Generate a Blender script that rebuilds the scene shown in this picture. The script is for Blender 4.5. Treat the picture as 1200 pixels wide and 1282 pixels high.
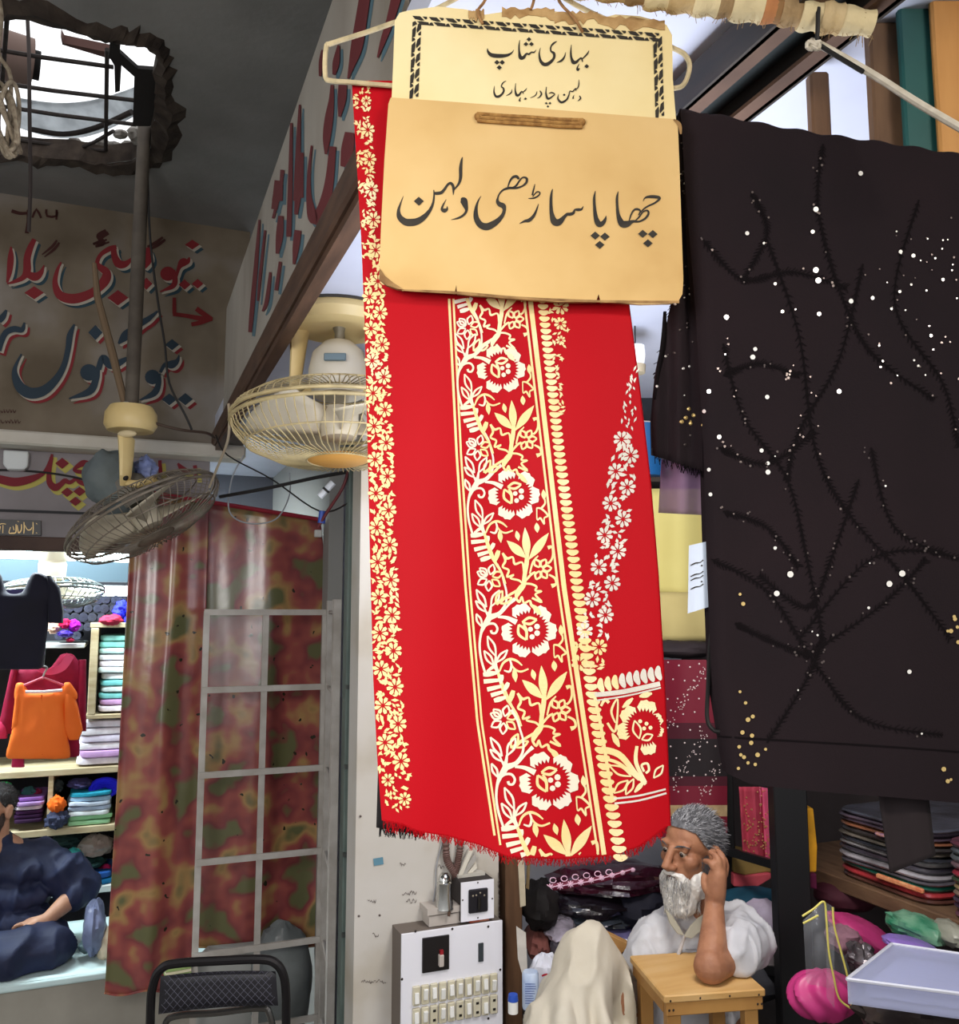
import bpy, math, random
from mathutils import Vector, Matrix, noise
R = math.radians
for _o in list(bpy.data.objects): bpy.data.objects.remove(_o)
SC = bpy.context.scene
COL = SC.collection
# ---------------------------------------------------------------- camera
FPX, YAW, PIT, CAMZ = 1100.0, R(22), R(6.55), 1.85
CAM = Vector((0, 0, CAMZ))
FH = Vector((math.sin(YAW), math.cos(YAW), 0))
RH = Vector((math.cos(YAW), -math.sin(YAW), 0))
cam_d = bpy.data.cameras.new('camera'); cam = bpy.data.objects.new('camera', cam_d); COL.objects.link(cam)
cam_d.sensor_fit = 'HORIZONTAL'; cam_d.sensor_width = 36; cam_d.lens = 36 * FPX / 1200
cam_d.clip_start = 0.02; cam_d.clip_end = 200
cam.location = CAM; cam.rotation_euler = (math.pi / 2 + PIT, 0, -YAW)
SC.camera = cam
# ---------------------------------------------------------------- light and exposure
SC.view_settings.view_transform = 'Standard'; SC.view_settings.look = 'None'
SC.view_settings.gamma = 1; SC.view_settings.use_curve_mapping = False
SC.view_settings.exposure = 0.0
w = bpy.data.worlds.new('world'); SC.world = w; w.use_nodes = True
nt = w.node_tree; bg = nt.nodes['Background']
tc = nt.nodes.new('ShaderNodeTexCoord'); sx = nt.nodes.new('ShaderNodeSeparateXYZ'); rp = nt.nodes.new('ShaderNodeValToRGB')
nt.links.new(tc.outputs['Generated'], sx.inputs[0]); nt.links.new(sx.outputs['Z'], rp.inputs[0]); nt.links.new(rp.outputs[0], bg.inputs[0])
rp.color_ramp.elements[0].position = 0.0; rp.color_ramp.elements[0].color = (0.27, 0.27, 0.27, 1)
rp.color_ramp.elements[1].position = 0.6; rp.color_ramp.elements[1].color = (1.0, 1.01, 1.03, 1)
bg.inputs[1].default_value = 1.6
def area(name, loc, target, size, power, color, sy=None, spread=None):
    l = bpy.data.lights.new(name, 'AREA'); l.energy = power; l.color = color; l.size = size
    if sy: l.shape = 'RECTANGLE'; l.size_y = sy
    if spread: l.spread = spread
    o = bpy.data.objects.new(name, l); COL.objects.link(o); o.location = loc
    o.rotation_euler = (Vector(target) - Vector(loc)).to_track_quat('-Z', 'Y').to_euler()
    return o
KEY = area('shop_lamp', (0.75, -0.55, 2.75), (0.5, 1.25, 1.6), 0.5, 37, (1.0, 0.92, 0.81), spread=R(125))
FIL = area('aisle_lamp', (-0.7, 0.1, 2.15), (0.15, 3.6, 0.75), 0.7, 22, (1.0, 0.97, 0.94), spread=R(150))
TUB = area('left_shop_tube', (-0.75, 4.25, 2.52), (-0.75, 4.4, 0.9), 1.5, 118, (0.86, 0.97, 1.0), 0.15)
RSH = area('right_shop_lamp', (1.12, 1.50, 2.30), (1.5, 2.35, 0.9), 0.4, 14, (1.0, 0.95, 0.88))
UPL = area('right_ceiling_fill', (0.80, 1.40, 1.85), (0.95, 1.7, 3.5), 0.25, 17, (0.84, 0.89, 1.0), 0.9)  # added fill aimed up to brighten the pale ceiling, no fixture here

# ---------------------------------------------------------------- pixel rays -> places in the world
def ray(px, py):
    x = (px - 600) / FPX; u = (641 - py) / FPX
    f = math.cos(PIT) - u * math.sin(PIT); z = math.sin(PIT) + u * math.cos(PIT)
    return FH * f + RH * x + Vector((0, 0, z))
def V(px, py, d):
    r = ray(px, py); return CAM + r * (d / r.dot(FH))
def onY(px, py, Y): r = ray(px, py); return CAM + r * (Y / r.y)
def onX(px, py, X): r = ray(px, py); return CAM + r * (X / r.x)
def onZ(px, py, Z): r = ray(px, py); return CAM + r * ((Z - CAMZ) / r.z)
# ---------------------------------------------------------------- materials
def lin(c):
    return tuple(((v / 255) / 12.92 if v / 255 <= 0.04045 else ((v / 255 + 0.055) / 1.055) ** 2.4) for v in c)
MATS = {}
def mat(name, c, rough=0.6, metal=0.0, c2=None, scale=30, bump=0.0, bscale=None, spec=0.5, trans=0, emit=0, alpha=1, sheen=0, c3=None, detail=4, coat=0, ior=1.45, stretch=None):
    if name in MATS: return MATS[name]
    m = bpy.data.materials.new(name); m.use_nodes = True; n = m.node_tree; b = n.nodes['Principled BSDF']
    b.inputs['Base Color'].default_value = (*lin(c), 1); b.inputs['Roughness'].default_value = rough
    b.inputs['Metallic'].default_value = metal; b.inputs['Specular IOR Level'].default_value = spec
    b.inputs['IOR'].default_value = ior
    if trans: b.inputs['Transmission Weight'].default_value = trans
    if alpha < 1: b.inputs['Alpha'].default_value = alpha
    if sheen: b.inputs['Sheen Weight'].default_value = sheen
    if coat: b.inputs['Coat Weight'].default_value = coat
    if emit: b.inputs['Emission Color'].default_value = (*lin(c), 1); b.inputs['Emission Strength'].default_value = emit
    tc = n.nodes.new('ShaderNodeTexCoord'); src = tc.outputs['Object']
    if stretch:
        mp = n.nodes.new('ShaderNodeMapping'); mp.inputs['Scale'].default_value = stretch
        n.links.new(src, mp.inputs[0]); src = mp.outputs[0]
    if c2:
        t = n.nodes.new('ShaderNodeTexNoise'); t.inputs['Scale'].default_value = scale; t.inputs['Detail'].default_value = detail
        n.links.new(src, t.inputs['Vector'])
        r = n.nodes.new('ShaderNodeValToRGB'); e = r.color_ramp.elements
        e[0].position = 0.35; e[0].color = (*lin(c), 1); e[1].position = 0.68; e[1].color = (*lin(c2), 1)
        if c3: k = e.new(0.52); k.color = (*lin(c3), 1)
        n.links.new(t.outputs['Fac'], r.inputs[0]); n.links.new(r.outputs[0], b.inputs['Base Color'])
    if bump:
        t2 = n.nodes.new('ShaderNodeTexNoise'); t2.inputs['Scale'].default_value = bscale or scale; t2.inputs['Detail'].default_value = 5
        n.links.new(src, t2.inputs['Vector'])
        bp = n.nodes.new('ShaderNodeBump'); bp.inputs['Strength'].default_value = min(1, bump); bp.inputs['Distance'].default_value = 0.01
        n.links.new(t2.outputs['Fac'], bp.inputs['Height']); n.links.new(bp.outputs[0], b.inputs['Normal'])
    MATS[name] = m; return m
# ---------------------------------------------------------------- mesh builder
def cat(P, n=6, closed=False):
    """Catmull-Rom through tuples of any length"""
    P = [tuple(p) for p in P]; out = []; N = len(P)
    if N < 3 and not closed: 
        a, b = P[0], P[-1]
        return [tuple(a[k] + (b[k] - a[k]) * i / n for k in range(len(a))) for i in range(n + 1)]
    g = (lambda i: P[i % N]) if closed else (lambda i: P[max(0, min(N - 1, i))])
    for i in range(N if closed else N - 1):
        p0, p1, p2, p3 = g(i - 1), g(i), g(i + 1), g(i + 2)
        for j in range(n):
            t = j / n
            out.append(tuple(0.5 * (2 * b + (c - a) * t + (2 * a - 5 * b + 4 * c - d) * t * t + (3 * b - a - 3 * c + d) * t ** 3) for a, b, c, d in zip(p0, p1, p2, p3)))
    if not closed: out.append(P[-1])
    return out
def interp(tab, y):
    if y <= tab[0][0]: return tab[0][1]
    for (a, va), (b, vb) in zip(tab, tab[1:]):
        if y <= b: return va + (vb - va) * (y - a) / (b - a)
    return tab[-1][1]
class MB:
    def __init__(s): s.v = []; s.f = []; s.m = []; s.cur = 0
    def mi(s, i): s.cur = i; return s
    def add(s, vs, fs):
        b = len(s.v); s.v += [Vector(v) for v in vs]
        for f in fs: s.f.append([i + b for i in f]); s.m.append(s.cur)
        return s
    def box(s, c, sz, rot=None, bev=0.0):
        c = Vector(c); h = Vector(sz) / 2; M = rot if rot else Matrix.Identity(3)
        if bev <= 0:
            vs = [c + M @ Vector((x * h.x, y * h.y, z * h.z)) for x in (-1, 1) for y in (-1, 1) for z in (-1, 1)]
            return s.add(vs, [(0, 1, 3, 2), (4, 6, 7, 5), (0, 4, 5, 1), (2, 3, 7, 6), (0, 2, 6, 4), (1, 5, 7, 3)])
        b = min(bev, min(h) * 0.99); pts = []; idx = {}
        for x in (-1, 1):
            for y in (-1, 1):
                for z in (-1, 1):
                    for k in range(3):
                        p = [x * (h.x - (0 if k == 0 else b)), y * (h.y - (0 if k == 1 else b)), z * (h.z - (0 if k == 2 else b))]
                        idx[(x, y, z, k)] = len(pts); pts.append(c + M @ Vector(p))
        F = []
        for k in range(3):
            for sg in (-1, 1):
                q = []
                for a, bb in ((-1, -1), (1, -1), (1, 1), (-1, 1)):
                    t = [0, 0, 0]; t[k] = sg; t[(k + 1) % 3] = a; t[(k + 2) % 3] = bb; q.append(idx[(*t, k)])
                F.append(q if sg > 0 else q[::-1])
        for k in range(3):
            i, j = (k + 1) % 3, (k + 2) % 3
            for a in (-1, 1):
                for bb in (-1, 1):
                    t = [0, 0, 0]; t[i] = a; t[j] = bb; t0 = list(t); t1 = list(t); t0[k] = -1; t1[k] = 1
                    q = [idx[(*t0, i)], idx[(*t1, i)], idx[(*t1, j)], idx[(*t0, j)]]
                    F.append(q if a * bb < 0 else q[::-1])
        for x in (-1, 1):
            for y in (-1, 1):
                for z in (-1, 1):
                    q = [idx[(x, y, z, k)] for k in range(3)]; F.append(q if x * y * z > 0 else q[::-1])
        return s.add(pts, F)
    def tube(s, path, r, n=8, cap=True, sq=1.0, closed=False):
        """path of points; r a number or a list"""
        P = [Vector(p) for p in path]; N = len(P); vs = []; up = None
        for i, p in enumerate(P):
            t = (P[(i + 1) % N] - P[i - 1]) if closed else (P[min(i + 1, N - 1)] - P[max(i - 1, 0)])
            if t.length < 1e-9: t = Vector((0, 0, 1))
            t.normalize()
            if up is None: up = t.orthogonal().normalized()
            up = (up - t * up.dot(t))
            if up.length < 1e-6: up = t.orthogonal()
            up.normalize(); sd = t.cross(up)
            rr = r[i] if isinstance(r, (list, tuple)) else r
            for k in range(n):
                a = 2 * math.pi * k / n; vs.append(p + up * (math.cos(a) * rr) + sd * (math.sin(a) * rr * sq))
        fs = [(i * n + k, i * n + (k + 1) % n, (i + 1) * n + (k + 1) % n, (i + 1) * n + k) for i in range(N - 1) for k in range(n)]
        if closed: fs += [((N - 1) * n + k, (N - 1) * n + (k + 1) % n, (k + 1) % n, k) for k in range(n)]
        elif cap: fs += [tuple(range(n))[::-1], tuple((N - 1) * n + k for k in range(n))]
        return s.add(vs, fs)
    def lathe(s, prof, c, axis=(0, 0, 1), n=24, x=None):
        """prof: (radius, height) along axis"""
        ax = Vector(axis).normalized(); e1 = Vector(x).normalized() if x else ax.orthogonal().normalized(); e2 = ax.cross(e1); c = Vector(c); vs = []
        for r, h in prof:
            for k in range(n):
                a = 2 * math.pi * k / n; vs.append(c + ax * h + e1 * (r * math.cos(a)) + e2 * (r * math.sin(a)))
        N = len(prof); fs = [(i * n + k, i * n + (k + 1) % n, (i + 1) * n + (k + 1) % n, (i + 1) * n + k) for i in range(N - 1) for k in range(n)]
        fs += [tuple(range(n))[::-1], tuple((N - 1) * n + k for k in range(n))]
        return s.add(vs, fs)
    def ell(s, c, r, rot=None, n=16, m=10):
        c = Vector(c); M = rot if rot else Matrix.Identity(3); r = (r, r, r) if not hasattr(r, '__len__') else r
        vs = [c + M @ Vector((r[0] * math.sin(math.pi * i / m) * math.cos(2 * math.pi * k / n), r[1] * math.sin(math.pi * i / m) * math.sin(2 * math.pi * k / n), r[2] * math.cos(math.pi * i / m))) for i in range(1, m) for k in range(n)]
        b = len(vs); vs += [c + M @ Vector((0, 0, r[2])), c - M @ Vector((0, 0, r[2]))]
        fs = [(i * n + k, (i + 1) * n + k, (i + 1) * n + (k + 1) % n, i * n + (k + 1) % n) for i in range(m - 2) for k in range(n)]
        fs += [(b, k, (k + 1) % n) for k in range(n)] + [(b + 1, (m - 2) * n + (k + 1) % n, (m - 2) * n + k) for k in range(n)]
        return s.add(vs, fs)
    def grid(s, fn, nu, nv, wrap=False):
        vs = [fn(i / nu, j / nv) for j in range(nv + 1) for i in range(nu + (0 if wrap else 1))]
        W = nu if wrap else nu + 1
        fs = [(j * W + i, j * W + (i + 1) % W, (j + 1) * W + (i + 1) % W, (j + 1) * W + i) for j in range(nv) for i in range(nu)]
        return s.add(vs, fs)
    def poly(s, pts): return s.add(pts, [tuple(range(len(pts)))])
    def prism(s, pts, off):
        n = len(pts); off = Vector(off)
        return s.add([Vector(p) for p in pts] + [Vector(p) + off for p in pts], [tuple(range(n))[::-1], tuple(range(n, 2 * n))] + [(i, (i + 1) % n, (i + 1) % n + n, i + n) for i in range(n)])
    # flat ink in picture coordinates of a surface map; later strokes lie a hair above earlier ones
    def lift(s, vs):
        s.k = getattr(s, 'k', 0) + 1; e = 2.5e-5 * (s.k % 30) * max(1.0, (vs[0] - CAM).length - 0.2)
        return [v + (CAM - v).normalized() * e for v in vs]
    def stroke(s, pts, fn, n=6, sc=1.0):
        P = cat(pts, n); vs = []; N = len(P)
        for i, p in enumerate(P):
            a, b = P[max(i - 1, 0)], P[min(i + 1, N - 1)]
            dx, dy = b[0] - a[0], b[1] - a[1]; L = math.hypot(dx, dy) or 1; w = max(p[2], 0.3) * sc / 2
            vs += [fn(p[0] - dy / L * w, p[1] + dx / L * w), fn(p[0] + dy / L * w, p[1] - dx / L * w)]
        return s.add(s.lift(vs), [(2 * i, 2 * i + 1, 2 * i + 3, 2 * i + 2) for i in range(N - 1)])
    def ink(s, pts, fn): return s.poly(s.lift([fn(*p[:2]) for p in pts]))
    def dot(s, c, hx, hy, fn): return s.ink([(c[0] - hx, c[1]), (c[0], c[1] - hy), (c[0] + hx, c[1]), (c[0], c[1] + hy)], fn)
    def disc(s, c, r, fn, n=12): return s.ink([(c[0] + r * math.cos(2 * math.pi * k / n), c[1] + r * math.sin(2 * math.pi * k / n)) for k in range(n)], fn)
    def build(s, name, mats, parent=None, smooth=True, base=None, solid=0.0, bevel=0.0, auto=35, sub=0):
        mats = mats if isinstance(mats, (list, tuple)) else [mats]
        o0 = wloc(parent) if parent else Vector((0, 0, 0))
        if base is None and not parent:
            lo = [min(v[k] for v in s.v) for k in range(3)]; hi = [max(v[k] for v in s.v) for k in range(3)]
            base = Vector(((lo[0] + hi[0]) / 2, (lo[1] + hi[1]) / 2, lo[2]))
        org = Vector(base) if base is not None else o0
        me = bpy.data.meshes.new(name); me.from_pydata([v - org for v in s.v], [], s.f)
        for m in mats: me.materials.append(m)
        if len(mats) > 1: me.polygons.foreach_set('material_index', s.m)
        if smooth:
            me.polygons.foreach_set('use_smooth', [True] * len(me.polygons))
        me.update()
        o = bpy.data.objects.new(name, me); COL.objects.link(o)
        if parent: o.parent = parent; o.location = org - o0
        else: o.location = org
        if solid:
            k = o.modifiers.new('thickness', 'SOLIDIFY'); k.thickness = solid; k.offset = 0
        if bevel:
            k = o.modifiers.new('bevel', 'BEVEL'); k.width = bevel; k.segments = 2; k.limit_method = 'ANGLE'
        if sub:
            k = o.modifiers.new('sub', 'SUBSURF'); k.levels = sub; k.render_levels = sub
        if smooth and auto:
            try: me.set_sharp_from_angle(angle=R(auto))
            except Exception: pass
        return o
def wloc(o):
    v = Vector(o.location)
    while o.parent: o = o.parent; v += Vector(o.location)
    return v
def tag(o, label=None, cat=None, group=None, kind=None):
    if label: o['label'] = label
    if cat: o['category'] = cat
    if group: o['group'] = group
    if kind: o['kind'] = kind
    return o
def thing(name, loc, label, cat, group=None):
    o = bpy.data.objects.new(name, None); COL.objects.link(o); o.location = loc; o.empty_display_size = 0.05
    return tag(o, label, cat, group)
def struct(mb, name, m, **k):
    o = mb.build(name, m, smooth=k.pop('smooth', False), **k); o['kind'] = 'structure'; return o
def rotz(a): return Matrix.Rotation(a, 3, 'Z')
def folds(o, amp, fr, seed=0, stretch=(1, 1, 1), rid=1.0):
    me = bpy.data.meshes.new('tmp'); me.from_pydata(o.v, [], o.f); me.update(); N = [v.normal.copy() for v in me.vertices]; bpy.data.meshes.remove(me)
    for v, n in zip(o.v, N):
        q = Vector((v.dot(RH) * stretch[0], v.dot(FH) * stretch[1], v.z * stretch[2])) * fr + Vector((seed * 3.3, seed * 1.1, seed * 0.7)); q += noise.noise_vector(q * 0.6) * 0.5
        k = max(0.0, 1 - abs(noise.noise(q)) * 2.6) ** 1.5; v += n * (amp * (k - 0.3) * rid)
def remesh(mb, voxel, smooth=6, fac=0.5):
    """one continuous skin over overlapping shapes"""
    me = bpy.data.meshes.new('tmp'); me.from_pydata(mb.v, [], mb.f); o = bpy.data.objects.new('tmp', me); COL.objects.link(o)
    k = o.modifiers.new('r', 'REMESH'); k.mode = 'VOXEL'; k.voxel_size = voxel
    k = o.modifiers.new('s', 'SMOOTH'); k.iterations = smooth; k.factor = fac
    dg = bpy.context.evaluated_depsgraph_get(); e = o.evaluated_get(dg); m2 = bpy.data.meshes.new_from_object(e)
    out = MB(); out.v = [v.co.copy() for v in m2.vertices]; out.f = [list(p.vertices) for p in m2.polygons]; out.m = [0] * len(out.f)
    bpy.data.objects.remove(o); bpy.data.meshes.remove(me); bpy.data.meshes.remove(m2)
    return out
# ================================================================= SETTING
from mathutils.geometry import tessellate_polygon
CEZ, RCZ, FARY = 3.51, 2.62, 3.8
M_conc = mat('concrete_ceiling', (138, 137, 135), 0.9, c2=(120, 119, 117), scale=3, bump=0.15, bscale=40)
M_lime = mat('limewash_wall', (146, 139, 132), 0.85, c2=(98, 86, 70), c3=(122, 110, 94), scale=2.2, bump=0.1, bscale=25)
M_pale = mat('pale_paint', (208, 212, 228), 0.7, c2=(196, 200, 216), scale=4)
M_white = mat('aged_white_paint', (205, 200, 190), 0.6, c2=(186, 178, 163), scale=5, bump=0.05)
M_brn = mat('brown_wood', (92, 66, 50), 0.6, c2=(70, 49, 37), scale=8, stretch=(6, 1, 6))
M_dark = mat('dark_void', (20, 19, 20), 0.9)
M_red = mat('red_paint', (128, 26, 34), 0.7); M_teal = mat('teal_paint', (38, 66, 78), 0.7); M_navy = mat('navy_paint', (34, 52, 66), 0.7)
M_halo = mat('halo_paint', (178, 170, 156), 0.8); M_yel = mat('yellow_paint', (190, 180, 92), 0.7); M_dbr = mat('dark_brown_paint', (66, 30, 26), 0.8)
M_mar = mat('maroon_paint', (124, 26, 40), 0.7)
floor = struct(MB().box((0, 2, -0.05), (10, 12, 0.1)), 'floor', mat('floor_concrete', (96, 90, 82), 0.8, c2=(80, 74, 66), scale=5))
# the concrete ceiling with a broken hole
hole_px = [(-60, 12), (-10, 20), (52, 26), (108, 42), (140, 53), (166, 52), (195, 66), (194, 90), (197, 120), (193, 150), (188, 185), (165, 200), (128, 205), (90, 197), (52, 196), (15, 192), (-30, 196), (-60, 190)]
hp = [onZ(x, y, CEZ) for x, y in hole_px]
op = [Vector((-4, -1.5, CEZ)), Vector((0.60, -1.5, CEZ)), Vector((0.60, 4.0, CEZ)), Vector((-4, 4.0, CEZ))]
mb = MB(); tris = tessellate_polygon([op, hp]); allp = op + hp; up = Vector((0, 0, 0.07)); n0 = len(allp)
mb.add(allp + [p + up for p in allp], [t for t in tris] + [tuple(i + n0 for i in t[::-1]) for t in tris])
nh = len(hp); mb.mi(1)
mb.f += [[4 + i, 4 + (i + 1) % nh, n0 + 4 + (i + 1) % nh, n0 + 4 + i] for i in range(nh)]; mb.m += [1] * nh
mb.mi(0); mb.f += [[i, (i + 1) % 4, n0 + (i + 1) % 4, n0 + i] for i in range(4)]; mb.m += [0] * 4
M_brk = mat('broken_concrete', (70, 60, 52), 1.0, c2=(38, 30, 26), scale=14, bump=0.9, bscale=20)
ceil = struct(mb, 'ceiling', [M_conc, M_brk])
rng = random.Random(4); mb = MB(); cc = sum(hp, Vector()) / nh; ring = []
src = cat([tuple(p) for p in hp], 4, closed=True)
for i, p in enumerate(src):
    p = Vector(p); d = (p - cc); d.normalize(); px_r = p.x > -0.35
    wd = (0.03 + 0.03 * rng.random()) if not px_r else (0.05 + 0.06 * rng.random())
    ring.append([p + Vector((0, 0, 0.05)), p - d * rng.uniform(-0.005, 0.012) + Vector((0, 0, -0.012 * rng.random())), p + d * wd * 0.5 + Vector((0, 0, -0.018 - 0.012 * rng.random())), p + d * wd + Vector((0, 0, 0.004))])
for i in range(len(ring)):
    a, b = ring[i], ring[(i + 1) % len(ring)]
    for k in range(3): mb.add([a[k], b[k], b[k + 1], a[k + 1]], [(0, 1, 2, 3)])
mb.build('broken_rim', M_brk, ceil, smooth=False)
# white crushed concrete lip at the far edge of the hole
mb = MB()
for i in range(46):
    t = i / 45; px = 8 + 180 * t + rng.uniform(-4, 4); py = 186 + 10 * math.sin(t * 3) + rng.uniform(-12, 8) - (22 if t > 0.75 else 0) * rng.random()
    p = onZ(px, py, CEZ + 0.06 + 0.05 * rng.random()); r = 0.015 + 0.03 * rng.random()
    mb.ell(p, (r * 1.4, r, r * 0.7), rotz(rng.random() * 3), 6, 4)
mb.build('concrete_rubble', mat('rubble', (150, 146, 140), 1, c2=(96, 90, 84), scale=30, bump=0.8), ceil, smooth=False)
M_rust = mat('rusty_steel', (48, 40, 36), 0.8, c2=(30, 24, 22), scale=40)
def rebar(a, b, r=0.007, z=CEZ + 0.05):
    MB().tube([onZ(*a, z), onZ((a[0] + b[0]) / 2, (a[1] + b[1]) / 2 + 1.5, z), onZ(*b, z)], r, 6).build('rebar', M_rust, ceil)
for a, b in [((-40, 56), (142, 84)), ((-40, 98), (172, 126)), ((-30, 128), (170, 156)), ((-30, 168), (180, 194)), ((134, 62), (132, 203)), ((12, -20), (2, 110)), ((96, 188), (142, 164))]: rebar(a, b)
# things lying on the roof above the hole
RZ = CEZ + 0.30
t = thing('rolled_mat', onZ(30, 70, RZ), 'brown rolled mat lying on the roof over the ceiling hole', 'rolled mat')
mb = MB(); mb.tube([onZ(-30, 58, RZ), onZ(40, 80, RZ)], 0.085, 18); mb.build('roll', mat('mat_brown', (120, 100, 92), 0.9), t)
MB().tube([onZ(36, 79, RZ), onZ(50, 83, RZ)], 0.05, 18).build('roll_core', M_dark, t)
t = thing('plastic_sheet', onZ(95, 150, RZ), 'pale curved plastic sheet resting over the rebar of the ceiling hole', 'sheet')
mb = MB(); mb.grid(lambda u, v: onZ(20 + 150 * u, 122 + 10 * math.sin(u * 3.1) + 36 * v + 8 * math.sin(u * 3.14) * v - 14 * u * u, CEZ + 0.17 + 0.05 * (1 - v)), 16, 6)
mb.build('sheet', mat('milky_plastic', (214, 220, 224), 0.6, c2=(176, 182, 186), scale=20, trans=0.7), t, solid=0.004)
MB().tube([onZ(p[0], p[1], CEZ + 0.16) for p in cat([(40, 162), (80, 168), (120, 160), (165, 140)], 5)], 0.010, 8).build('rolled_edge', M_rust, t)
pl = MB()
pl.mi(0).prism([onZ(*p, CEZ + 0.02) for p in [(138, 48), (151, 51), (150, 66), (172, 86), (198, 88), (200, 120), (199, 158), (166, 158), (168, 96), (152, 82), (150, 114), (144, 116), (143, 82), (136, 70)]], (0, 0, 0.012))
tag(pl.build('steel_bracket', mat('black_iron', (26, 22, 22), 0.7)), 'dark steel bracket plate fixed across the right end of the ceiling hole', 'bracket')
tag(MB().prism([onZ(*p, CEZ + 0.25) for p in [(76, 46), (78, 56), (138, 74), (138, 66), (80, 54)]], (0, 0, 0.03)).build('roof_angle_iron', mat('oxide', (92, 62, 56), 0.8)), 'thin rust red angle iron lying over the ceiling hole', 'angle iron')
# pale ceiling of the right-hand shop
struct(MB().box((2.0, 2.0, RCZ + 0.03), (3.34, 7.0, 0.06)), 'ceiling', M_pale)
struct(MB().box((0.62, 1.25, 3.085), (0.04, 5.5, 0.85)), 'wall_upper', M_conc)
# far wall with painted lettering
wall_far = struct(MB().box((-1.8, FARY + 0.05, (CEZ + 2.53) / 2), (4.5, 0.1, CEZ - 2.53)), 'wall_far', M_lime)
def farmap(off): return lambda x, y: onY(x, y, FARY - off)
def tr(ox, oy, s, fn): return lambda x, y: fn(ox + x / s, oy + y / s)
L1 = [  # (kind, origin, data) traced strokes: x, y, width on a grid of an eighth of a unit
 ('s', 0, 270, [(110, 310, 14), (108, 420, 62), (95, 560, 55), (72, 670, 22)]),
 ('s', 0, 270, [(345, 235, 45), (300, 330, 65), (272, 430, 72), (270, 550, 78), (230, 620, 54), (140, 662, 34), (70, 682, 12)]),
 ('s', 0, 270, [(265, 580, 60), (350, 612, 84), (410, 570, 52), (440, 495, 10)]),
 ('d', 0, 270, (342, 772, 98, 66)),
 ('s', 0, 270, [(612, 465, 16), (570, 560, 38), (552, 680, 56), (600, 795, 86), (720, 832, 98), (850, 805, 92), (960, 745, 84), (1050, 650, 98), (1065, 570, 84), (1000, 515, 62), (972, 470, 44), (1010, 390, 42), (1090, 335, 52), (1165, 312, 42)]),
 ('s', 130, 270, [(95, 325, 55), (108, 410, 66), (150, 482, 84), (220, 482, 62), (292, 415, 14)]),
 ('d', 130, 270, (140, 822, 106, 78)),
 ('s', 130, 270, [(425, 320, 60), (430, 430, 110), (390, 520, 60)]), ('d', 130, 270, (425, 682, 62, 62)),
 ('b', 130, 270, (640, 582, 76, 72)), ('s', 130, 270, [(690, 545, 44), (712, 630, 54), (690, 705, 52), (560, 762, 10)]),
 ('s', 130, 270, [(725, 610, 26), (752, 520, 42), (790, 470, 84), (840, 455, 52), (855, 415, 10)]),
 ('d', 130, 270, (885, 290, 74, 50)), ('d', 130, 270, (808, 690, 60, 52)), ('d', 130, 270, (938, 682, 58, 50))]
L1b = [('s', 0, 270, [(570, 245, 20), (520, 310, 28), (420, 390, 10)]), ('s', 0, 270, [(1062, 148, 34), (985, 200, 44), (1010, 252, 42), (930, 285, 20), (1070, 240, 18)]), ('s', 130, 270, [(590, 215, 22), (520, 268, 32), (435, 312, 22)])]
L2 = [
 ('s', 0, 380, [(-20, 470, 70), (15, 370, 62), (60, 290, 60), (140, 255, 62), (220, 262, 52), (245, 190, 18)]), ('s', 0, 380, [(65, 65, 24), (30, 130, 60), (-10, 180, 50)]),
 ('s', 0, 380, [(745, 208, 20), (700, 320, 62), (682, 450, 56), (640, 620, 58), (560, 760, 74), (440, 870, 98), (310, 898, 112), (210, 845, 104), (155, 740, 72), (152, 640, 40), (215, 505, 16)]),
 ('d', 0, 380, (955, 290, 72, 76)), ('b', 0, 380, (890, 690, 88, 84)), ('s', 0, 380, [(975, 650, 54), (960, 760, 64), (895, 880, 72), (690, 952, 14)]),
 ('s', 0, 380, [(985, 660, 60), (1030, 540, 60), (1100, 610, 84), (1200, 595, 56), (1290, 540, 20)]),
 ('s', 130, 380, [(538, 75, 16), (450, 150, 52), (370, 200, 62), (290, 262, 74), (215, 325, 92), (145, 402, 20)]),
 ('s', 130, 380, [(0, 560, 60), (60, 625, 60), (140, 600, 70), (230, 545, 30)]),
 ('b', 130, 380, (486, 736, 76, 74)), ('s', 130, 380, [(548, 700, 40), (548, 800, 54), (500, 900, 64), (355, 968, 10)]),
 ('s', 130, 380, [(565, 690, 32), (610, 615, 44), (680, 610, 82), (735, 572, 44), (752, 515, 10)]),
 ('d', 130, 380, (682, 412, 72, 56)), ('d', 130, 380, (655, 960, 76, 60)), ('d', 130, 380, (815, 958, 76, 62))]
def paint(mb, items, fn, m, dx=0, dy=0, grow=0, s=8.0):
    mb.mi(m)
    for it in items:
        f = tr(it[1] + dx, it[2] + dy, s, fn)
        if it[0] == 's': mb.stroke([(x, y, w_ + grow) for x, y, w_ in it[3]], f)
        elif it[0] == 'd': x, y, hx, hy = it[3]; mb.dot((x, y), hx + grow, hy + grow, f)
        elif it[0] == 'b': x, y, rx, ry = it[3]; mb.ink([(x + (rx + grow / 2) * math.cos(a * 0.3927), y + (ry + grow / 2) * math.sin(a * 0.3927)) for a in range(16)], f)
mb = MB()
paint(mb, L1, farmap(0.001), 1, 6, 6, -6); paint(mb, L1, farmap(0.0038), 2, 2.5, 2.5, 4); paint(mb, L1, farmap(0.0065), 0)
paint(mb, L1b, farmap(0.002), 3, 3, 3); paint(mb, L1b, farmap(0.003), 3)
paint(mb, L2, farmap(0.001), 0, 6, 6, -6); paint(mb, L2, farmap(0.0038), 2, 2.5, 2.5, 4); paint(mb, L2, farmap(0.0065), 4)
f = farmap(0.004); mb.mi(5)
g = tr(130, 270, 8, f)
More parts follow.
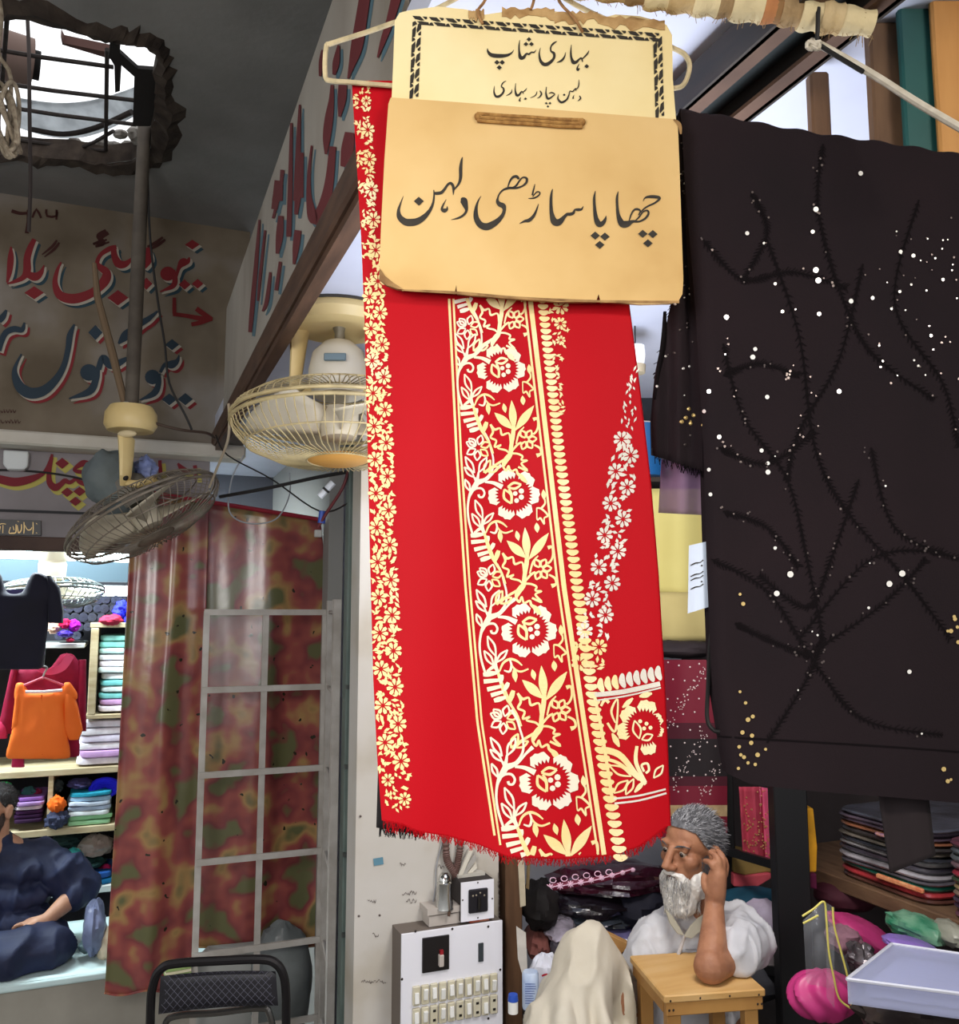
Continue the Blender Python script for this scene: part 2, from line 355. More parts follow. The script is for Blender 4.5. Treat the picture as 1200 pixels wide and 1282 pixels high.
mb.stroke([(705, 820, 34), (705, 900, 40), (705, 982, 40)], g, 3); mb.stroke([(690, 985, 40), (820, 1002, 40), (1000, 1035, 50), (1088, 1038, 30)], g, 3)
mb.stroke([(925, 930, 50), (1000, 985, 50), (1085, 1035, 34)], g, 3); mb.stroke([(875, 1090, 40), (970, 1070, 44), (1080, 1036, 30)], g, 3)
g = tr(0, 0, 4, f); mb.mi(3)
mb.stroke([(58, 1056, 18), (100, 1068, 16), (142, 1066, 12)], g, 3); mb.stroke([(142, 1050, 16), (140, 1110, 14), (134, 1168, 20)], g, 3)
mb.stroke([(162, 1090, 10), (182, 1048, 14), (206, 1092, 10)], g, 2); mb.stroke([(232, 1048, 12), (236, 1082, 12), (282, 1082, 12), (284, 1050, 12), (282, 1100, 10)], g, 2)
g = tr(0, 380, 8, f)
for yy, xs in ((1075, (-60, 150)), (1180, (-60, 180))):
    x = xs[0]; rng = random.Random(yy)
    while x < xs[1]:
        ww = rng.uniform(14, 40); mb.stroke([(x, yy + rng.uniform(-20, 0), 5), (x + ww / 2, yy + 18, 9), (x + ww, yy + rng.uniform(-25, 5), 4)], g, 3); x += ww + 8
mb.mi(2); mb.stroke([(1000, 40, 6), (1000, 42, 6)], g, 1)
mb.build('painted_lettering', [M_red, M_teal, M_halo, M_dbr, M_navy, mat('arrow_paint', (112, 22, 24), 0.8)], wall_far, smooth=False)
# white ledge of the far wall
struct(MB().box((-1.8, FARY - 0.02, 2.515), (4.5, 0.14, 0.055), bev=0.008), 'trim_1', M_white)
# ---- the long painted fascia between the two ceilings
FX = 0.33
fas = thing('fascia_signboard', (FX + 0.05, 2.3, 2.53), 'long grey fascia signboard with faded maroon and teal painted script over a brown rail', 'signboard')
bd = MB().box((FX + 0.01, (1.14 + 3.47) / 2, (2.60 + 3.04) / 2), (0.02, 3.47 - 1.14, 0.44)).build('board', mat('fascia_paint', (176, 170, 160), 0.75, c2=(140, 132, 120), c3=(164, 156, 146), scale=3, stretch=(1, 1, 0.4)), fas, smooth=False)
rl = MB(); rl.box((FX + 0.005, (1.14 + 3.77) / 2, 2.565), (0.04, 3.77 - 1.14, 0.066), bev=0.006); rl.box((FX + 0.012, (1.14 + 3.77) / 2, 2.525), (0.03, 3.77 - 1.14, 0.02)); rl.build('rail', M_brn, fas, smooth=False)
fm = lambda off: (lambda x, y: onX(x, y, FX - off))
A = lambda P: ('a', P); B = lambda P: ('b', P)
FS = [A([(805, -40, 70), (780, 120, 74), (750, 300, 76), (718, 420, 40), (694, 505, 10)]), A([(1010, -40, 66), (965, 130, 50), (920, 260, 36), (884, 370, 10)]),
      A([(530, 320, 14), (522, 400, 30), (515, 490, 14)]), A([(634, 290, 14), (618, 400, 44), (604, 480, 20)]), A([(660, 545, 54), (655, 640, 54), (640, 750, 16)]),
      A([(592, 545, 20), (588, 640, 34), (572, 760, 54), (558, 880, 50), (552, 990, 16)]), A([(705, 850, 60), (690, 960, 80), (660, 1070, 30)]),
      A([(332, 890, 10), (325, 1050, 20), (318, 1290, 22)]), A([(382, 700, 12), (372, 950, 26), (362, 1290, 40)]), A([(400, 980, 20), (392, 1270, 34)]), A([(270, 1090, 20), (262, 1290, 26)]), A([(240, 1170, 30), (226, 1290, 40)]),
      B([(458, 556, 8), (448, 650, 12), (448, 760, 22), (468, 835, 46), (500, 800, 46), (524, 700, 34), (538, 560, 26)]), B([(412, 400, 8), (408, 600, 14), (400, 700, 14)]),
      B([(380, 470, 10), (376, 700, 18), (370, 905, 20)]), B([(348, 650, 12), (334, 740, 14), (310, 835, 10)]), B([(330, 690, 28), (315, 800, 24)]), B([(416, 610, 14), (406, 740, 24), (398, 820, 14)]),
      B([(405, 880, 26), (398, 940, 26), (390, 1010, 10)]), B([(340, 825, 20), (335, 900, 28), (326, 970, 12)]), B([(338, 1000, 12), (322, 1110, 14)]), B([(300, 1040, 10), (286, 1150, 16), (270, 1190, 8)]), B([(258, 840, 8), (246, 1000, 16), (230, 1180, 18), (222, 1270, 14)]), B([(280, 880, 8), (262, 1040, 12), (252, 1150, 8)])]
mb = MB()
for m, off, dx, dy, gr in ((1, 0.0006, 4.5, 5, -2), (0, 0.0022, 0, 0, 0)):
    mb.mi(m)
    for k, P in FS:
        g = tr(300 + dx, dy, 5.13, fm(off)) if k == 'a' else tr(240 + dx, dy, 3.053, fm(off))
        mb.stroke([(x, y, max(2, w_ + gr)) for x, y, w_ in P], g)
mb.build('painted_lettering', [mat('faded_maroon', (106, 40, 44), 0.8), mat('faded_teal', (84, 112, 124), 0.8)], bd, smooth=False)
# ---- shop on the left: shell
struct(MB().box((-1.2, 5.1, 1.3), (4.1, 0.1, 2.7)), 'wall_back', mat('shop_back', (90, 92, 100), 0.8))
struct(MB().box((-1.2, 4.5, 2.66), (4.1, 1.3, 0.06)), 'ceiling', mat('shop_ceiling', (216, 222, 226), 0.7))
struct(MB().box((0.80, 4.35, 1.3), (0.06, 1.6, 2.7)), 'wall_middle', mat('mid_wall', (150, 150, 146), 0.8))
# ---- shop on the right: shell
struct(MB().box((2.0, 3.75, 1.3), (2.4, 0.1, 2.7)), 'wall_back', mat('right_back', (176, 178, 190), 0.8))
struct(MB().box((2.62, 1.6, 1.3), (0.1, 4.4, 2.7)), 'wall_right', mat('right_wall', (60, 52, 52), 0.8))
wc = MB(); wc.mi(0).box((0.86, 2.57, 1.25), (0.44, 0.1, 2.5))
struct(wc, 'wall_center', mat('panel_white', (206, 202, 196), 0.55, c2=(176, 166, 148), c3=(200, 195, 187), scale=2.6, bump=0.06, bscale=30))
# ================================================================= HANGING PIECES IN THE FOREGROUND
DS = 0.97      # distance of the boards
M_card = mat('old_card', (214, 180, 122), 0.75, c2=(196, 158, 98), c3=(208, 172, 112), scale=7, bump=0.06, bscale=18)
M_card2 = mat('pale_card', (238, 220, 170), 0.75, c2=(226, 204, 146), scale=6, bump=0.05, bscale=18)
M_edge = mat('torn_card_edge', (168, 132, 84), 0.9, c2=(120, 88, 54), scale=40, bump=0.4)
M_ink = mat('black_ink', (34, 30, 26), 0.7, c2=(52, 46, 36), scale=60)
def board(name, px, d, th, m, label, cat_, rad=0):
    t = thing(name, V(sum(p[0] for p in px) / len(px), max(p[1] for p in px), d), label, cat_)
    return t
def slab(pts, d, th):
    """card cut to an outline, th thick"""
    mb = MB(); n = len(pts); fr = [V(x, y, d) for x, y in pts]; bk = [p + FH * th for p in fr]
    mb.mi(0); mb.add(fr, [tuple(range(n))]); mb.add(bk, [tuple(range(n))[::-1]]); mb.mi(1)
    for i in range(n): mb.add([fr[i], fr[(i + 1) % n], bk[(i + 1) % n], bk[i]], [(0, 3, 2, 1)])
    return mb
rng = random.Random(11)
# lower board
bt = thing('shop_board', V(664, 378, DS), 'wider tan card sign with one large line of black script, tied below the bordered card', 'sign')
low = [(489, 122), (560, 127), (640, 133), (720, 139.5), (790, 145), (843, 149), (848, 153), (850, 200), (853, 290), (855, 350), (854, 368), (849, 377), (838, 380), (800, 381), (762, 378), (752, 378.5), (749, 368), (746, 378), (700, 378), (640, 374), (572, 368), (571, 357), (569, 367), (520, 364), (497, 362), (483, 357), (475, 350), (474.5, 338), (477, 280), (481, 200), (486, 130)]
slab(low, DS, 0.004).build('card', [M_card, M_edge], bt, smooth=False)
mb = MB()
mb.prism([V(x, y, DS - 0.0012) for x, y in [(475, 336), (474.5, 350), (483, 357), (498, 362), (506, 363), (492, 354), (482, 346)]], -FH * 0.001)
mb.build('worn_corner', M_edge, bt, smooth=False); mb = MB()
mb.stroke([(843, 149.5, 2), (850, 156, 5), (852, 168, 2)], lambda x, y: V(x, y, DS - 0.0008)); mb.stroke([(503, 363, 2), (572, 366.5, 3.5), (650, 373, 3.5), (746, 377, 3), (850, 378, 3)], lambda x, y: V(x, y, DS - 0.0007)); 
mb.build('worn_edge', M_edge, bt, smooth=False)
fm = lambda x, y: V(x, y, DS - 0.0006)
a = tr(490, 190, 6.667, fm); b = tr(660, 200, 6.667, fm); mb = MB()
for P in [[(98, 370, 3), (75, 430, 13), (58, 490, 26), (68, 545, 46), (112, 584, 58), (162, 590, 62), (215, 580, 56), (270, 545, 44), (318, 490, 28), (345, 430, 19), (354, 370, 14), (352, 318, 8)],
          [(352, 345, 20), (378, 347, 26), (415, 340, 26), (443, 310, 22), (468, 275, 20), (492, 262, 22), (512, 285, 24), (516, 325, 16), (514, 362, 3)], [(516, 322, 8), (535, 300, 13), (562, 262, 20), (575, 215, 26), (576, 140, 28), (582, 85, 20), (591, 44, 6)],
          [(455, 398, 3), (432, 440, 13), (420, 478, 22), (440, 490, 36), (462, 478, 20), (462, 455, 4)],
          [(582, 385, 14), (600, 405, 58), (614, 445, 46), (624, 490, 22), (600, 528, 20), (555, 553, 16), (495, 567, 2)],
          [(745, 368, 3), (718, 420, 14), (704, 480, 28), (706, 550, 44), (740, 608, 54), (792, 625, 60), (842, 606, 54), (892, 570, 42), (926, 528, 30), (940, 485, 28), (930, 452, 44), (902, 438, 40), (884, 415, 28), (886, 385, 14), (902, 348, 13), (932, 318, 16), (980, 302, 20), (1040, 302, 16), (1090, 286, 15), (1124, 256, 20), (1126, 222, 20), (1094, 214, 13), (1064, 246, 14), (1036, 285, 16), (990, 306, 8)],
          [(968, 300, 10), (985, 250, 14), (1010, 214, 20), (1042, 206, 24), (1062, 228, 20)]]: mb.stroke(P, a)
for P in [[(-68, 533, 3), (-23, 512, 20), (14, 504, 30), (50, 470, 24), (75, 420, 15), (92, 368, 4)], [(62, 203, 5), (51, 250, 13), (40, 296, 14)], [(8, 323, 6), (58, 318, 13), (96, 295, 12), (102, 272, 12), (76, 270, 11), (44, 308, 8)],
          [(209, 244, 6), (198, 300, 20), (196, 380, 26), (202, 450, 34), (224, 515, 58), (264, 520, 54), (304, 480, 30), (330, 455, 24), (355, 454, 26), (382, 444, 24), (396, 418, 16), (422, 416, 24), (450, 413, 18), (467, 386, 3)],
          [(567, 260, 5), (557, 320, 20), (560, 400, 25), (570, 480, 36), (594, 535, 50), (626, 530, 38), (649, 498, 22), (656, 466, 3)],
          [(757, 264, 5), (747, 320, 20), (750, 400, 22), (760, 470, 34), (788, 532, 56), (830, 536, 54), (880, 514, 24), (930, 515, 15), (982, 490, 18), (1010, 450, 18), (1000, 424, 15), (965, 434, 12), (930, 480, 14), (890, 516, 7)],
          [(848, 510, 8), (864, 460, 13), (888, 420, 15), (918, 412, 18), (942, 428, 14), (926, 462, 10)], [(964, 346, 3), (985, 315, 13), (1030, 307, 24), (1088, 312, 26), (1102, 326, 20), (1062, 360, 15), (1000, 390, 14), (962, 418, 12), (945, 442, 4)]]: mb.stroke(P, b)
mb.dot((227, 412), 42, 37, a)
for c in [(565, 633), (646, 641), (603, 710), (962, 618), (1046, 620), (1005, 697)]: mb.dot(c, 40, 34, b)
mb.build('lettering', M_ink, bt, smooth=False)
# string tie across the top of the lower board
mb = MB()
for k in range(3): mb.tube([V(x, y + k * 4.4 + 0.6 * math.sin(x), DS - 0.003) for x, y in [(597, 142), (630, 144), (665, 147), (700, 149), (729, 150)]], 0.0021, 7)
for x, y in ((598, 146), (728, 153)): mb.ell(V(x, y, DS - 0.002), 0.0046, n=8, m=6)
mb.build('string_tie', mat('jute_string', (176, 132, 72), 0.9, c2=(140, 98, 50), scale=120, bump=0.5), bt)
# upper board with black chain border
ut = thing('shop_board', V(665, 160, DS + 0.006), 'cream card sign with black chain border and two lines of small script, torn top', 'sign')
topc = [(494, 26), (500, 16), (512, 13), (548, 8), (585, 12), (596, 20), (615, 17), (642, 13), (672, 12), (704, 15), (738, 18), (752, 23), (770, 18), (800, 20), (822, 26), (834, 31), (841, 44), (842, 100), (846, 150), (846, 200), (488, 190), (490, 126), (492, 80)]
D2 = DS + 0.006
slab(topc, D2, 0.004).build('card', [M_card2, M_edge], ut, smooth=False)
# torn brown paper skin at the top
mb = MB(); rg = random.Random(5)
for x0, x1, y0 in ((586, 606, 15), (628, 694, 13), (694, 748, 18), (748, 832, 22)):
    n = 12; up_ = [(x0 + (x1 - x0) * i / n, y0 - 3 + rg.uniform(-2, 2) + (6 * i / n if x0 > 740 else 0)) for i in range(n + 1)]; dn = [(x0 + (x1 - x0) * i / n, y0 + 8 + rg.uniform(-3, 5) + (8 * i / n if x0 > 740 else 0)) for i in range(n, -1, -1)]
    mb.prism([V(x, y, D2 - 0.0012) for x, y in up_ + dn], FH * 0.0008)
mb.build('torn_paper', mat('torn_paper', (190, 156, 106), 0.9, c2=(150, 112, 66), scale=50, bump=0.5), ut, smooth=False)
fu = lambda x, y: V(x, y, D2 - 0.0006); c = tr(600, 40, 8, fu); mb = MB()
for P in [[(80, 163, 3), (85, 195, 22), (120, 230, 38), (200, 240, 40), (280, 232, 28), (326, 205, 12), (342, 178, 3)],
          [(402, 82, 5), (396, 140, 15), (398, 200, 20), (410, 255, 38), (440, 255, 32), (470, 218, 18), (495, 222, 19), (520, 203, 14), (546, 203, 14), (568, 178, 3)],
          [(610, 158, 3), (598, 220, 15), (612, 290, 28), (650, 325, 36), (700, 310, 33), (744, 262, 24), (745, 215, 27), (716, 192, 18), (715, 150, 15), (740, 115, 20), (774, 94, 6)],
          [(862, 203, 4), (850, 250, 15), (820, 287, 22), (773, 306, 3)], [(920, 128, 5), (914, 200, 17), (920, 260, 23), (940, 303, 38), (970, 300, 28), (1000, 272, 18), (1020, 262, 17), (1030, 290, 12), (1034, 302, 3)],
          [(1024, 275, 8), (1058, 242, 15), (1085, 210, 14), (1096, 184, 3)], [(1000, 318, 4), (980, 355, 15), (984, 378, 26), (1004, 364, 6)],
          [(150, 540, 3), (145, 600, 14), (165, 645, 24), (205, 640, 24), (240, 600, 18), (240, 566, 18), (220, 546, 12), (234, 510, 12), (266, 490, 4)], [(325, 573, 3), (315, 610, 13), (268, 638, 4)],
          [(362, 513, 4), (358, 580, 13), (370, 630, 25), (395, 630, 21), (420, 597, 12), (435, 607, 11), (440, 622, 3)], [(430, 602, 6), (455, 587, 11), (476, 560, 3)], [(412, 653, 3), (400, 685, 18), (412, 690, 6)],
          [(576, 593, 3), (562, 632, 11), (508, 660, 3)], [(604, 588, 10), (620, 618, 16), (602, 650, 11), (575, 664, 3)], [(670, 548, 4), (665, 610, 13), (678, 660, 23), (700, 665, 19), (740, 637, 12), (752, 620, 10), (722, 606, 13), (694, 616, 4)],
          [(790, 623, 3), (786, 670, 17), (820, 704, 23), (870, 680, 18), (895, 632, 12), (905, 592, 8), (930, 597, 11), (950, 577, 11), (965, 567, 11), (966, 592, 4)], [(960, 582, 6), (985, 556, 11), (995, 520, 10), (995, 478, 4)], [(946, 630, 3), (936, 662, 13), (946, 664, 4)], [(1000, 638, 10), (1012, 665, 15), (984, 692, 4)]]: mb.stroke(P, c)
for p, r in [((175, 304), 27), ((227, 304), 27), ((198, 356), 27), ((465, 121), 24), ((520, 121), 24), ((495, 73), 24), ((1073, 343), 24), ((460, 668), 14), ((667, 713), 14), ((705, 713), 14), ((685, 746), 14), ((848, 630), 14)]: mb.dot(p, r, r * 0.92, c)
mb.build('lettering', M_ink, ut, smooth=False)
mb = MB()
def chain(p0, p1, n, w_, flip=1):
    """printed band of slanted black leaves"""
    dx, dy = (p1[0] - p0[0]) / n, (p1[1] - p0[1]) / n; L = math.hypot(dx, dy); nx, ny = -dy / L * w_ * flip, dx / L * w_ * flip
    for i in range(n):
        q = lambda s, t: (p0[0] + dx * (i + s) + nx * t, p0[1] + dy * (i + s) + ny * t)
        mb.ink([q(-0.05, 0.06), q(0.42, 0.06), q(0.70, 0.48), q(0.50, 0.52), q(0.12, 0.40)], fu)
        mb.ink([q(0.25, 0.62), q(0.52, 0.58), q(0.95, 0.66), q(1.02, 0.98), q(0.50, 0.98)], fu)
        mb.ink([q(0.56, 0.06), q(0.84, 0.06), q(0.86, 0.30), q(0.74, 0.36)], fu)
        mb.ink([q(0.0, 0.98), q(0.30, 0.98), q(0.16, 0.62), q(0.04, 0.70)], fu)
chain((517, 19), (828, 41), 15, 11.5); chain((528, 28), (524, 124), 5, 12, 1); chain((829, 46), (832, 148), 5, 12, 1)
mb.build('printed_border', M_ink, ut, smooth=False)
# pole wrapped in cloth strips
pt = thing('wrapped_pole', V(840, 12, DS - 0.01), 'wooden pole bound with cream and orange cloth strips above the boards', 'pole')
mb = MB(); DP = 0.955
def pole(t): return V(560 + 532 * t, -44 + 74 * t, DP)
mb.tube([pole(i / 20) for i in range(21)], [0.0135 + 0.0012 * math.sin(i * 2.1) for i in range(21)], 14)
mb.build('rod', mat('pole_wood', (150, 112, 70), 0.8), pt)
rg = random.Random(9); WR = [mat('strip_cream', (214, 190, 146), 0.9, bump=0.4, bscale=60, c2=(190, 160, 110), scale=25), mat('strip_orange', (196, 132, 84), 0.9, bump=0.4, bscale=60), mat('strip_tan', (176, 148, 108), 0.9, bump=0.5, bscale=60, c2=(150, 122, 84), scale=40), mat('strip_pale', (226, 208, 164), 0.9, bump=0.4, bscale=60)]
ax = (pole(1) - pole(0)).normalized()
k = 0.0; j = 0
while k < 0.97:
    ln = rg.uniform(0.035, 0.075); r = 0.0160 + rg.uniform(0, 0.0035); P = []; rr = []
    for q in range(7): P.append(pole(k + ln * 1.15 * q / 6)); rr.append(r * (0.93 + 0.10 * math.sin(q * 1.05)))
    MB().tube(P, rr, 16).build('cloth_strip', WR[1 if 0.70 < k < 0.78 else [0, 2, 3, 0, 3, 2, 3][j % 7]], pt); k += ln; j += 1
fz = MB()
for q in range(130):
    u = rg.random(); p = pole(u) + Vector((0, 0, -0.016)); fz.tube([p, p + Vector((rg.uniform(-.006, .006), rg.uniform(-.006, .006), -rg.uniform(.003, .012)))], 0.0004, 3)
fz.build('loose_threads', WR[2], pt); fz_o = fz
# hanger made of bound wire
ht = thing('wire_hanger', V(640, 60, DS + 0.012), 'bent wire hanger bound in cream tape carrying the red saree', 'hanger')
DH = DS + 0.014
path = [(640, -40), (600, -18), (540, 14), (500, 26), (460, 40), (416, 54), (408, 60), (407, 95), (414, 101), (440, 103), (500, 108), (640, 118), (780, 116), (840, 111), (856, 105), (863, 84), (858, 70), (846, 62), (800, 42), (720, 6), (660, -36)]
MB().tube([V(x, y, DH) for x, y in cat(path, 4)], 0.0030, 8).build('hanger_wire', mat('hanger_tape', (206, 188, 148), 0.75, c2=(170, 156, 122), scale=60, bump=0.4), ht)
# strings that carry the upper board
for name, P, lab in (('hanging_string', [(604, 30), (598, 14), (607, 0), (618, -30)], 'twisted brown string tied through the upper sign, left of the three'), ('hanging_string', [(664, 12), (668, 0), (672, -30)], 'thin tan string rising from the middle of the upper sign'), ('hanging_string', [(729, 40), (718, 22), (700, 2), (690, -30)], 'thick brown string tied through the upper sign, right of the three')):
    tag(MB().tube([V(x, y, D2 - 0.003) for x, y in cat(P, 5)], 0.0018, 7).build(name, mat('hemp', (170, 128, 84), 0.9, c2=(130, 92, 56), scale=90, bump=0.5)), lab, 'string')

# ---------------------------------------------------------------- the red saree
M_sred = mat('saree_red', (172, 4, 20), 0.6, c2=(164, 3, 17), scale=3, bump=0.06, bscale=900, spec=0.15)
M_gold = mat('gold_print', (236, 212, 146), 0.42, c2=(240, 228, 190), c3=(226, 200, 138), scale=6, spec=0.6, bump=0.15, bscale=500)
M_silv = mat('silver_print', (196, 188, 176), 0.4, c2=(226, 220, 208), scale=10, spec=0.6, bump=0.15, bscale=500)
DR = DS + 0.022
LE = [(100, 440), (200, 446), (300, 452), (400, 456), (560, 460), (700, 463), (850, 467), (950, 472), (1030, 478)]
RE = [(100, 760), (300, 780), (378, 784), (480, 797), (600, 811), (720, 821), (840, 828), (950, 833), (1030, 836), (1078, 838)]
BE = [(478, 1027), (505, 1033), (522, 1041), (560, 1047), (600, 1058), (635, 1073), (700, 1076), (760, 1072), (800, 1060), (836, 1034)]
TE = [(440, 101), (500, 100), (760, 104)]
def bulge(px, py):
    s = (px - 440) / 390.0; k = min(1, max(0, (py - 150) / 500))
    return -0.004 * k * math.sin(s * 7.5 + 0.4 + py * 0.0015) - 0.0022 * k * math.sin(s * 17 + py * 0.004) + 0.010 * max(0, s - 0.86) * 6 * max(0, s - 0.86)
def SM(off=0.0): return lambda x, y: V(x, y, DR + bulge(x, y) - off)
def sgrid(u, v):
    yt = 101; yb = interp(BE, 478 + 358 * u); y = yt + (yb - yt) * v
    # row follows the tilted hem only near the bottom
    x = interp(LE, y) + (interp(RE, y) - interp(LE, y)) * u
    return x, y
mb = MB(); mb.mi(0)
NU, NV = 60, 90; f = SM()
def front(u, v):
    x, y = sgrid(min(u, 1), v); return f(x, y)
TH = 0.010
def cross(uu, v):   # front face, folded edge, back face
    if uu <= 0.5: return front(uu * 2, v)
    if uu <= 0.6:
        a = (uu - 0.5) / 0.1 * math.pi; p = front(1, v); return p + RH * (0.004 * math.sin(a)) + FH * (TH / 2 * (1 - math.cos(a)))
    return front(1 - (uu - 0.6) / 0.4, v) + FH * (TH + 0.012 * (1 - abs(uu - 0.8) / 0.2) * 0)
mb.grid(cross, 150, NV)
def gold(m, off=0.0007):
    mb.mi(m); return SM(off)
g = gold(1)
# border rules
L1_ = [(375, 562), (570, 571.5), (735, 582.5), (905, 597.5), (1060, 621)]
R1_ = [(375, 656), (570, 679), (737, 698.5), (908, 724), (1074, 749)]
B0_ = [(375, 671), (573, 693), (737, 715), (900, 738), (1056, 766), (1074, 769)]
def rule(tab, dx, w_, y0, y1, m=1):
    g = gold(m); mb.stroke([(interp(tab, y) + dx, y, w_) for y in range(y0, y1 + 1, 12)], g, 2)
rule(L1_, 0, 3.0, 374, 1056); rule(L1_, 5.4, 2.6, 374, 1058); rule(R1_, 0, 2.8, 374, 1072); rule(R1_, 7.5, 6.0, 374, 1070)
def bean(cx, cy, ang, w_, h, m=1):
    ca, sa = math.cos(ang), math.sin(ang); P = []
    for k in range(14):
        a = 2 * math.pi * k / 14; x = math.cos(a) * w_ / 2; y = math.sin(a) * h / 2
        y += (0.11 * h * math.cos(x / w_ * math.pi * 2) if True else 0)
        P.append((cx + x * ca - y * sa, cy + x * sa + y * ca))
    mb.ink(P, gold(m))
y = 376
while y < 1074:
    k = 0.86 + 0.34 * (y - 376) / 700
    bean(interp(B0_, y) + 7.5, y, 0.05, 15.5 * k, 7.6 * k); y += 8.9 * k
# one repeat of the flowered band, in sixths of a unit around the flower centre
ORX, ORY, US = 500, 350, 7.06
def leaf(P0, P1, w_, m=None):  # filled pointed leaf
    (x0, y0), (x1, y1) = P0, P1; return [(x0, y0, 2), (x0 + (x1 - x0) * .3, y0 + (y1 - y0) * .3, w_ * .85), (x0 + (x1 - x0) * .6, y0 + (y1 - y0) * .6, w_), (x1, y1, 2)]
def oleaf(P0, P1, w_, t=13):   # outlined leaf: two arcs
    (x0, y0), (x1, y1) = P0, P1; mx, my = (x0 + x1) / 2, (y0 + y1) / 2; L = math.hypot(x1 - x0, y1 - y0); nx, ny = -(y1 - y0) / L * w_, (x1 - x0) / L * w_
    return [[(x0, y0, t * .7), (mx + nx, my + ny, t), (x1, y1, t * .7)], [(x0, y0, t * .7), (mx - nx, my - ny, t), (x1, y1, t * .7)]]
def petal(cx, cy, ang, ri, ro, half, teeth=4):
    P = []; n = 9
    for i in range(n + 1):
        a = ang - half + 2 * half * i / n; e = abs(i / n * 2 - 1); r = ro * (1.0 - 0.24 * e ** 3) * (0.97 + 0.03 * math.cos(i * 2.8)) * (0.95 if i == n // 2 + (n % 2) else 1)
        P.append((cx + r * math.cos(a), cy + r * math.sin(a)))
    for i in range(teeth * 2, -1, -1):
        a = ang - half * 0.84 + 2 * half * 0.84 * i / (teeth * 2); r = ri + (0 if i % 2 == 0 else (ro - ri) * 0.30)
        P.append((cx + r * math.cos(a), cy + r * math.sin(a)))
    return P
MOT_S, MOT_F, MOT_D = [], [], []
for a, h in ((-112, 27), (-50, 27), (3, 26), (57, 26), (113, 26), (174, 26)): MOT_F.append(petal(500, 350, R(a), 138, 238, R(h)))
MOT_S += oleaf((475, 430), (415, 305), 34, 17) + oleaf((445, 285), (565, 262), 26, 17) + [[(455, 300, 12), (480, 350, 15), (482, 430, 10)]]
MOT_D += [((512, 342), 21), ((566, 320), 24), ((566, 374), 24), ((524, 404), 22)]
MOT_S += [[(245, 240, 14), (320, 248, 22), (398, 285, 34)]]
for p in (((70, 15), (152, 160), 24), ((262, 20), (190, 155), 26), ((62, 108), (150, 200), 20), ((68, 215), (112, 320), 18)): MOT_S += oleaf(*p)
MOT_S += [[(190, 150, 12), (172, 230, 22), (130, 315, 26), (104, 380, 16), (92, 480, 14), (104, 590, 14), (135, 700, 14)], [(150, 200, 12), (175, 250, 30), (135, 310, 20)], [(190, 235, 30), (255, 205, 14), (310, 130, 14), (318, 40, 12), (300, -40, 12), (280, -120, 14), (240, -195, 16)], [(180, 255, 20), (262, 218, 14), (335, 140, 14), (390, 90, 24)],
          [(125, 330, 12), (165, 300, 14), (215, 298, 14), (240, 335, 14), (225, 372, 14), (195, 372, 14), (188, 350, 16)]]
MOT_S += oleaf((158, 398), (225, 565), 26) + oleaf((128, 518), (205, 640), 22) + oleaf((322, 512), (228, 615), 20) + [[(225, 565, 14), (222, 640, 20), (240, 700, 22)], [(150, 690, 14), (210, 650, 22), (238, 690, 20)]]
# fern
for (a, b, w_) in (((235, 700), (118, 715), 34), ((250, 760), (122, 772), 38), ((268, 810), (150, 838), 38), ((285, 855), (180, 886), 36), ((305, 900), (205, 930), 32), ((262, 790), (272, 716), 28), ((290, 850), (325, 780), 28), ((330, 950), (366, 845), 32)): MOT_S.append([(b[0], b[1], w_ * .7), ((a[0] * .4 + b[0] * .6), (a[1] * .4 + b[1] * .6), w_), (a[0], a[1], w_ * .5)])
MOT_S += [[(238, 690, 16), (272, 800, 24), (310, 900, 26), (350, 975, 16), (395, 1050, 14), (425, 1140, 14)]]
# bell flower
MOT_S += [[(252, 690, 10), (285, 620, 14), (340, 588, 16), (395, 602, 14), (440, 640, 8)], [(340, 595, 10), (352, 640, 14), (335, 690, 14), (290, 680, 8)], [(355, 640, 10), (385, 675, 12), (430, 690, 12), (492, 668, 10)], leaf((372, 660), (386, 778), 46)]
# three-leaved spray and trunk
MOT_S += [leaf((598, 642), (622, 930), 74), leaf((438, 758), (612, 915), 80), leaf((808, 690), (628, 930), 78), [(618, 880, 26), (612, 960, 44), (596, 1060, 40), (585, 1150, 46), (545, 1210, 30), (520, 1260, 20)]]
MOT_S += [leaf((522, 672), (542, 760), 44), leaf((700, 600), (708, 688), 48), leaf((760, 306), (768, 400), 44), [(772, 390, 10), (775, 430, 12), (745, 470, 14)]]
MOT_S += [[(700, 470, 10), (745, 478, 13), (800, 535, 13), (768, 560, 10), (768, 612, 10), (735, 560, 13), (706, 572, 8), (702, 470, 8)]]
# toothed leaf left of the trunk
MOT_S += [[(400, 868, 14), (440, 915, 18), (490, 905, 12), (508, 965, 16), (570, 950, 12), (588, 1010, 16), (590, 1110, 10)], [(400, 868, 14), (425, 935, 16), (402, 990, 14), (455, 1020, 14), (440, 1078, 14), (500, 1060, 12), (470, 1090, 12), (545, 1110, 14), (575, 1140, 10)]]
# little open flower right of the trunk
for a in (-120, -62, -5, 55, 112): MOT_S += oleaf((735 + 18 * math.cos(R(a)), 1010 + 18 * math.sin(R(a))), (735 + 100 * math.cos(R(a)), 1010 + 100 * math.sin(R(a))), 26, 15)
MOT_S += [[(600, 1120, 12), (650, 1060, 16), (690, 1035, 12)], [(640, 1050, 10), (668, 950, 14), (715, 892, 8)], [(800, 822, 26), (838, 815, 16), (846, 880, 14), (828, 935, 14), (800, 960, 14)], [(810, 1060, 12), (862, 1090, 16), (872, 1140, 16), (832, 1160, 30)]]
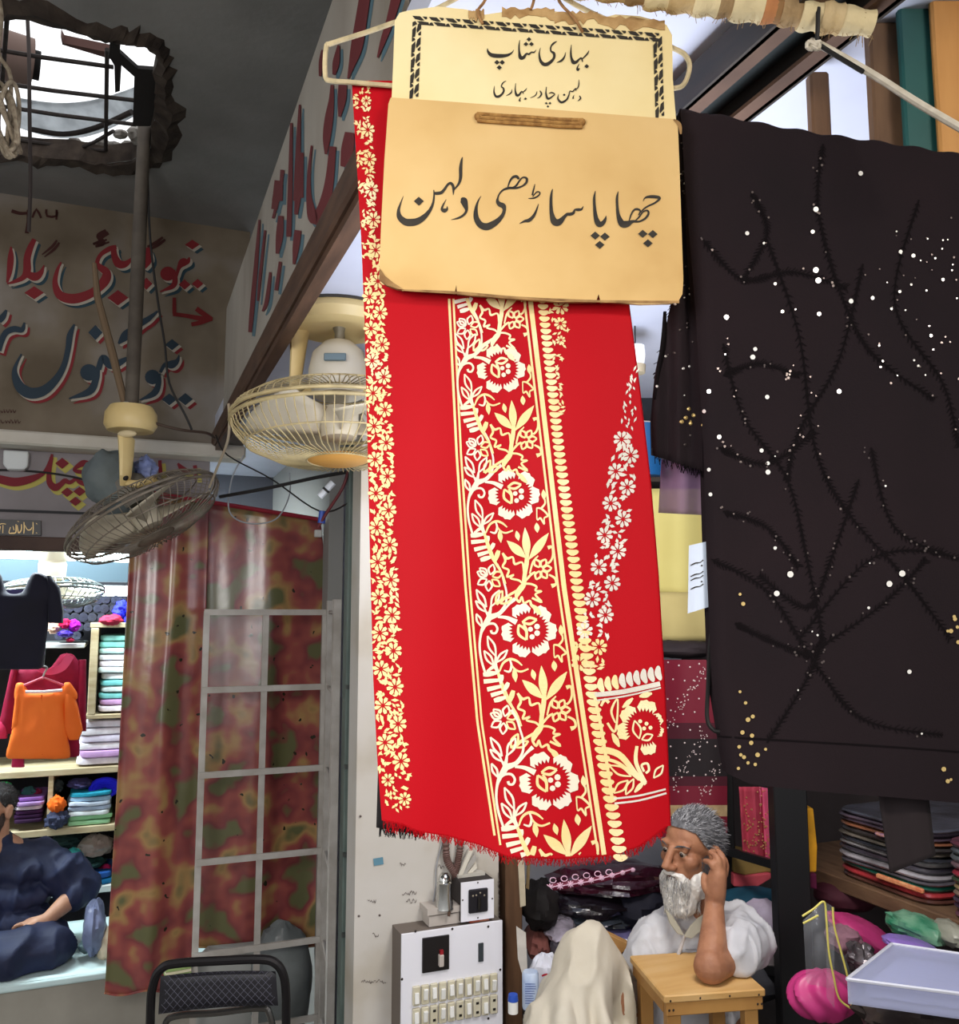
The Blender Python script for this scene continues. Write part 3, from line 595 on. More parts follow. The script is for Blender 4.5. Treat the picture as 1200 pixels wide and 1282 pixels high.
# toothed leaf under it
MOT_S += [[(520, 1210, 14), (570, 1150, 14), (640, 1140, 14), (700, 1165, 14), (690, 1200, 12), (745, 1205, 12), (690, 1235, 14), (745, 1300, 16), (660, 1265, 14)], [(520, 1210, 14), (518, 1260, 14), (548, 1300, 16), (570, 1255, 12), (590, 1310, 14), (640, 1290, 14), (660, 1335, 18), (740, 1400, 8)], leaf((660, 1320), (745, 1420), 50)]
# looped leaves above the next flower, small outlined flower by the left rule
MOT_S += oleaf((340, 1320), (400, 1200), 26, 15) + oleaf((380, 1315), (485, 1262), 22, 15) + [[(345, 1320, 22), (425, 1260, 16), (545, 1190, 18)]]
for a in (-135, -75, -20, 40, 95, 150, 205): MOT_S += oleaf((285 + 26 * math.cos(R(a)), 1085 + 26 * math.sin(R(a))), (285 + 122 * math.cos(R(a)), 1085 + 122 * math.sin(R(a))), 28, 13)
CEN = [(613.5, 316, .90, -0.005), (627, 462, .945, 0.0), (643, 619, 1.0, 0.0), (662, 789, 1.075, 0.012), (687, 978, 1.16, 0.05)]
def edgew(px, py):   # keep motif pieces inside the rules and the hem
    return interp(L1_, py) + 5 < px < interp(R1_, py) + 2 and 372 < py < interp(BE, px) - 3
for cx, cy, k, sh in CEN:
    def T(x, y, cx=cx, cy=cy, k=k, sh=sh):
        dx = (x - ORX) / US * k; dy = (y - ORY) / US * k
        return cx + dx + dy * 0.0 + sh * dy, cy + dy
    kk = k / US; g = gold(1)
    for P in MOT_S:
        mb.mi(3 if sum(a[0] for a in P) / len(P) < 330 else 1)  # left pieces paler: the foil's sheen is painted into their colour
        q = [(*T(x, y), w_ * kk * (1.35 if w_ < 36 else 0.92)) for x, y, w_ in P]
        run = []
        for a in cat(q, 5) + [None]:
            if a and edgew(a[0], a[1]): run.append(a)
            else:
                if len(run) > 2: mb.stroke(run, g, 1)
                run = []
    for P in MOT_F:
        q = [T(*p) for p in P]
        if all(edgew(*a) for a in q): mb.ink(q, g)
    for p, r in MOT_D:
        q = T(*p)
        if edgew(*q): mb.disc(q, r * kk, g, 8)
# dense daisy strips
def daisy(cx, cy, r, m, a0, np_=8):
    g = gold(m)
    for k in range(np_):
        a = a0 + 2 * math.pi * k / np_
        mb.ink([(cx + math.cos(a) * r * .22, cy + math.sin(a) * r * .22), (cx + math.cos(a - .32) * r * .72, cy + math.sin(a - .32) * r * .72), (cx + math.cos(a - .16) * r, cy + math.sin(a - .16) * r), (cx + math.cos(a + .16) * r, cy + math.sin(a + .16) * r), (cx + math.cos(a + .32) * r * .72, cy + math.sin(a + .32) * r * .72)], g)
def lf(cx, cy, a, l, w_, m):
    c_, s_ = math.cos(a), math.sin(a); mb.ink([(cx - c_ * l, cy - s_ * l), (cx - s_ * w_, cy + c_ * w_), (cx + c_ * l, cy + s_ * l), (cx + s_ * w_, cy - c_ * w_)], gold(m))
rg = random.Random(21)
LRE = [(100, 463), (200, 468), (300, 475), (380, 482), (450, 487), (560, 492), (700, 497), (850, 503), (950, 512), (1030, 520)]
y = 108; j = 0
while y < 1018:
    k = 0.80 + 0.26 * (y - 100) / 900; xl, xr = interp(LE, y), interp(LRE, y); wd = xr - xl
    fade = 1 if (150 < y < 960) else 0.75
    xa, xb = xl + wd * 0.28, xl + wd * 0.74
    if j % 2: xa, xb = xb, xa
    if wd > 26 or j % 2 == 1: daisy(xa, y, 10.6 * k * fade, 1, rg.random(), 8)
    for q in range(10):
        px = xb + rg.uniform(-.24, .24) * wd; px = min(max(px, xl + 2), xr - 2); lf(px, y + rg.uniform(-11, 11) * k, rg.uniform(0, 3.14), rg.uniform(3.2, 5.6) * k * fade, rg.uniform(1.5, 2.4) * k, 1)
    for q in range(3): lf(rg.uniform(xl + 2, xr - 1), y + rg.uniform(8, 14) * k, rg.uniform(0, 3.14), rg.uniform(2.4, 4) * k, 1.5 * k, 1)
    y += 22.5 * k; j += 1
# slanting strip on the right and the wedge beside the scallops
SC_ = [(455, 799), (500, 792), (560, 786), (620, 778), (680, 768), (740, 757), (800, 743), (845, 737)]
y = 470; j = 0
while y < 842:
    wd = interp([(455, 8), (520, 18), (580, 32), (660, 40), (840, 44)], y); x = interp(SC_, y) - 3; m = 2 if y < 800 else 1
    if wd > 24:
        daisy(x + (wd * .25 if j % 2 else -wd * .25), y, 10.4, m, rg.random(), 8)
        for q in range(6): lf(x + (-wd * .25 if j % 2 else wd * .25) + rg.uniform(-8, 8), y + rg.uniform(-10, 10), rg.uniform(0, 3.14), rg.uniform(3.4, 5.4), 2.1, m)
    else:
        for q in range(8): lf(x + rg.uniform(-.5, .5) * wd, y + rg.uniform(-9, 9), rg.uniform(0.9, 2.2), rg.uniform(2.4, 4.2), 1.3, m)
    y += 20; j += 1
y = 384; j = 0
while y < 520:
    x0 = interp(B0_, y) + 15; x1 = interp([(375, 716), (430, 708), (480, 695), (530, 700)], y)
    if x1 - x0 > 10: daisy((x0 + x1) / 2 + rg.uniform(-2, 2), y, min(10, (x1 - x0) * .36), 1, rg.random())
    for q in range(6): lf(rg.uniform(x0 - 1, max(x0 + 4, x1)), y + rg.uniform(-9, 9), rg.uniform(0, 3), 3.6, 1.5, 1)
    y += 21
# lower right corner panel in silver
for dx_ in range(9):
    x = 752 + dx_ * 9.0; bean(x, 858 - dx_ * 1.9, R(80), 19, 8.2, 2 if dx_ > 2 else 1)
g = gold(2); mb.stroke([(744, 870, 6), (780, 866, 6), (826, 856, 6)], g); mb.stroke([(746, 877, 2), (785, 871, 2), (827, 861, 2)], g); mb.stroke([(768, 1000, 2.4), (800, 996, 2.4), (833, 988, 2.4)], g); mb.stroke([(769, 1006, 2.4), (800, 1002, 2.4), (834, 993, 2.4)], g)
mb.stroke([(744, 872, 4), (752, 910, 4), (760, 960, 4), (766, 1000, 4)], gold(1))
for a, h in ((-82, 27), (-140, 26), (170, 24), (78, 22)): mb.ink(petal(806, 911, R(a), 20, 36, R(h)), g)
mb.ink(petal(806, 911, R(-32), 20, 27, R(24)), g); mb.ink(petal(806, 911, R(15), 20, 26, R(20)), g)
for P in oleaf((800, 925), (794, 902), 5, 2.4) + oleaf((803, 926), (817, 920), 4, 2.4): mb.stroke(P, g)
for p in ((801, 903), (809, 906), (806, 912), (814, 911)): mb.disc(p, 2.6, g, 8)
for P in [[(797, 934, 4), (796, 955, 5), (808, 980, 4)], [(752, 938, 8), (775, 945, 8), (795, 968, 6), (808, 982, 4)], [(756, 950, 4), (775, 956, 4), (800, 976, 4)], [(770, 905, 2), (765, 890, 3), (773, 876, 2), (770, 915, 3), (760, 905, 3)], [(762, 880, 4), (757, 876, 4), (752, 884, 3)], leaf((779, 886), (792, 874), 6), leaf((800, 872), (816, 868), 7), leaf((766, 918), (775, 935), 7), leaf((794, 992), (806, 978), 6)] + oleaf((762, 958), (790, 972), 5, 2.6) + oleaf((768, 993), (786, 977), 5, 2.6) + oleaf((783, 995), (793, 975), 4, 2.6) + oleaf((818, 974), (830, 958), 4, 2.4) + [[(806, 966, 3), (803, 958, 3), (810, 956, 3), (812, 964, 3), (808, 968, 3)]]: mb.stroke(P, g)
st = thing('red_saree', V(640, 1076, DR), 'folded bright red saree with gold flower borders hanging from the wire hanger', 'saree')
mb.build('printed_cloth', [M_sred, M_gold, M_silv, mat('gold_print_sheen', (232, 216, 184), 0.4, c2=(214, 206, 198), scale=8, spec=0.6)], st, auto=60)
fr = MB(); rg = random.Random(3)
for i in range(420):
    x = 480 + 354 * (i + rg.random()) / 420; y = interp(BE, x); p = SM()(x, y - 2); L = (rg.uniform(3, 11) if x > 500 else rg.uniform(6, 15)) * 0.00085
    q = p + RH * rg.uniform(-.002, .002) + Vector((0, 0, -L * .6)); fr.tube([p, q, q + RH * rg.uniform(-.003, .003) + Vector((0, 0, -L * .5)) + FH * rg.uniform(-.002, .002)], 0.00045, 3)
fr.build('frayed_hem', M_sred, st)
# dark lining cloth behind it
bt2 = thing('dark_lining_cloth', V(500, 1040, DR + 0.03), 'black lining cloth with fringed hem showing behind the lower left of the red saree', 'cloth')
mb = MB(); dl = DR + 0.028
mb.grid(lambda u, v: V(471 + 60 * u + 6 * (1 - v), 840 + (196 + 10 * u) * v, dl + 0.003 * math.sin(u * 6)), 14, 20)
mb.build('cloth', mat('black_lining', (22, 18, 20), 0.9), bt2, solid=0.002)
fr = MB()
for i in range(110):
    x = 474 + 56 * rg.random(); p = V(x, 1034 + 6 * (x - 474) / 56, dl); fr.tube([p, p + RH * rg.uniform(-.003, .003) + Vector((0, 0, -rg.uniform(.004, .012)))], 0.0005, 3)
fr.build('fringe', MATS['black_lining'], bt2)

# ---------------------------------------------------------------- the black sequinned saree
M_blk = mat('black_georgette', (30, 20, 24), 0.9, spec=0.25, c2=(24, 17, 21), scale=5, bump=0.1, bscale=500)
M_vine = mat('black_thread', (17, 13, 15), 0.9, spec=0.1); M_seq = mat('sequin_silver', (245, 242, 236), 0.25, metal=0.35); M_seqg = mat('sequin_gold', (226, 196, 130), 0.25, metal=0.5); M_seqd = mat('sequin_dull', (96, 86, 84), 0.3, metal=0.6)
bs = thing('black_saree', V(1040, 1000, 1.0), 'very dark folded saree with black vine embroidery and silver sequins hanging on the right', 'saree')
DB = 1.0
BL = [(140, 852), (240, 858), (400, 871), (560, 880), (700, 884), (850, 890), (985, 912)]
def bt_(x): return interp([(850, 141), (900, 148), (960, 160), (1030, 172), (1110, 183), (1200, 197), (1340, 216)], x) + 1.6 * math.sin(x * 0.13)
def bb_(x): return interp([(880, 966), (915, 982), (990, 990), (1100, 998), (1200, 1006), (1340, 1018)], x)
def bd_(x, y): return DB + 0.006 * math.sin((x - 850) * 0.012 + y * 0.002) * min(1, (y - 140) / 300) + 0.003 * math.sin((x - 850) * 0.05 - y * 0.004) * min(1, (y - 140) / 300) + 0.012 * max(0, 1 - (x - interp(BL, y)) / 22) ** 2
def BM(off): return lambda x, y: V(x, y, bd_(x, y) - off)
def bgrid(u, v):
    x0 = 852 + 488 * u; yt = bt_(x0); yb = bb_(885 + 455 * u); y = yt + (yb - yt) * v; x = interp(BL, y) + (1340 - interp(BL, y)) * u; return x, y
mb = MB(); mb.mi(0); f = BM(0)
mb.grid(lambda u, v: f(*bgrid(u, v)), 80, 80)
nf = len(mb.f)
# top roll over the line, and the back layer
def rollm(u, v):
    x, y = bgrid(u, 0); p = f(x, y); a = v * math.pi; return p + Vector((0, 0, 0.008 * math.sin(a))) + FH * (0.008 * (1 - math.cos(a)))
mb.grid(rollm, 80, 8); mb.grid(lambda u, v: f(*bgrid(u, v)) + FH * 0.018, 40, 40)
# embroidery
rg = random.Random(8); mb.mi(1); g = BM(0.0009)
VN = [[(905, 430), (930, 520), (985, 600), (1010, 700), (1030, 800)], [(960, 300), (1000, 420), (1020, 560), (1060, 640), (1130, 720), (1190, 800)], [(900, 560), (960, 580), (1020, 540)], [(1080, 330), (1050, 450), (1000, 540), (985, 600)], [(890, 700), (960, 740), (1020, 830), (1080, 900), (1180, 920)], [(1150, 250), (1120, 380), (1180, 480), (1200, 560)],
      [(1000, 800), (1090, 700), (1180, 690)], [(880, 300), (930, 350), (990, 340), (1060, 360)], [(905, 470), (950, 455), (1000, 470)], [(920, 780), (960, 800), (1010, 820)], [(1010, 820), (1100, 760), (1160, 700)], [(1030, 180), (1024, 260), (1050, 360), (1090, 440), (1170, 500)], [(905, 640), (960, 660), (1000, 710)], [(1090, 560), (1120, 660), (1200, 700)], [(940, 240), (960, 290), (930, 350)], [(960, 930), (1010, 850), (1030, 800)], [(1075, 600), (1040, 700), (1010, 760), (950, 720)]]
for P in VN:
    q = cat([(x, y) for x, y in P], 10); mb.stroke([(x, y, 2.2 + 0.5 * math.sin(i * .5)) for i, (x, y) in enumerate(q)], g, 2)
    q = cat([(x, y) for x, y in P], 16); dd = 0
    for i in range(1, len(q) - 1):
        x, y = q[i]; a = math.atan2(q[i + 1][1] - q[i - 1][1], q[i + 1][0] - q[i - 1][0])
        for sgn in (1, -1): l_ = rg.uniform(4, 9); mb.stroke([(x, y, 1.6), (x + math.cos(a + sgn * .8) * l_, y + math.sin(a + sgn * .8) * l_, 0.8)], g, 1)
    for i in ():
        x, y = q[i]; a = math.atan2(q[i + 1][1] - y, q[i + 1][0] - x); sgn = 1 if i % 2 else -1
        for l_ in (13, 10): mb.stroke([(x, y, 2), (x + math.cos(a + sgn * .5) * l_ * .5, y + math.sin(a + sgn * .5) * l_ * .5, 5.5), (x + math.cos(a + sgn * .3) * l_, y + math.sin(a + sgn * .3) * l_, 1.5)], g, 4); sgn = -sgn
mb.mi(1); mb.stroke([(898, 922, 2.2), (1000, 928, 2.2), (1100, 934, 2.2), (1240, 944, 2.2)], g)
def seq(x, y, r, m):
    mb.mi(m); mb.disc((x, y), r, BM(0.0016), 10)
for x, y, r in [(1021, 262, 3.4), (1077, 217, 3), (1017, 290, 2.6), (1021, 338, 3.6), (1024, 351, 3.6), (1065, 377, 3), (1143, 320, 2.6), (1127, 315, 2.4), (909, 397, 3.2), (945, 437, 2.6), (942, 447, 3.2), (960, 497, 2.8), (887, 490, 2.8), (881, 515, 2.4), (900, 547, 2.8), (953, 564, 2.6), (961, 591, 3.2), (961, 580, 2.4), (887, 588, 2.4), (935, 292, 2.6), (889, 619, 2.4), (970, 686, 2.2), (989, 719, 4), (972, 743, 3.6), (1129, 718, 4), (1113, 731, 3.8), (1138, 841, 2.8), (1087, 761, 1.8), (1092, 373, 2.4), (970, 355, 2), (979, 390, 2.2), (1025, 393, 2.6), (1050, 490, 3), (1180, 350, 2), (1165, 420, 2), (1126, 365, 2)]: seq(x, y, r, 2)
for x, y in [(929, 917), (927, 945), (931, 948), (924, 962), (936, 955), (925, 935), (940, 930), (948, 945), (958, 938), (942, 897), (936, 901), (926, 866), (933, 880), (941, 921), (945, 957), (1181, 963), (1190, 976), (1186, 978), (1195, 775), (1198, 785), (1190, 790), (1194, 772), (1186, 790), (1199, 804), (926, 744), (930, 756), (860, 525), (863, 528)]: seq(x, y, rg.uniform(1.8, 3.2), 3)
for i in range(170):
    P = cat(rg.choice(VN), 10); x, y = rg.choice(P); x += rg.uniform(-9, 9); y += rg.uniform(-9, 9)
    if x > interp(BL, y) + 4 and bt_(x) + 12 < y < bb_(x) - 8: seq(x, y, rg.uniform(0.9, 1.7), 4 if rg.random() < .93 else 2)
for i in range(50):
    x, y = 1100 + 110 * rg.random(), 260 + 220 * rg.random(); seq(x, y, rg.uniform(0.8, 1.5), 4 if rg.random() < .5 else 2)
mb.build('folded_cloth', [M_blk, M_vine, M_seq, M_seqg, M_seqd], bs, auto=60)
# narrow back fold on its left, with fringe
mb = MB(); mb.mi(0); NL = [(142, 848), (300, 846), (380, 840), (430, 828), (470, 819), (530, 814), (566, 815)]
f2 = lambda x, y: V(x, y, DB + 0.03 + 0.005 * math.sin(x * .22))
mb.grid(lambda u, v: f2((lambda y: interp(NL, y) + (886 - interp(NL, y)) * u)(142 + (428 + 22 * u) * v), 142 + (428 + 22 * u) * v), 20, 40)
g2 = lambda x, y: V(x, y, DB + 0.03 + 0.005 * math.sin(x * .22) - 0.001)
mb.mi(1); mb.stroke([(832, 390, 3), (830, 430, 6), (823, 470, 4), (819, 500, 3)], g2)
for i in range(40):
    y = rg.uniform(160, 560); mb.mi(2 if rg.random() < .4 else 3); mb.disc((rg.uniform(interp(NL, y) + 3, 868), y), rg.uniform(0.8, 1.8), g2, 8)
for x, y in [(858, 523), (864, 530), (868, 520), (853, 528), (862, 512), (880, 532)]: mb.mi(4); mb.disc((x, y), 2.4, g2, 8)
bf = mb.build('inner_fold', [M_blk, M_vine, M_seq, M_seqd, M_seqg], bs, solid=0.0015)
fr = MB()
for i in range(90):
    y = rg.uniform(150, 470); p = f2(interp(NL, y) + 1, y); fr.tube([p, p - RH * rg.uniform(.001, .006) + Vector((0, 0, -rg.uniform(.002, .01)))], .0005, 3)
for i in range(70):
    x = rg.uniform(818, 884); p = f2(x, 566 + 22 * (x - 815) / 70); fr.tube([p, p + RH * rg.uniform(-.004, .004) + Vector((0, 0, -rg.uniform(.003, .014)))], .0005, 3)
fr.build('fringe', M_vine, bs)
# tail end of the black saree hanging below
mb = MB(); mb.grid(lambda u, v: V(1098 + 62 * u + (10 + 6 * (1 - u)) * v, 985 + (108 - 22 * u) * v, DB + 0.024 + .003 * math.sin(u * 7)), 10, 14)
mb.build('hanging_tail', mat('black_tail', (30, 21, 24), 0.9), bs, solid=0.002)
# purple net end and the paper tag
mb = MB(); mb.grid(lambda u, v: V(828 + 58 * u - 4 * v, 572 + 70 * v + 3 * u * v, DB + 0.05 + .004 * math.sin(u * 9)), 14, 10)
tag(mb.build('purple_net_cloth', mat('purple_net', (134, 106, 136), 0.8, alpha=0.72), solid=0.0008), 'thin pale purple net cloth end hanging below the fringe of the dark saree', 'cloth')
t = thing('paper_tag', V(874, 770, DB + 0.02), 'white paper price tag with handwritten lines at the left edge of the dark saree', 'tag')
mb = MB(); mb.mi(0).grid(lambda u, v: V(862 + 26 * u - 1.5 * v, 683 - 6 * u + (85 - 2 * u) * v, DB + 0.026 - 0.006 * math.sin(u * 2.5)), 8, 8)
mb.mi(1); gg = lambda x, y: V(x, y, DB + 0.026 - 0.006 * math.sin((x - 861) / 26 * 2.5) - 0.0008)
for yy in (708, 722, 727, 738): mb.stroke([(864, yy, 1.2), (870, yy - 3, 1.6), (876, yy - 4, 1.0), (880, yy - 7, 1.4)], gg)
for yy in (712, 732): mb.disc((878, yy - 4), 1.2, gg, 6)
mb.build('paper', [mat('tag_paper', (206, 218, 236), 0.8), M_ink], t)
# ================================================================= LEFT SIDE AND CENTRE
def sell(mb, c, a, rot=None, e=0.35, n=28, m=12, jit=0.0, seed=0):
    """soft slab: rounded box with a wavy skin"""
    c = Vector(c); M = rot if rot else Matrix.Identity(3); sg = lambda v, p: math.copysign(abs(v) ** p, v)
    sd = Vector((seed * 1.7, seed * 0.9, seed * 2.3))
    def P(u, v):
        th = math.pi * (v - 0.5); ph = 2 * math.pi * u; p = Vector((a[0] * sg(math.cos(th), e) * sg(math.cos(ph), e), a[1] * sg(math.cos(th), e) * sg(math.sin(ph), e), a[2] * sg(math.sin(th), e)))
        if jit: 
            k = noise.noise_vector(p * 14 + sd); p = p + Vector((k.x * jit, k.y * jit, k.z * jit * 0.7))
        return c + M @ p
    b = len(mb.v); mb.grid(P, n, m, wrap=True)
    return mb
def crumple(mb, c, r, seed=0, amp=0.22, fr=3.0, rot=None, n=26, m=16):
    c = Vector(c); M = rot if rot else Matrix.Identity(3); sd = Vector((seed * 3.1, seed * 1.3, 7.7 * seed))
    def P(u, v):
        th = math.pi * v; ph = 2 * math.pi * u; q = Vector((math.sin(th) * math.cos(ph), math.sin(th) * math.sin(ph), math.cos(th)))
        k = 1 + amp * (noise.noise(q * fr + sd) + 0.6 * abs(noise.noise(q * fr * 2.3 + sd)) - 0.2)
        return c + M @ Vector((q.x * r[0] * k, q.y * r[1] * k, q.z * r[2] * k))
    mb.grid(P, n, m, wrap=True); return mb
def slug(mb, tabL, tabR, y0, y1, fn, th, rows=16, n=14, wav=0.0, seed=0):
    """rows of soft cross sections between a left and a right outline (tables y -> x); fn(px, py, off)"""
    vs = []
    for j in range(rows + 1):
        y = y0 + (y1 - y0) * j / rows; a, b = interp(tabL, y), interp(tabR, y)
        for k in range(n):
            t = 2 * math.pi * k / n; cx = (a + b) / 2 - (b - a) / 2 * math.cos(t)
            off = math.copysign(abs(math.sin(t)) ** 0.6, math.sin(t)) * th * (0.75 if j in (0, rows) else 1) + wav * noise.noise(Vector((cx * 0.08 + seed, y * 0.03, seed)))
            vs.append(fn(cx, y, off))
    fs = [(j * n + k, j * n + (k + 1) % n, (j + 1) * n + (k + 1) % n, (j + 1) * n + k) for j in range(rows) for k in range(n)]
    fs += [tuple(range(n))[::-1], tuple(rows * n + k for k in range(n))]
    mb.add(vs, fs); return mb
_cl = {}
def cloth_mat(c, rough=0.75, spec=0.3):
    k = (tuple(c), rough)
    if k not in _cl:
        c2 = tuple(int(v * 0.86) for v in c); _cl[k] = mat('cloth_%d_%d_%d_%d' % (*c, int(rough * 10)), c, rough, c2=c2, scale=16, bump=0.25, bscale=22, spec=spec)
    return _cl[k]
# ---- pipe from the ceiling hole, with its brace and wires
M_pipe = mat('grey_pipe', (92, 84, 74), 0.7, c2=(70, 62, 55), scale=12)
PX, PY = 0.0, 3.2
pp = thing('hanging_pipe', (PX, PY, 2.53), 'dusty grey steel pipe hanging from the ceiling hole with a slanting brace', 'pipe')
pipe = MB().tube([(PX, PY, 3.58), (PX, PY, 3.1), (PX, PY, 2.56)], [0.022, 0.024, 0.023], 14).build('pipe', M_pipe, pp)
MB().tube([V(118, 330, 3.0), V(122, 372, 2.99), V(140, 440, 2.98), V(158, 512, 2.97)], [0.008, 0.012, 0.014, 0.012], 8).build('brace', mat('tan_strap', (112, 92, 70), 0.8), pp)
MB().tube([V(156, 506, 2.94), V(162, 520, 2.93), V(166, 532, 2.94)], 0.016, 8).build('clamp', mat('clamp_grey', (150, 148, 142), 0.6), pp)
M_wire = mat('black_wire', (24, 22, 22), 0.6)
def wire(name, P, r, label, m=M_wire, cat_='cable', n=6):
    o = MB().tube(P, r, n).build(name, m); tag(o, label, cat_); return o
wire('cable', [V(*p) for p in cat([(184, 200, 2.98), (188, 300, 2.97), (198, 380, 2.97), (206, 430, 2.97), (212, 480, 2.97), (232, 520, 2.98), (240, 538, 3.0)], 5)], 0.004, 'black cable running down beside the hanging pipe past the painted wall')
wire('cable', [V(*p) for p in cat([(170, 515, 2.96), (190, 528, 2.97), (226, 538, 3.0), (258, 542, 3.1), (268, 548, 3.2)], 5)], 0.005, 'brown cable looping from the bottom of the hanging pipe to the fascia rail', mat('brown_cable', (70, 54, 44), 0.7))
wire('hanging_wire', [V(*p) for p in cat([(32, -20, 2.5), (36, 60, 2.52), (37, 140, 2.55), (38, 230, 2.6), (36, 290, 2.64)], 6)], 0.006, 'dark twisted wire hanging down in front of the ceiling hole', mat('dusty_wire', (60, 52, 50), 0.8), 'wire')
# coil of rope at the left edge
rc = MB(); rg = random.Random(2); pts = []
for i in range(60):
    a = i * 0.62; pts.append((8 + 14 * math.sin(a) + 4 * math.sin(a * .37), 150 + 42 * math.cos(a * 0.9 + .4) + 6 * math.sin(a * 1.7), 2.2 + 0.03 * math.sin(a * 1.3)))
P = [(-6, -30, 2.2), (2, 20, 2.2), (-2, 66, 2.2), (14, 100, 2.2)] + pts
rc.tube([V(*p) for p in cat(P, 4)], 0.0055, 7)
tag(rc.build('rope_coil', mat('old_rope', (176, 162, 140), 0.9, c2=(140, 124, 104), scale=80, bump=0.6)), 'tangled coil of pale rope hanging at the left edge under the ceiling', 'rope')
# ---- fans
M_cage = mat('cage_grey', (132, 122, 108), 0.55, metal=0.25, c2=(104, 94, 82), scale=30); M_cagec = mat('cage_cream', (188, 170, 124), 0.5, c2=(150, 134, 96), scale=20)
M_cream = mat('cream_plastic', (222, 198, 140), 0.45, c2=(208, 180, 120), scale=5); M_blade = mat('fan_blade', (196, 186, 164), 0.5)
def cage(t, C, ax, r, m, wires=56, hb=0.10, hf=0.11, plate=0.26, mplate=None, rb=0.35, wr=0.0016):
    ax = Vector(ax).normalized(); e1 = ax.orthogonal().normalized(); e2 = ax.cross(e1); C = Vector(C)
    def pt(a, rr, h): return C + ax * h + e1 * (rr * math.cos(a)) + e2 * (rr * math.sin(a))
    front = [(plate * r, hf * 0.98), (0.6 * r, hf * 0.93), (0.86 * r, hf * 0.62), (0.97 * r, hf * 0.3), (r, 0.008)]
    back = [(r, -0.008), (0.96 * r, -hb * 0.4), (0.82 * r, -hb * 0.72), (0.6 * r, -hb * 0.92), (rb * r, -hb)]
    for nm, prof, off in (('front_guard', front, 0), ('rear_guard', back, math.pi / wires)):
        mb = MB()
        for k in range(wires):
            a = 2 * math.pi * k / wires + off; mb.tube([pt(a + (0.10 * (1 - q[0] / r) if nm == 'front_guard' else 0), *q) for q in prof], wr, 4, cap=False)
        for q in ((prof[0], prof[2]) if nm == 'front_guard' else (prof[-1], prof[2])): mb.tube([pt(2 * math.pi * k / 40, *q) for k in range(40)], wr * 1.5, 5, closed=True)
        mb.tube([pt(2 * math.pi * k / 48, *(front[-1] if nm == 'front_guard' else back[0])) for k in range(48)], 0.0048, 7, closed=True)
        mb.build(nm, m, t)
    bd = MB().lathe([(0.001, hf + 0.006), (plate * r * .7, hf + 0.006), (plate * r, hf * 0.97), (plate * r, hf * .93), (0.001, hf * .93)], C, ax, 28); bd.build('guard_badge', mplate or m, t)
    hub = MB().lathe([(0.001, 0.05), (0.045, 0.045), (0.05, 0.0), (0.05, -0.03), (0.001, -0.03)], C, ax, 20).build('hub', M_blade, t)
    for k in range(4):
        a0 = 2 * math.pi * k / 4 + .5; mb = MB()
        mb.grid(lambda u, v: pt(a0 + (v - 0.5) * (0.9 + 0.25 * u), 0.045 + (0.86 * r - 0.045) * u, 0.03 * (v - 0.5) * 2 + 0.005), 8, 6); mb.build('blade', M_blade, t, solid=0.002)
    return pt
def motor(t, C, ax, m, base=-0.085, L=0.11, r=0.075):
    MB().lathe([(0.001, base + 0.02), (r * .8, base + .02), (r, base - .01), (r * .98, base - L * .4), (r * .85, base - L * .75), (r * .5, base - L * .97), (0.001, base - L)], C, ax, 28).build('motor', m, t)
# fan hanging from the pipe
C1 = V(181, 646, 3.0); _v = (C1 - CAM).normalized(); _r = _v.cross(Vector((0, 0, 1))).normalized(); _u = _r.cross(_v); A1 = (_v * -0.27 + (_r * 0.50 - _u * 0.866) * 0.963).normalized()
f1 = thing('bracket_fan', C1, 'dusty grey caged fan tilting under the hanging pipe, cream mount above it', 'fan')
cage(f1, C1, A1, 0.27, M_cage, hb=0.07, hf=0.085, wires=60, plate=0.24); motor(f1, C1, A1, mat('motor_grey', (120, 116, 108), 0.7), base=-0.06, L=0.10, r=0.07)
TOP = Vector((PX, PY, 2.51)); mb = MB()
mb.lathe([(0.02, 0.05), (0.07, 0.045), (0.085, 0.02), (0.087, -0.02), (0.075, -0.04), (0.03, -0.045)], TOP, (0, 0, 1), 28); mb.build('canopy', M_cream, f1)
MB().ell(V(159, 543, 2.87), (0.032, 0.012, 0.012), rotz(-YAW), 14, 8).build('canopy_cap', mat('cream_dark', (206, 188, 148), 0.4), f1)
q = [V(158, 548, 2.9), V(158, 570, 2.88), V(157, 595, 2.88), V(156, 606, 2.9)]
MB().tube(q, [0.036, 0.030, 0.024, 0.019], 10, sq=0.5).build('yoke_arm', M_cream, f1)
MB().tube([V(156, 604, 2.9), V(172, 606, 2.9), V(192, 600, 2.9), V(196, 603, 2.92)], [0.012, 0.013, 0.012, 0.008], 8).build('yoke_bar', M_cream, f1)
MB().ell(V(157, 598, 2.875), 0.010, n=10, m=6).build('pivot_screw', M_rust, f1)
rgm = mat('rag_grey', (104, 112, 112), 0.9, c2=(84, 92, 96), scale=8, bump=0.5, bscale=20)
mb = MB(); crumple(mb, V(137, 598, 3.0), (0.085, 0.07, 0.10), 3, 0.25, 2.6); crumple(mb, V(150, 628, 2.98), (0.05, 0.05, 0.09), 8, 0.3, 3.2); r1 = remesh(mb, 0.008, 3)
tag(r1.build('rag_cover', rgm), 'grey rag tied over the motor of the fan under the pipe', 'rag')
tag(crumple(MB(), V(182, 588, 3.06), (0.04, 0.04, 0.045), 5, 0.35, 3).build('plastic_scrap', mat('blue_scrap', (120, 136, 190), 0.5, c2=(150, 160, 200), scale=12)), 'bluish plastic scrap stuck beside the cream mount of the fan under the pipe', 'plastic')
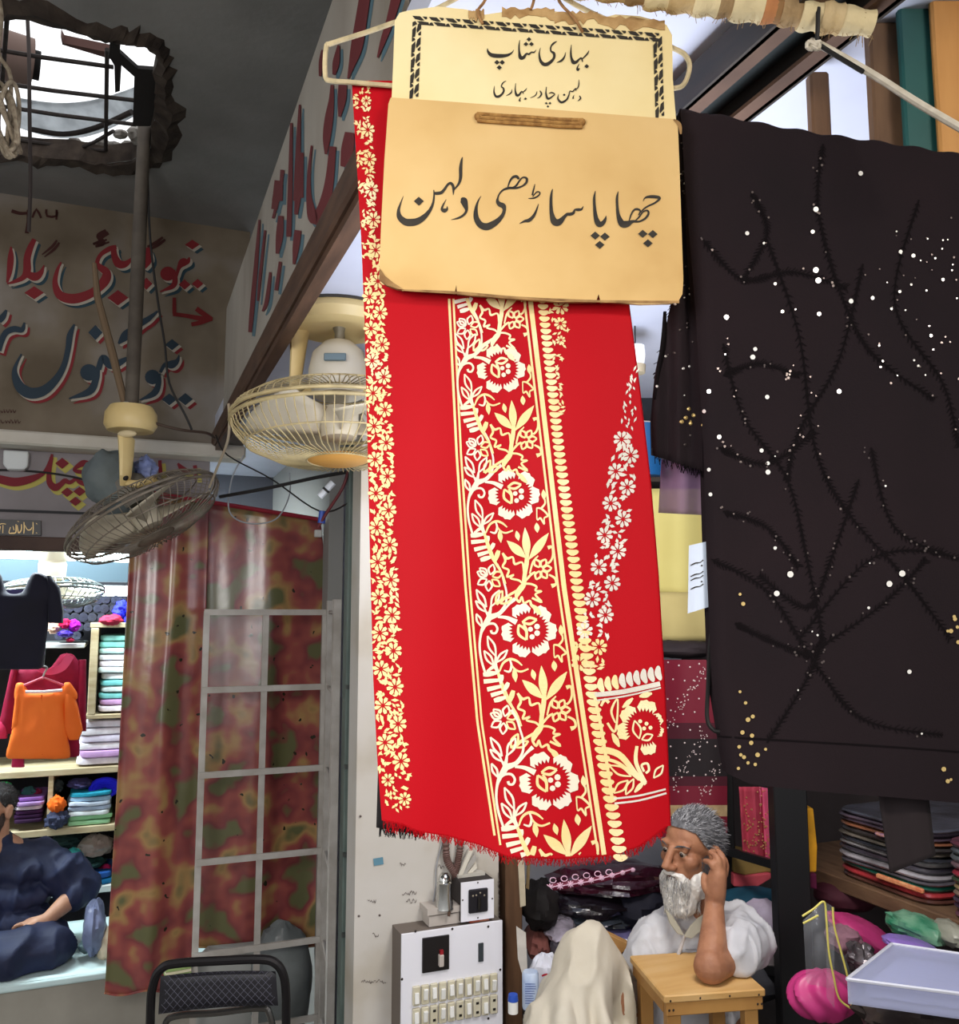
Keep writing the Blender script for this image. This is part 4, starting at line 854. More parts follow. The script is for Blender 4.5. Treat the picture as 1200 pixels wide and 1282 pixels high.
# cream fan under the pale ceiling
C2 = V(424, 527, 2.2); A2 = (Vector((0, 0, -1)) - FH * 0.05 + RH * 0.03).normalized()
f2 = thing('bracket_fan', C2, 'large cream ceiling fan with round wire cage beside the red saree', 'fan')
cage(f2, C2, A2, 0.268, M_cagec, hb=0.072, hf=0.105, wires=72, plate=0.30, mplate=mat('badge_orange', (206, 150, 72), 0.5), wr=0.0015)
motor(f2, C2, A2, mat('motor_cream', (206, 200, 184), 0.45), base=-0.085, L=0.125, r=0.078)
CP = V(424, 404, 2.2); CP.z = RCZ - 0.022
mb = MB(); mb.lathe([(0.001, 0.018), (0.135, 0.018), (0.138, 0.0), (0.125, -0.022), (0.10, -0.03), (0.05, -0.018), (0.001, -0.018)], CP, (0, 0, 1), 36); mb.build('canopy', M_cream, f2)
MB().lathe([(0.142, 0.022), (0.142, 0.016), (0.001, 0.016)], CP, (0, 0, 1), 36).build('gasket', mat('gasket', (60, 56, 50), 0.8), f2)
for sx, nm in ((-1, 'yoke_arm'), (1, 'yoke_arm')):
    b0 = CP + RH * (sx * 0.098); e0 = C2 + RH * (sx * 0.105 - 0.01) + Vector((0, 0, 0.085))
    MB().tube([b0 + Vector((0, 0, 0.0)), b0 * .8 + e0 * .2 + RH * sx * 0.002, b0 * .5 + e0 * .5, e0], [0.036, 0.033, 0.026, 0.019], 12, sq=0.6).build(nm, M_cream, f2)
MB().tube([CP, CP * .5 + (C2 + Vector((0, 0, .2))) * .5, C2 + Vector((0, 0, 0.19))], [0.022, 0.013, 0.016], 10).build('down_rod', mat('rod_grey', (150, 146, 132), 0.4, metal=0.5), f2)
MB().tube([C2 + RH * x + Vector((0, 0, 0.088 - 0.02 * abs(x) * 4)) for x in (-.10, -.05, 0, .05, .10)], 0.014, 8).build('yoke_bar', M_cream, f2)
mb = MB(); nmx = -FH; cb = C2 + Vector((0, 0, 0.145)) - FH * 0.077
mb.box(cb, (0.055, 0.006, 0.020), rotz(-YAW), 0.002); mb.build('name_plate', mat('plate_grey', (120, 140, 150), 0.3, metal=0.5), f2)
# fan inside the left shop
C3 = onY(64, 741, 4.28)
f3 = thing('bracket_fan', C3, 'small wire caged fan inside the left shop, behind the navy blouse', 'fan')
cage(f3, C3, (0.05, -0.12, -1), 0.215, mat('cage_steel', (120, 130, 130), 0.4, metal=0.5), hb=0.05, hf=0.07, wires=44, wr=0.0018)
mb = MB(); pz = C3 + Vector((0, 0, 0.0)); mb.lathe([(0.001, 0.20), (0.055, 0.20), (0.058, 0.14), (0.055, 0.135), (0.054, 0.13), (0.058, 0.12), (0.055, 0.055), (0.03, 0.045), (0.001, 0.045)], pz, (0, 0, 1), 24); mb.build('motor', mat('motor_white', (196, 188, 168), 0.5, c2=(180, 168, 146), scale=6), f3)
MB().tube([pz + Vector((0, 0, .2)), pz + Vector((0, 0, .49))], 0.012, 8).build('down_rod', M_rust, f3)
# ---- sign band of the left shop
SY = FARY + 0.06
X0, X1 = -2.2, onY(262, 600, SY).x
zs = lambda py: onY(60, py, SY).z
sg_ = thing('shop_sign', (-0.8, SY, zs(688)), 'grey shop sign band with maroon and yellow script under the white ledge', 'sign')
bd = MB().box(((X0 + X1) / 2, SY + 0.025, (2.50 + zs(674)) / 2), (X1 - X0, 0.05, 2.50 - zs(674))).build('board', mat('sign_grey', (150, 144, 148), 0.7, c2=(136, 130, 132), scale=4), sg_, smooth=False)
MB().box(((X0 + X1) / 2 - 0.16, SY + 0.01, (zs(673) + zs(690)) / 2), (X1 - X0 - 0.32, 0.08, zs(673) - zs(690)), bev=0.004).build('rail', mat('rail_brown', (82, 62, 54), 0.7, c2=(66, 48, 42), scale=9), sg_, smooth=False)
mb = MB(); sm = lambda off: (lambda x, y: onY(x, y, SY - off))
SS = [('s', 0, 550, [(-60, 380, 70), (20, 405, 84), (150, 428, 88), (300, 400, 74), (420, 350, 42), (462, 300, 32), (502, 230, 44), (522, 148, 24)]), ('s', 0, 550, [(516, 180, 40), (492, 320, 46), (496, 430, 60), (550, 482, 74), (610, 450, 54), (650, 415, 50), (700, 432, 40), (760, 400, 36), (800, 430, 44), (860, 445, 64)]),
      ('d', 0, 550, (622, 240, 70, 56)), ('d', 0, 550, (672, 530, 62, 48)), ('d', 0, 550, (796, 522, 64, 48)), ('d', 0, 550, (754, 622, 62, 46)), ('s', 0, 550, [(948, 192, 14), (905, 248, 46), (830, 240, 64), (742, 300, 30), (780, 322, 40), (840, 325, 40), (870, 300, 14)]),
      ('s', 0, 550, [(960, 140, 24), (1080, 138, 24)]), ('s', 0, 550, [(1460, 240, 40), (1490, 330, 60), (1540, 350, 30)]), ('s', 0, 550, [(1600, 210, 34), (1610, 360, 40)]), ('s', 0, 550, [(1780, 240, 20), (1830, 300, 60), (1900, 330, 30)]), ('s', 0, 550, [(1950, 260, 40), (1965, 400, 36)])]
paint(mb, SS, sm(0.0015), 1, 4, 4, 16); paint(mb, SS, sm(0.006), 0)
mb.mi(2); mb.stroke([(-60, 637, 3.4), (60, 641, 3.4), (125, 643.5, 3)], sm(0.003))
mb.build('painted_lettering', [M_mar, M_yel, mat('line_black', (22, 22, 28), 0.6)], bd, smooth=False)
pq = thing('name_plaque', onY(10, 670, SY - 0.02), 'small black plaque with gold Arabic script at the left edge of the sign band', 'plaque')
pm = lambda off: (lambda x, y: onY(x, y, SY - 0.02 - off))
MB().prism([pm(0)(*p) for p in [(-70, 648), (51, 651.5), (51, 670.5), (-70, 668)]], (0, 0.018, 0)).build('plate', mat('plaque_black', (18, 16, 16), 0.4), pq, smooth=False)
mb = MB(); g = tr(0, 550, 8, pm(0.001))
for P in [[(330, 830, 8), (332, 900, 10), (328, 950, 8)], [(240, 830, 8), (242, 900, 10), (238, 945, 8)], [(248, 860, 6), (275, 905, 8), (305, 905, 10), (320, 880, 6)], [(215, 850, 8), (212, 910, 12), (185, 935, 12), (172, 860, 8)], [(160, 850, 8), (158, 930, 12), (120, 940, 12), (90, 935, 8), (105, 880, 8)], [(130, 870, 6), (140, 910, 8)], [(60, 850, 6), (20, 845, 8), (-30, 860, 8)], [(30, 860, 8), (28, 940, 8)], [(5, 870, 8), (-10, 940, 8)], [(360, 840, 6), (372, 850, 6)], [(360, 935, 6), (372, 940, 6)], [(-60, 850, 10), (-70, 930, 12), (-110, 940, 10)], [(175, 820, 6), (190, 826, 6)]]: mb.stroke(P, g)
mb.build('lettering', mat('gold_letter', (198, 168, 110), 0.4, metal=0.3), pq, smooth=False)
jb = thing('junction_box', onY(17, 590, SY), 'white plastic junction box on the grey sign band at the left edge', 'box')
mb = MB().prism([onY(x, y, SY - 0.05) for x, y in [(4, 563), (36, 565), (35, 583), (30, 588.5), (9, 588), (3.5, 581)]], (0, 0.048, 0)); mb.build('box_body', mat('box_white', (214, 220, 222), 0.35), jb, smooth=False, bevel=0.006)
MB().tube([onY(9 + i, 587, SY - 0.052) for i in (0, 10, 20)], 0.0015, 5).build('box_rim', mat('box_white', (214, 220, 222)), jb)
wire('cable', [onY(x, y, SY - 0.012) for x, y in cat([(-40, 588), (8, 588.5), (40, 590), (75, 594), (104, 600)], 5)], 0.004, 'thin dark cable drooping across the sign band below the white junction box')
# fluorescent tubes and beam in the left shop
M_tube = mat('tube_glow', (226, 250, 255), 0.5, emit=10)
def tube_light(a, b, r, label):
    t = thing('fluorescent_tube', (a + b) / 2, label, 'tube light', 'fluorescent tubes of the left shop')
    MB().tube([a, b], r, 10).build('glass_tube', M_tube, t)
    for p, q in ((a, b), (b, a)): MB().tube([p, p + (p - q).normalized() * 0.03], r * 1.15, 10).build('end_cap', mat('cap_metal', (170, 170, 170), 0.4, metal=0.7), t)
tube_light(onY(-40, 692, 4.3), onY(166, 699, 4.3), 0.020, 'glowing tube light just under the brown rail, nearest of the tubes')
tube_light(onY(40, 739, 4.75), onY(176, 740, 4.75), 0.026, 'glowing tube light above the dark cloth rolls at the back of the left shop')
struct(MB().box((-0.9, 4.62, (onY(100, 702, 4.6).z + onY(100, 728, 4.6).z) / 2), (2.8, 0.06, onY(100, 702, 4.6).z - onY(100, 728, 4.6).z)), 'trim_2', mat('teal_beam', (52, 70, 80), 0.7))
# ---- shelving of the left shop
SFY = 4.55   # front of the shelves
M_shelf = mat('shelf_wood', (196, 184, 150), 0.6, c2=(170, 152, 116), scale=7, stretch=(1, 6, 6)); M_shw = mat('shelf_white', (216, 220, 218), 0.6)
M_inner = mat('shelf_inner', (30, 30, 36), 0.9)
sh = thing('shelving_unit', onY(40, 1165, SFY + 0.2), 'open wooden shelving full of folded cloth along the back of the left shop', 'shelves')
XL = -2.0; XR = onY(205, 960, SFY).x
for py, th, m in ((806, 0.02, M_shw), (962, 0.03, M_shelf), (1036, 0.03, M_shelf), (1113, 0.03, M_shw)):
    z = onY(90, py, SFY).z; xr = XR - .03 if py != 806 else onY(109, 806, SFY).x - .01
    MB().box(((XL + xr) / 2, SFY + 0.24, z - th / 2), (xr - XL, 0.48, th), bev=0.003).build('shelf_board', m, sh, smooth=False)
zt = onY(90, 962, SFY).z; zb = onY(90, 1036, SFY).z
MB().box((onY(62.5, 1000, SFY).x, SFY + 0.24, (zt + zb) / 2 - 0.015), (0.02, 0.47, zt - zb - 0.03)).build('divider', M_shelf, sh, smooth=False)
xs_ = onY(152, 960, SFY).x; MB().box((xs_ + 0.012, SFY + 0.24, (onY(90, 963, SFY).z - .03 + 0.46) / 2), (0.022, 0.47, onY(90, 963, SFY).z - .03 - 0.46)).build('side_panel', M_shelf, sh, smooth=False)
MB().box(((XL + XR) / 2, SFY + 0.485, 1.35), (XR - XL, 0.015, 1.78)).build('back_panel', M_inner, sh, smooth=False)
# upright wooden case with pale cloth
zc1, zc0 = onY(115, 786, SFY - 0.01).z, onY(115, 895, SFY - 0.01).z
cs = thing('cloth_case', onY(140, 895, SFY), 'pale wooden case holding a stack of white and aqua cloth, beside the curtain edge', 'case')
xa, xb = onY(113, 840, SFY - .01).x, onY(215, 840, SFY - .01).x
MB().box((xa + 0.012, SFY + 0.2, (zc1 + zc0) / 2), (0.035, 0.42, zc1 - zc0), bev=0.003).build('side_panel', M_shelf, cs, smooth=False)
MB().box(((xa + xb) / 2, SFY + 0.2, zc1 + 0.012), (xb - xa + 0.02, 0.42, 0.024), bev=0.003).build('top_board', M_shelf, cs, smooth=False)
MB().box(((xa + xb) / 2, SFY + 0.2, zc0 - 0.01), (xb - xa + 0.02, 0.42, 0.02), bev=0.003).build('bottom_board', M_shelf, cs, smooth=False)
def pile(x0, x1, y0, y1, cols, group, lab, name='folded_cloth', Y=SFY, dep=0.17, jit=0.004, seedb=0, catg='cloth', words=None):
    """a stack seen from the front: equal layers between two picture heights, each its own thing"""
    n = len(cols); zt_, zb_ = onY((x0 + x1) / 2, y0, Y).z, onY((x0 + x1) / 2, y1, Y).z; h = (zt_ - zb_) / n
    xa_, xb_ = onY(x0, (y0 + y1) / 2, Y).x, onY(x1, (y0 + y1) / 2, Y).x; rg = random.Random(seedb + x0)
    for i, c in enumerate(cols):
        z = zt_ - h * (i + .5); k = rg.uniform(.94, 1.0); mb = MB()
        sell(mb, ((xa_ + xb_) / 2 + rg.uniform(-.008, .008), Y + dep + rg.uniform(0, .012), z), ((xb_ - xa_) / 2 * k, dep, h * 0.495), rotz(rg.uniform(-.03, .03)), 0.26, 28, 10, jit, i + seedb)
        o = mb.build(name, cloth_mat(c)); tag(o, lab % (words[i] if words else ''), catg, group)
def ordw(n): return ['topmost'] + ['%s from the top' % k for k in ('second', 'third', 'fourth', 'fifth', 'sixth', 'seventh', 'eighth', 'ninth', 'tenth', 'eleventh', 'twelfth', 'thirteenth')][:n - 1]
aq = [(150, 226, 214), (140, 222, 210), (200, 240, 236), (238, 244, 250), (246, 238, 248), (226, 246, 246), (240, 250, 252), (120, 206, 206), (224, 246, 246), (130, 212, 210), (214, 170, 220), (246, 240, 250)]
pile(123, 205, 795, 890.5, aq, 'cloth stacked in the pale wooden case', 'folded cloth in the pale wooden case, %s', words=ordw(12))
pile(96, 200, 901, 957, [(238, 238, 250), (246, 244, 252), (232, 226, 246), (248, 246, 252), (206, 166, 220), (244, 240, 250)], 'white cloth under the pale case', 'white or lilac folded cloth below the pale case, %s', words=ordw(6), seedb=3)
def lump(px, py, rx, ry, c, label, group=None, Y=SFY + 0.1, name='cloth_bundle', seed=1, amp=0.28, catg='cloth', rough=0.75, dep=None):
    p = onY(px, py, Y); s = (onY(px + 1, py, Y) - p).length; mb = MB(); crumple(mb, p, (rx * s, dep or max(rx, ry) * s, ry * s), seed, amp, 2.8)
    o = mb.build(name, cloth_mat(c, rough)); tag(o, label, catg, group); return o
# dark rolls on the top shelf
rg = random.Random(12); zr = onY(100, 806, SFY).z; k = 0
for row, (pyy, xs2) in enumerate(((796, range(74, 112, 12)), (785, range(86, 112, 12)), (773, range(84, 176, 11)), (762, range(88, 178, 11)), (751, range(122, 178, 11)))):
    for x in xs2:
        if pyy > 786 and x > 106: continue
        p = onY(x + rg.uniform(-2, 2), pyy, SFY + 0.08); r = 0.021 * rg.uniform(.9, 1.1); mb = MB(); mb.mi(0).tube([p, p + Vector((0, 0.3, 0))], r, 14); 
        mb.mi(1)
        for q in range(3): mb.tube([p + Vector((math.cos(a * .52) * r * (.3 + .25 * q), -0.001, math.sin(a * .52) * r * (.3 + .25 * q))) for a in range(12)], 0.0012, 4, closed=True)
        cc_ = [(26, 28, 44), (34, 34, 40), (30, 36, 52), (24, 24, 30)][k % 4]; k += 1
        tag(mb.build('cloth_roll', [cloth_mat(cc_), cloth_mat((70, 74, 92))]), 'dark cloth roll seen end on, piled at the top of the left shop', 'cloth roll', 'dark cloth rolls at the top of the left shop')
for a in ((82, 781, 8, 7, (236, 30, 92), 'hot pink cloth bundle on the white shelf under the small fan', 4), (93, 783, 8, 8, (186, 30, 200), 'bright magenta cloth bundle beside the hot pink bundle on the white shelf', 5), (82, 793, 10, 5, (84, 60, 190), 'violet cloth bundle below the hot pink bundle', 6), (88, 801, 5, 3, (190, 30, 80), 'small crimson cloth bundle lying on the white shelf edge', 7), (67, 785, 8, 9, (244, 200, 176), 'peach cloth bundle beside the sleeve of the navy blouse', 8)): lump(*a[:6], seed=a[6], Y=SFY - 0.01)
lump(139, 777, 15, 8, (176, 40, 70), 'maroon folded cloth lying on top of the pale wooden case', seed=9, Y=SFY + 0.02)
for x, y, s in ((150, 766, 3), (162, 762, 5), (163, 776, 8), (152, 760, 11)): lump(x, y, 9, 9, (44, 52, 226), 'bright blue cloth bundle on top of the pale case beside the curtain', 'blue bundles on the pale case', Y=SFY + 0.06, seed=s)
# cubbies
pile(16, 54, 999, 1031, [(150, 104, 186), (186, 150, 210), (226, 214, 226), (66, 28, 74), (58, 26, 66), (52, 24, 60)], 'purple cloth in the left cubby', 'purple folded cloth behind the navy-clad man\'s head, %s', words=ordw(6), seedb=9, dep=.13)
lump(4, 983, 10, 5, (34, 150, 84), 'green rolled cloth above the head of the man in navy', seed=2, Y=SFY + .02); lump(36, 992, 9, 8, (60, 110, 112), 'teal grey cloth bundle on top of the purple stack', seed=12); lump(47, 994, 6, 7, (130, 26, 66), 'crimson cloth bundle beside the teal grey bundle', seed=13); lump(20, 994, 7, 5, (70, 80, 84), 'dark grey cloth bundle left of the teal grey bundle', seed=15)
pile(84, 140, 992, 1033.5, [(40, 160, 190), (160, 198, 226), (206, 222, 240), (180, 200, 226), (222, 232, 234), (150, 214, 160), (170, 232, 180)], 'pale cloth in the right cubby', 'pale folded cloth beside the orange bundle, %s', words=ordw(7), seedb=14, dep=.13, jit=.01)
lump(100, 981, 16, 7, (58, 54, 96), 'dark indigo folded cloth on top of the pale blue stack', seed=16, Y=SFY + .06); lump(72, 984, 8, 8, (50, 60, 62), 'dark green cloth bundle above the orange bundle', seed=17)
mb = MB(); p = onY(131, 986, SFY + 0.05)
for q in range(5): mb.tube([p + Vector((math.cos(a * .35) * (.06 - .010 * q), 0.006 * q, math.sin(a * .35) * (.038 - .006 * q) - .002 * q)) for a in range(18)], 0.011, 8, closed=True)
tag(mb.build('coiled_cloth', cloth_mat((34, 34, 232))), 'vivid blue coiled cloth on top of the pale stack next to the curtain', 'cloth')
lump(71, 1007, 11, 11, (246, 112, 30), 'bright orange crumpled cloth in front of the shelf divider', seed=19, amp=.35, Y=SFY - .01)
lump(70, 1026, 14, 11, (60, 66, 92), 'navy and white crumpled bundle under the orange cloth', seed=20, amp=.4, Y=SFY - .01)
lump(95, 1067, 13, 6, (80, 214, 220), 'shiny turquoise cloth bundle on the lower shelf', seed=21, rough=.3); lump(120, 1058, 22, 14, (150, 138, 132), 'grey beige cloth sack on the lower shelf beside the curtain', seed=22); lump(106, 1080, 26, 8, (34, 70, 70), 'dark green cloth bundle below the turquoise one', seed=23); lump(84, 1052, 20, 9, (40, 66, 66), 'dark teal cloth bundle behind the navy shoulder', seed=26, Y=SFY + .2)
lump(131, 1090, 11, 8, (190, 34, 104), 'magenta cloth bundle on the lower shelf next to the curtain', seed=24, amp=.35)
pile(58, 142, 1096, 1112, [(40, 96, 180), (30, 130, 190)], 'blue cloth on the lowest shelf', 'blue folded cloth on the lowest shelf, %s of the pair', words=['upper', 'lower'], seedb=31, dep=.13)
# ---- garments hanging in the left shop
gm = lambda Y: (lambda px, py, off: onY(px, py, Y) + Vector((0, -off, 0)))
def hanger(t, cx, cy, w_, Y, m):
    MB().tube([onY(x, y, Y) for x, y in [(cx - w_, cy + 10), (cx, cy), (cx + w_, cy + 10)]], 0.006, 8).build('hanger', m, t)
    MB().tube([onY(x, y, Y) for x, y in cat([(cx, cy), (cx, cy - 8), (cx + 4, cy - 12), (cx + 6, cy - 7)], 4)], 0.003, 6).build('hanger_hook', mat('cap_metal', (170, 170, 170)), t)
YN = 3.93
nb = thing('hanging_blouse', onY(36, 838, YN), 'navy black scoop-necked blouse hanging at the left edge of the shop opening', 'blouse')
M_navyb = mat('navy_velvet', (14, 14, 30), 0.85, c2=(18, 18, 40), scale=6, sheen=0.05); g = gm(YN)
mb = MB(); slug(mb, [(744, -40), (838, -40)], [(744, 66), (780, 62), (838, 54)], 744, 838, g, 0.045, 12, 18, 0.01); slug(mb, [(716, 40), (728, 34), (746, 26)], [(716, 48), (722, 62), (746, 76)], 716, 752, g, 0.035, 8, 14); slug(mb, [(716, -50), (750, -60)], [(716, 2), (732, 6), (750, 12)], 716, 752, g, 0.035, 8, 14)
remesh(mb, 0.012, 4).build('bodice', M_navyb, nb)
mb = MB(); slug(mb, [(722, 58), (780, 60)], [(722, 64), (735, 75), (765, 80), (779, 79)], 721, 780, g, 0.04, 8, 12); mb.build('sleeve', M_navyb, nb)
mb = MB(); mb.grid(lambda u, v: onY(4 + 34 * u, 738 + 14 * math.sin(u * 3.14) * v, YN + 0.02), 8, 4); mb.build('lining', mat('navy_lining', (44, 36, 92), 0.6), nb)
YM = 4.25
mg = thing('hanging_kurta', onY(50, 960, YM), 'maroon long-sleeved kurta with embroidered neck hanging behind the orange blouse', 'kurta')
M_mk = cloth_mat((150, 20, 60)); g = gm(YM)
mb = MB(); slug(mb, [(820, 18), (945, 14)], [(820, 106), (945, 100)], 838, 948, g, 0.03, 10, 16, 0.01); slug(mb, [(818, 76), (840, 60)], [(818, 92), (840, 107)], 818, 850, g, 0.03, 6, 12); remesh(mb, 0.012, 3).build('body', M_mk, mg)
mb = MB(); slug(mb, [(836, 14), (900, 0), (930, -6)], [(836, 22), (930, 16)], 836, 918, g, 0.03, 8, 12); mb.build('sleeve', M_mk, mg)
mb = MB(); slug(mb, [(826, 98), (915, 96)], [(826, 108), (915, 108)], 826, 915, g, 0.03, 8, 12); mb.build('sleeve', M_mk, mg)
mb = MB(); mb.stroke([(48, 838, 5), (62, 841, 8), (78, 835, 10), (88, 820, 11)], lambda x, y: onY(x, y, YM - 0.034)); mb.build('neck_trim', mat('pink_trim', (216, 70, 120), 0.5), mg)
mb = MB(); slug(mb, [(903, -8), (926, -8)], [(903, 12), (926, 9)], 903, 924, g, 0.035, 3, 12); mb.build('cuff', cloth_mat((216, 60, 110)), mg)
mb = MB(); slug(mb, [(940, 16), (962, 14)], [(940, 30), (962, 31)], 940, 960, g, 0.03, 4, 12); mb.build('hem_panel', cloth_mat((190, 40, 90)), mg)
YO = 4.12
ob = thing('hanging_blouse', onY(55, 955, YO), 'bright orange blouse with loose short sleeves on a pink hanger', 'blouse')
M_or = mat('orange_cloth', (250, 122, 36), 0.7, c2=(240, 108, 28), scale=6, bump=0.25, bscale=14); g = gm(YO)
mb = MB(); slug(mb, [(866, 22), (900, 18), (950, 5)], [(866, 82), (910, 84), (950, 90)], 866, 950, g, 0.035, 14, 18, 0.012, 3); slug(mb, [(854, 20), (868, 17)], [(854, 30), (868, 36)], 854, 876, g, 0.025, 5, 12); slug(mb, [(854, 80), (868, 74)], [(854, 88), (868, 98)], 854, 876, g, 0.025, 5, 12)
remesh(mb, 0.010, 4).build('bodice', M_or, ob)
mb = MB(); slug(mb, [(864, 80), (915, 80), (926, 86)], [(864, 92), (890, 99), (915, 104), (926, 98)], 863, 926, g, 0.024, 10, 12, 0.01); mb.build('sleeve', M_or, ob)
mb = MB(); slug(mb, [(864, 20), (915, 14)], [(864, 28), (915, 26)], 863, 912, g, 0.024, 8, 12); mb.build('sleeve', M_or, ob)
MB().tube([onY(x, y, YO - 0.01) for x, y in [(30, 858), (54, 848), (80, 858)]], 0.005, 7).build('hanger', mat('hanger_pink', (190, 70, 96), 0.4), ob)
MB().tube([onY(x, y, YO - 0.04) for x, y in [(32, 866), (55, 866), (78, 864)]], 0.006, 7).build('hanger_bar', mat('bar_white', (230, 220, 224), 0.4), ob)
MB().tube([onY(x, y, YO - 0.01) for x, y in cat([(53, 850), (56, 842), (59, 836), (54, 834)], 4)], 0.004, 6).build('hanger_hook', mat('cap_metal', (170, 170, 170)), ob)
MB().tube([onY(55, 834, YO - .01), onY(57, 812, 4.542)], 0.0012, 5).build('hanging_thread', M_wire, ob)
MB().tube([onY(x, y, YO - 0.03) for x, y in [(52, 870), (52, 905), (53, 945)]], 0.003, 5).build('placket', cloth_mat((232, 100, 24)), ob)
# ---- platform of the left shop with its white sheet
pf = thing('sales_platform', (-0.9, 4.2, 0.0), 'low raised platform covered by a white sheet in the left shop', 'platform')
MB().box((-0.95, 4.22, 0.225), (3.3, 0.66, 0.45)).build('base', mat('platform_grey', (158, 154, 144), 0.8, c2=(140, 136, 126), scale=4), pf, smooth=False)
mb = MB(); mb.grid(lambda u, v: Vector((-2.55 + 3.2 * u, 3.885 + 0.66 * v, 0.463 + 0.004 * noise.noise(Vector((u * 30, v * 9, 0))))), 60, 16); mb.grid(lambda u, v: Vector((-2.55 + 3.2 * u, 3.885 - 0.004 * v, 0.463 - 0.025 * v)), 60, 3)
mb.build('white_sheet', mat('white_sheet', (204, 226, 226), 0.7, c2=(190, 214, 216), scale=5), pf, solid=0.006)
for px, py, rx, ry, c, lb, s in ((118, 1160, 15, 34, (120, 128, 160), 'clear plastic bag of grey blue cloth on the white platform beside the curtain', 31), (112, 1184, 15, 8, (80, 100, 104), 'dark grey cloth bundle on the white platform edge beside the plastic bag', 32), (132, 1182, 12, 22, (222, 206, 180), 'cream cloth bundle half hidden behind the curtain edge', 33)):
    lump(px, py, rx, ry, c, lb, Y=4.05, seed=s, rough=.35, amp=.2)
# ---- curtain and rod
M_cur = mat('floral_curtain', (100, 100, 66), 0.27, c2=(98, 100, 66), c3=(152, 78, 72), scale=6.5, detail=2, spec=0.9, bump=0.12, bscale=14)
n = M_cur.node_tree; bsdf = n.nodes['Principled BSDF']; rampn = [x for x in n.nodes if x.type == 'VALTORGB'][0]; e = rampn.color_ramp.elements
e[0].position = 0.37; e[1].position = 0.52; e[2].position = 0.68
k = e.new(0.43); k.color = (*lin((126, 60, 62)), 1); k = e.new(0.60); k.color = (*lin((168, 132, 84)), 1)
vo = n.nodes.new('ShaderNodeTexVoronoi'); vo.inputs['Scale'].default_value = 16; gt = n.nodes.new('ShaderNodeMath'); gt.operation = 'LESS_THAN'; gt.inputs[1].default_value = 0.11
mx = n.nodes.new('ShaderNodeMix'); mx.data_type = 'RGBA'; tcn = [x for x in n.nodes if x.type == 'TEX_COORD'][0]; ns = n.nodes.new('ShaderNodeTexNoise'); ns.inputs['Scale'].default_value = 30
ad = n.nodes.new('ShaderNodeMix'); ad.data_type = 'VECTOR'; ad.inputs[0].default_value = 0.04; n.links.new(tcn.outputs['Object'], ns.inputs['Vector']); n.links.new(tcn.outputs['Object'], ad.inputs[4]); n.links.new(ns.outputs['Color'], ad.inputs[5])
n.links.new(ad.outputs[1], vo.inputs['Vector']); n.links.new(vo.outputs['Distance'], gt.inputs[0]); n.links.new(gt.outputs[0], mx.inputs[0]); n.links.new(rampn.outputs[0], mx.inputs[6]); mx.inputs[7].default_value = (*lin((46, 42, 26)), 1); n.links.new(mx.outputs[2], bsdf.inputs['Base Color'])
CY = 3.62
rod0, rod1 = onY(120, 606, CY - 0.03), onY(404, 651, CY - 0.03)
rd = thing('curtain_rod', (rod0 + rod1) / 2, 'thin dark red curtain rod above the floral curtain', 'rod')
MB().tube([rod0, rod1], 0.009, 10).build('rod', mat('red_rod', (150, 36, 52), 0.35), rd)
MB().box(onY(398, 668, CY - 0.03), (0.03, 0.02, 0.03), None, 0.003).build('paper_label', mat('label_white', (214, 214, 210), 0.7), rd)
for nm, tl, tr_, lb, fn_ in (('floral_curtain', [(612, 168), (690, 162), (960, 148), (1243, 131)], [(612, 262), (765, 258), (1243, 238)], 'left panel of the red and olive floral curtain, longer, reaching below the platform', (1243, 0.0)), ('floral_curtain', [(625, 252), (765, 250), (1185, 232)], [(640, 400), (760, 412), (960, 405), (1180, 394)], 'right panel of the red and olive floral curtain behind the white grille', (1183, 0.025))):
    t = thing(nm, onY((tl[-1][1] + tr_[-1][1]) / 2, fn_[0], CY), lb, 'curtain'); mb = MB(); yb, dy = fn_
    def P(u, v):
        y0 = 606 + 45 * ((interp(tl, 620) + (interp(tr_, 640) - interp(tl, 620)) * u) - 120) / 284; y = y0 + (yb - y0) * v + (3 * math.sin(u * 9)) * v
        x = interp(tl, y) + (interp(tr_, y) - interp(tl, y)) * u; fz_ = (0.024 * math.sin(u * 8 + 0.8 * math.sin(v * 2)) + 0.006 * math.sin(u * 19 + v * 2) + 0.010 * noise.noise(Vector((u * 4, v * 5, tl[0][1])))) * (0.45 + 0.55 * v)
        return onY(x, y, CY + dy + fz_)
    mb.grid(P, 70, 60); mb.build('drape', M_cur, t, solid=0.003)
    hm = MB(); hm.tube([P(i / 50, 1) for i in range(51)], 0.004, 6); hm.build('hem', M_cur, t)
# ---- white steel grille with its folded leaf
M_gr = mat('grille_paint', (196, 192, 186), 0.45, c2=(168, 162, 154), scale=12); GY = 3.42
gr = thing('steel_grille', onY(320, 1282, GY), 'white painted steel grille gate standing in front of the floral curtain', 'grille')
hz = [(765, 768), (862, 861), (967, 963), (1075, 1067), (1190, 1178), (1290, 1276)]
xl = onY(259, 765, GY).x; xm = onY(333, 765, GY).x; xr_ = onY(407, 767, GY).x; zt_ = onY(259, 765, GY).z
for x in (xl, xm, xr_): MB().box((x, GY, (zt_ + 0.1) / 2), (0.022, 0.012, zt_ - 0.1)).build('upright', M_gr, gr, smooth=False)
for a, b in hz:
    z = onY(330, (a + b) / 2, GY).z; MB().box(((xl + xr_) / 2, GY - 0.012, z), (xr_ - xl + 0.02, 0.010, 0.022)).build('crossbar', M_gr, gr, smooth=False)
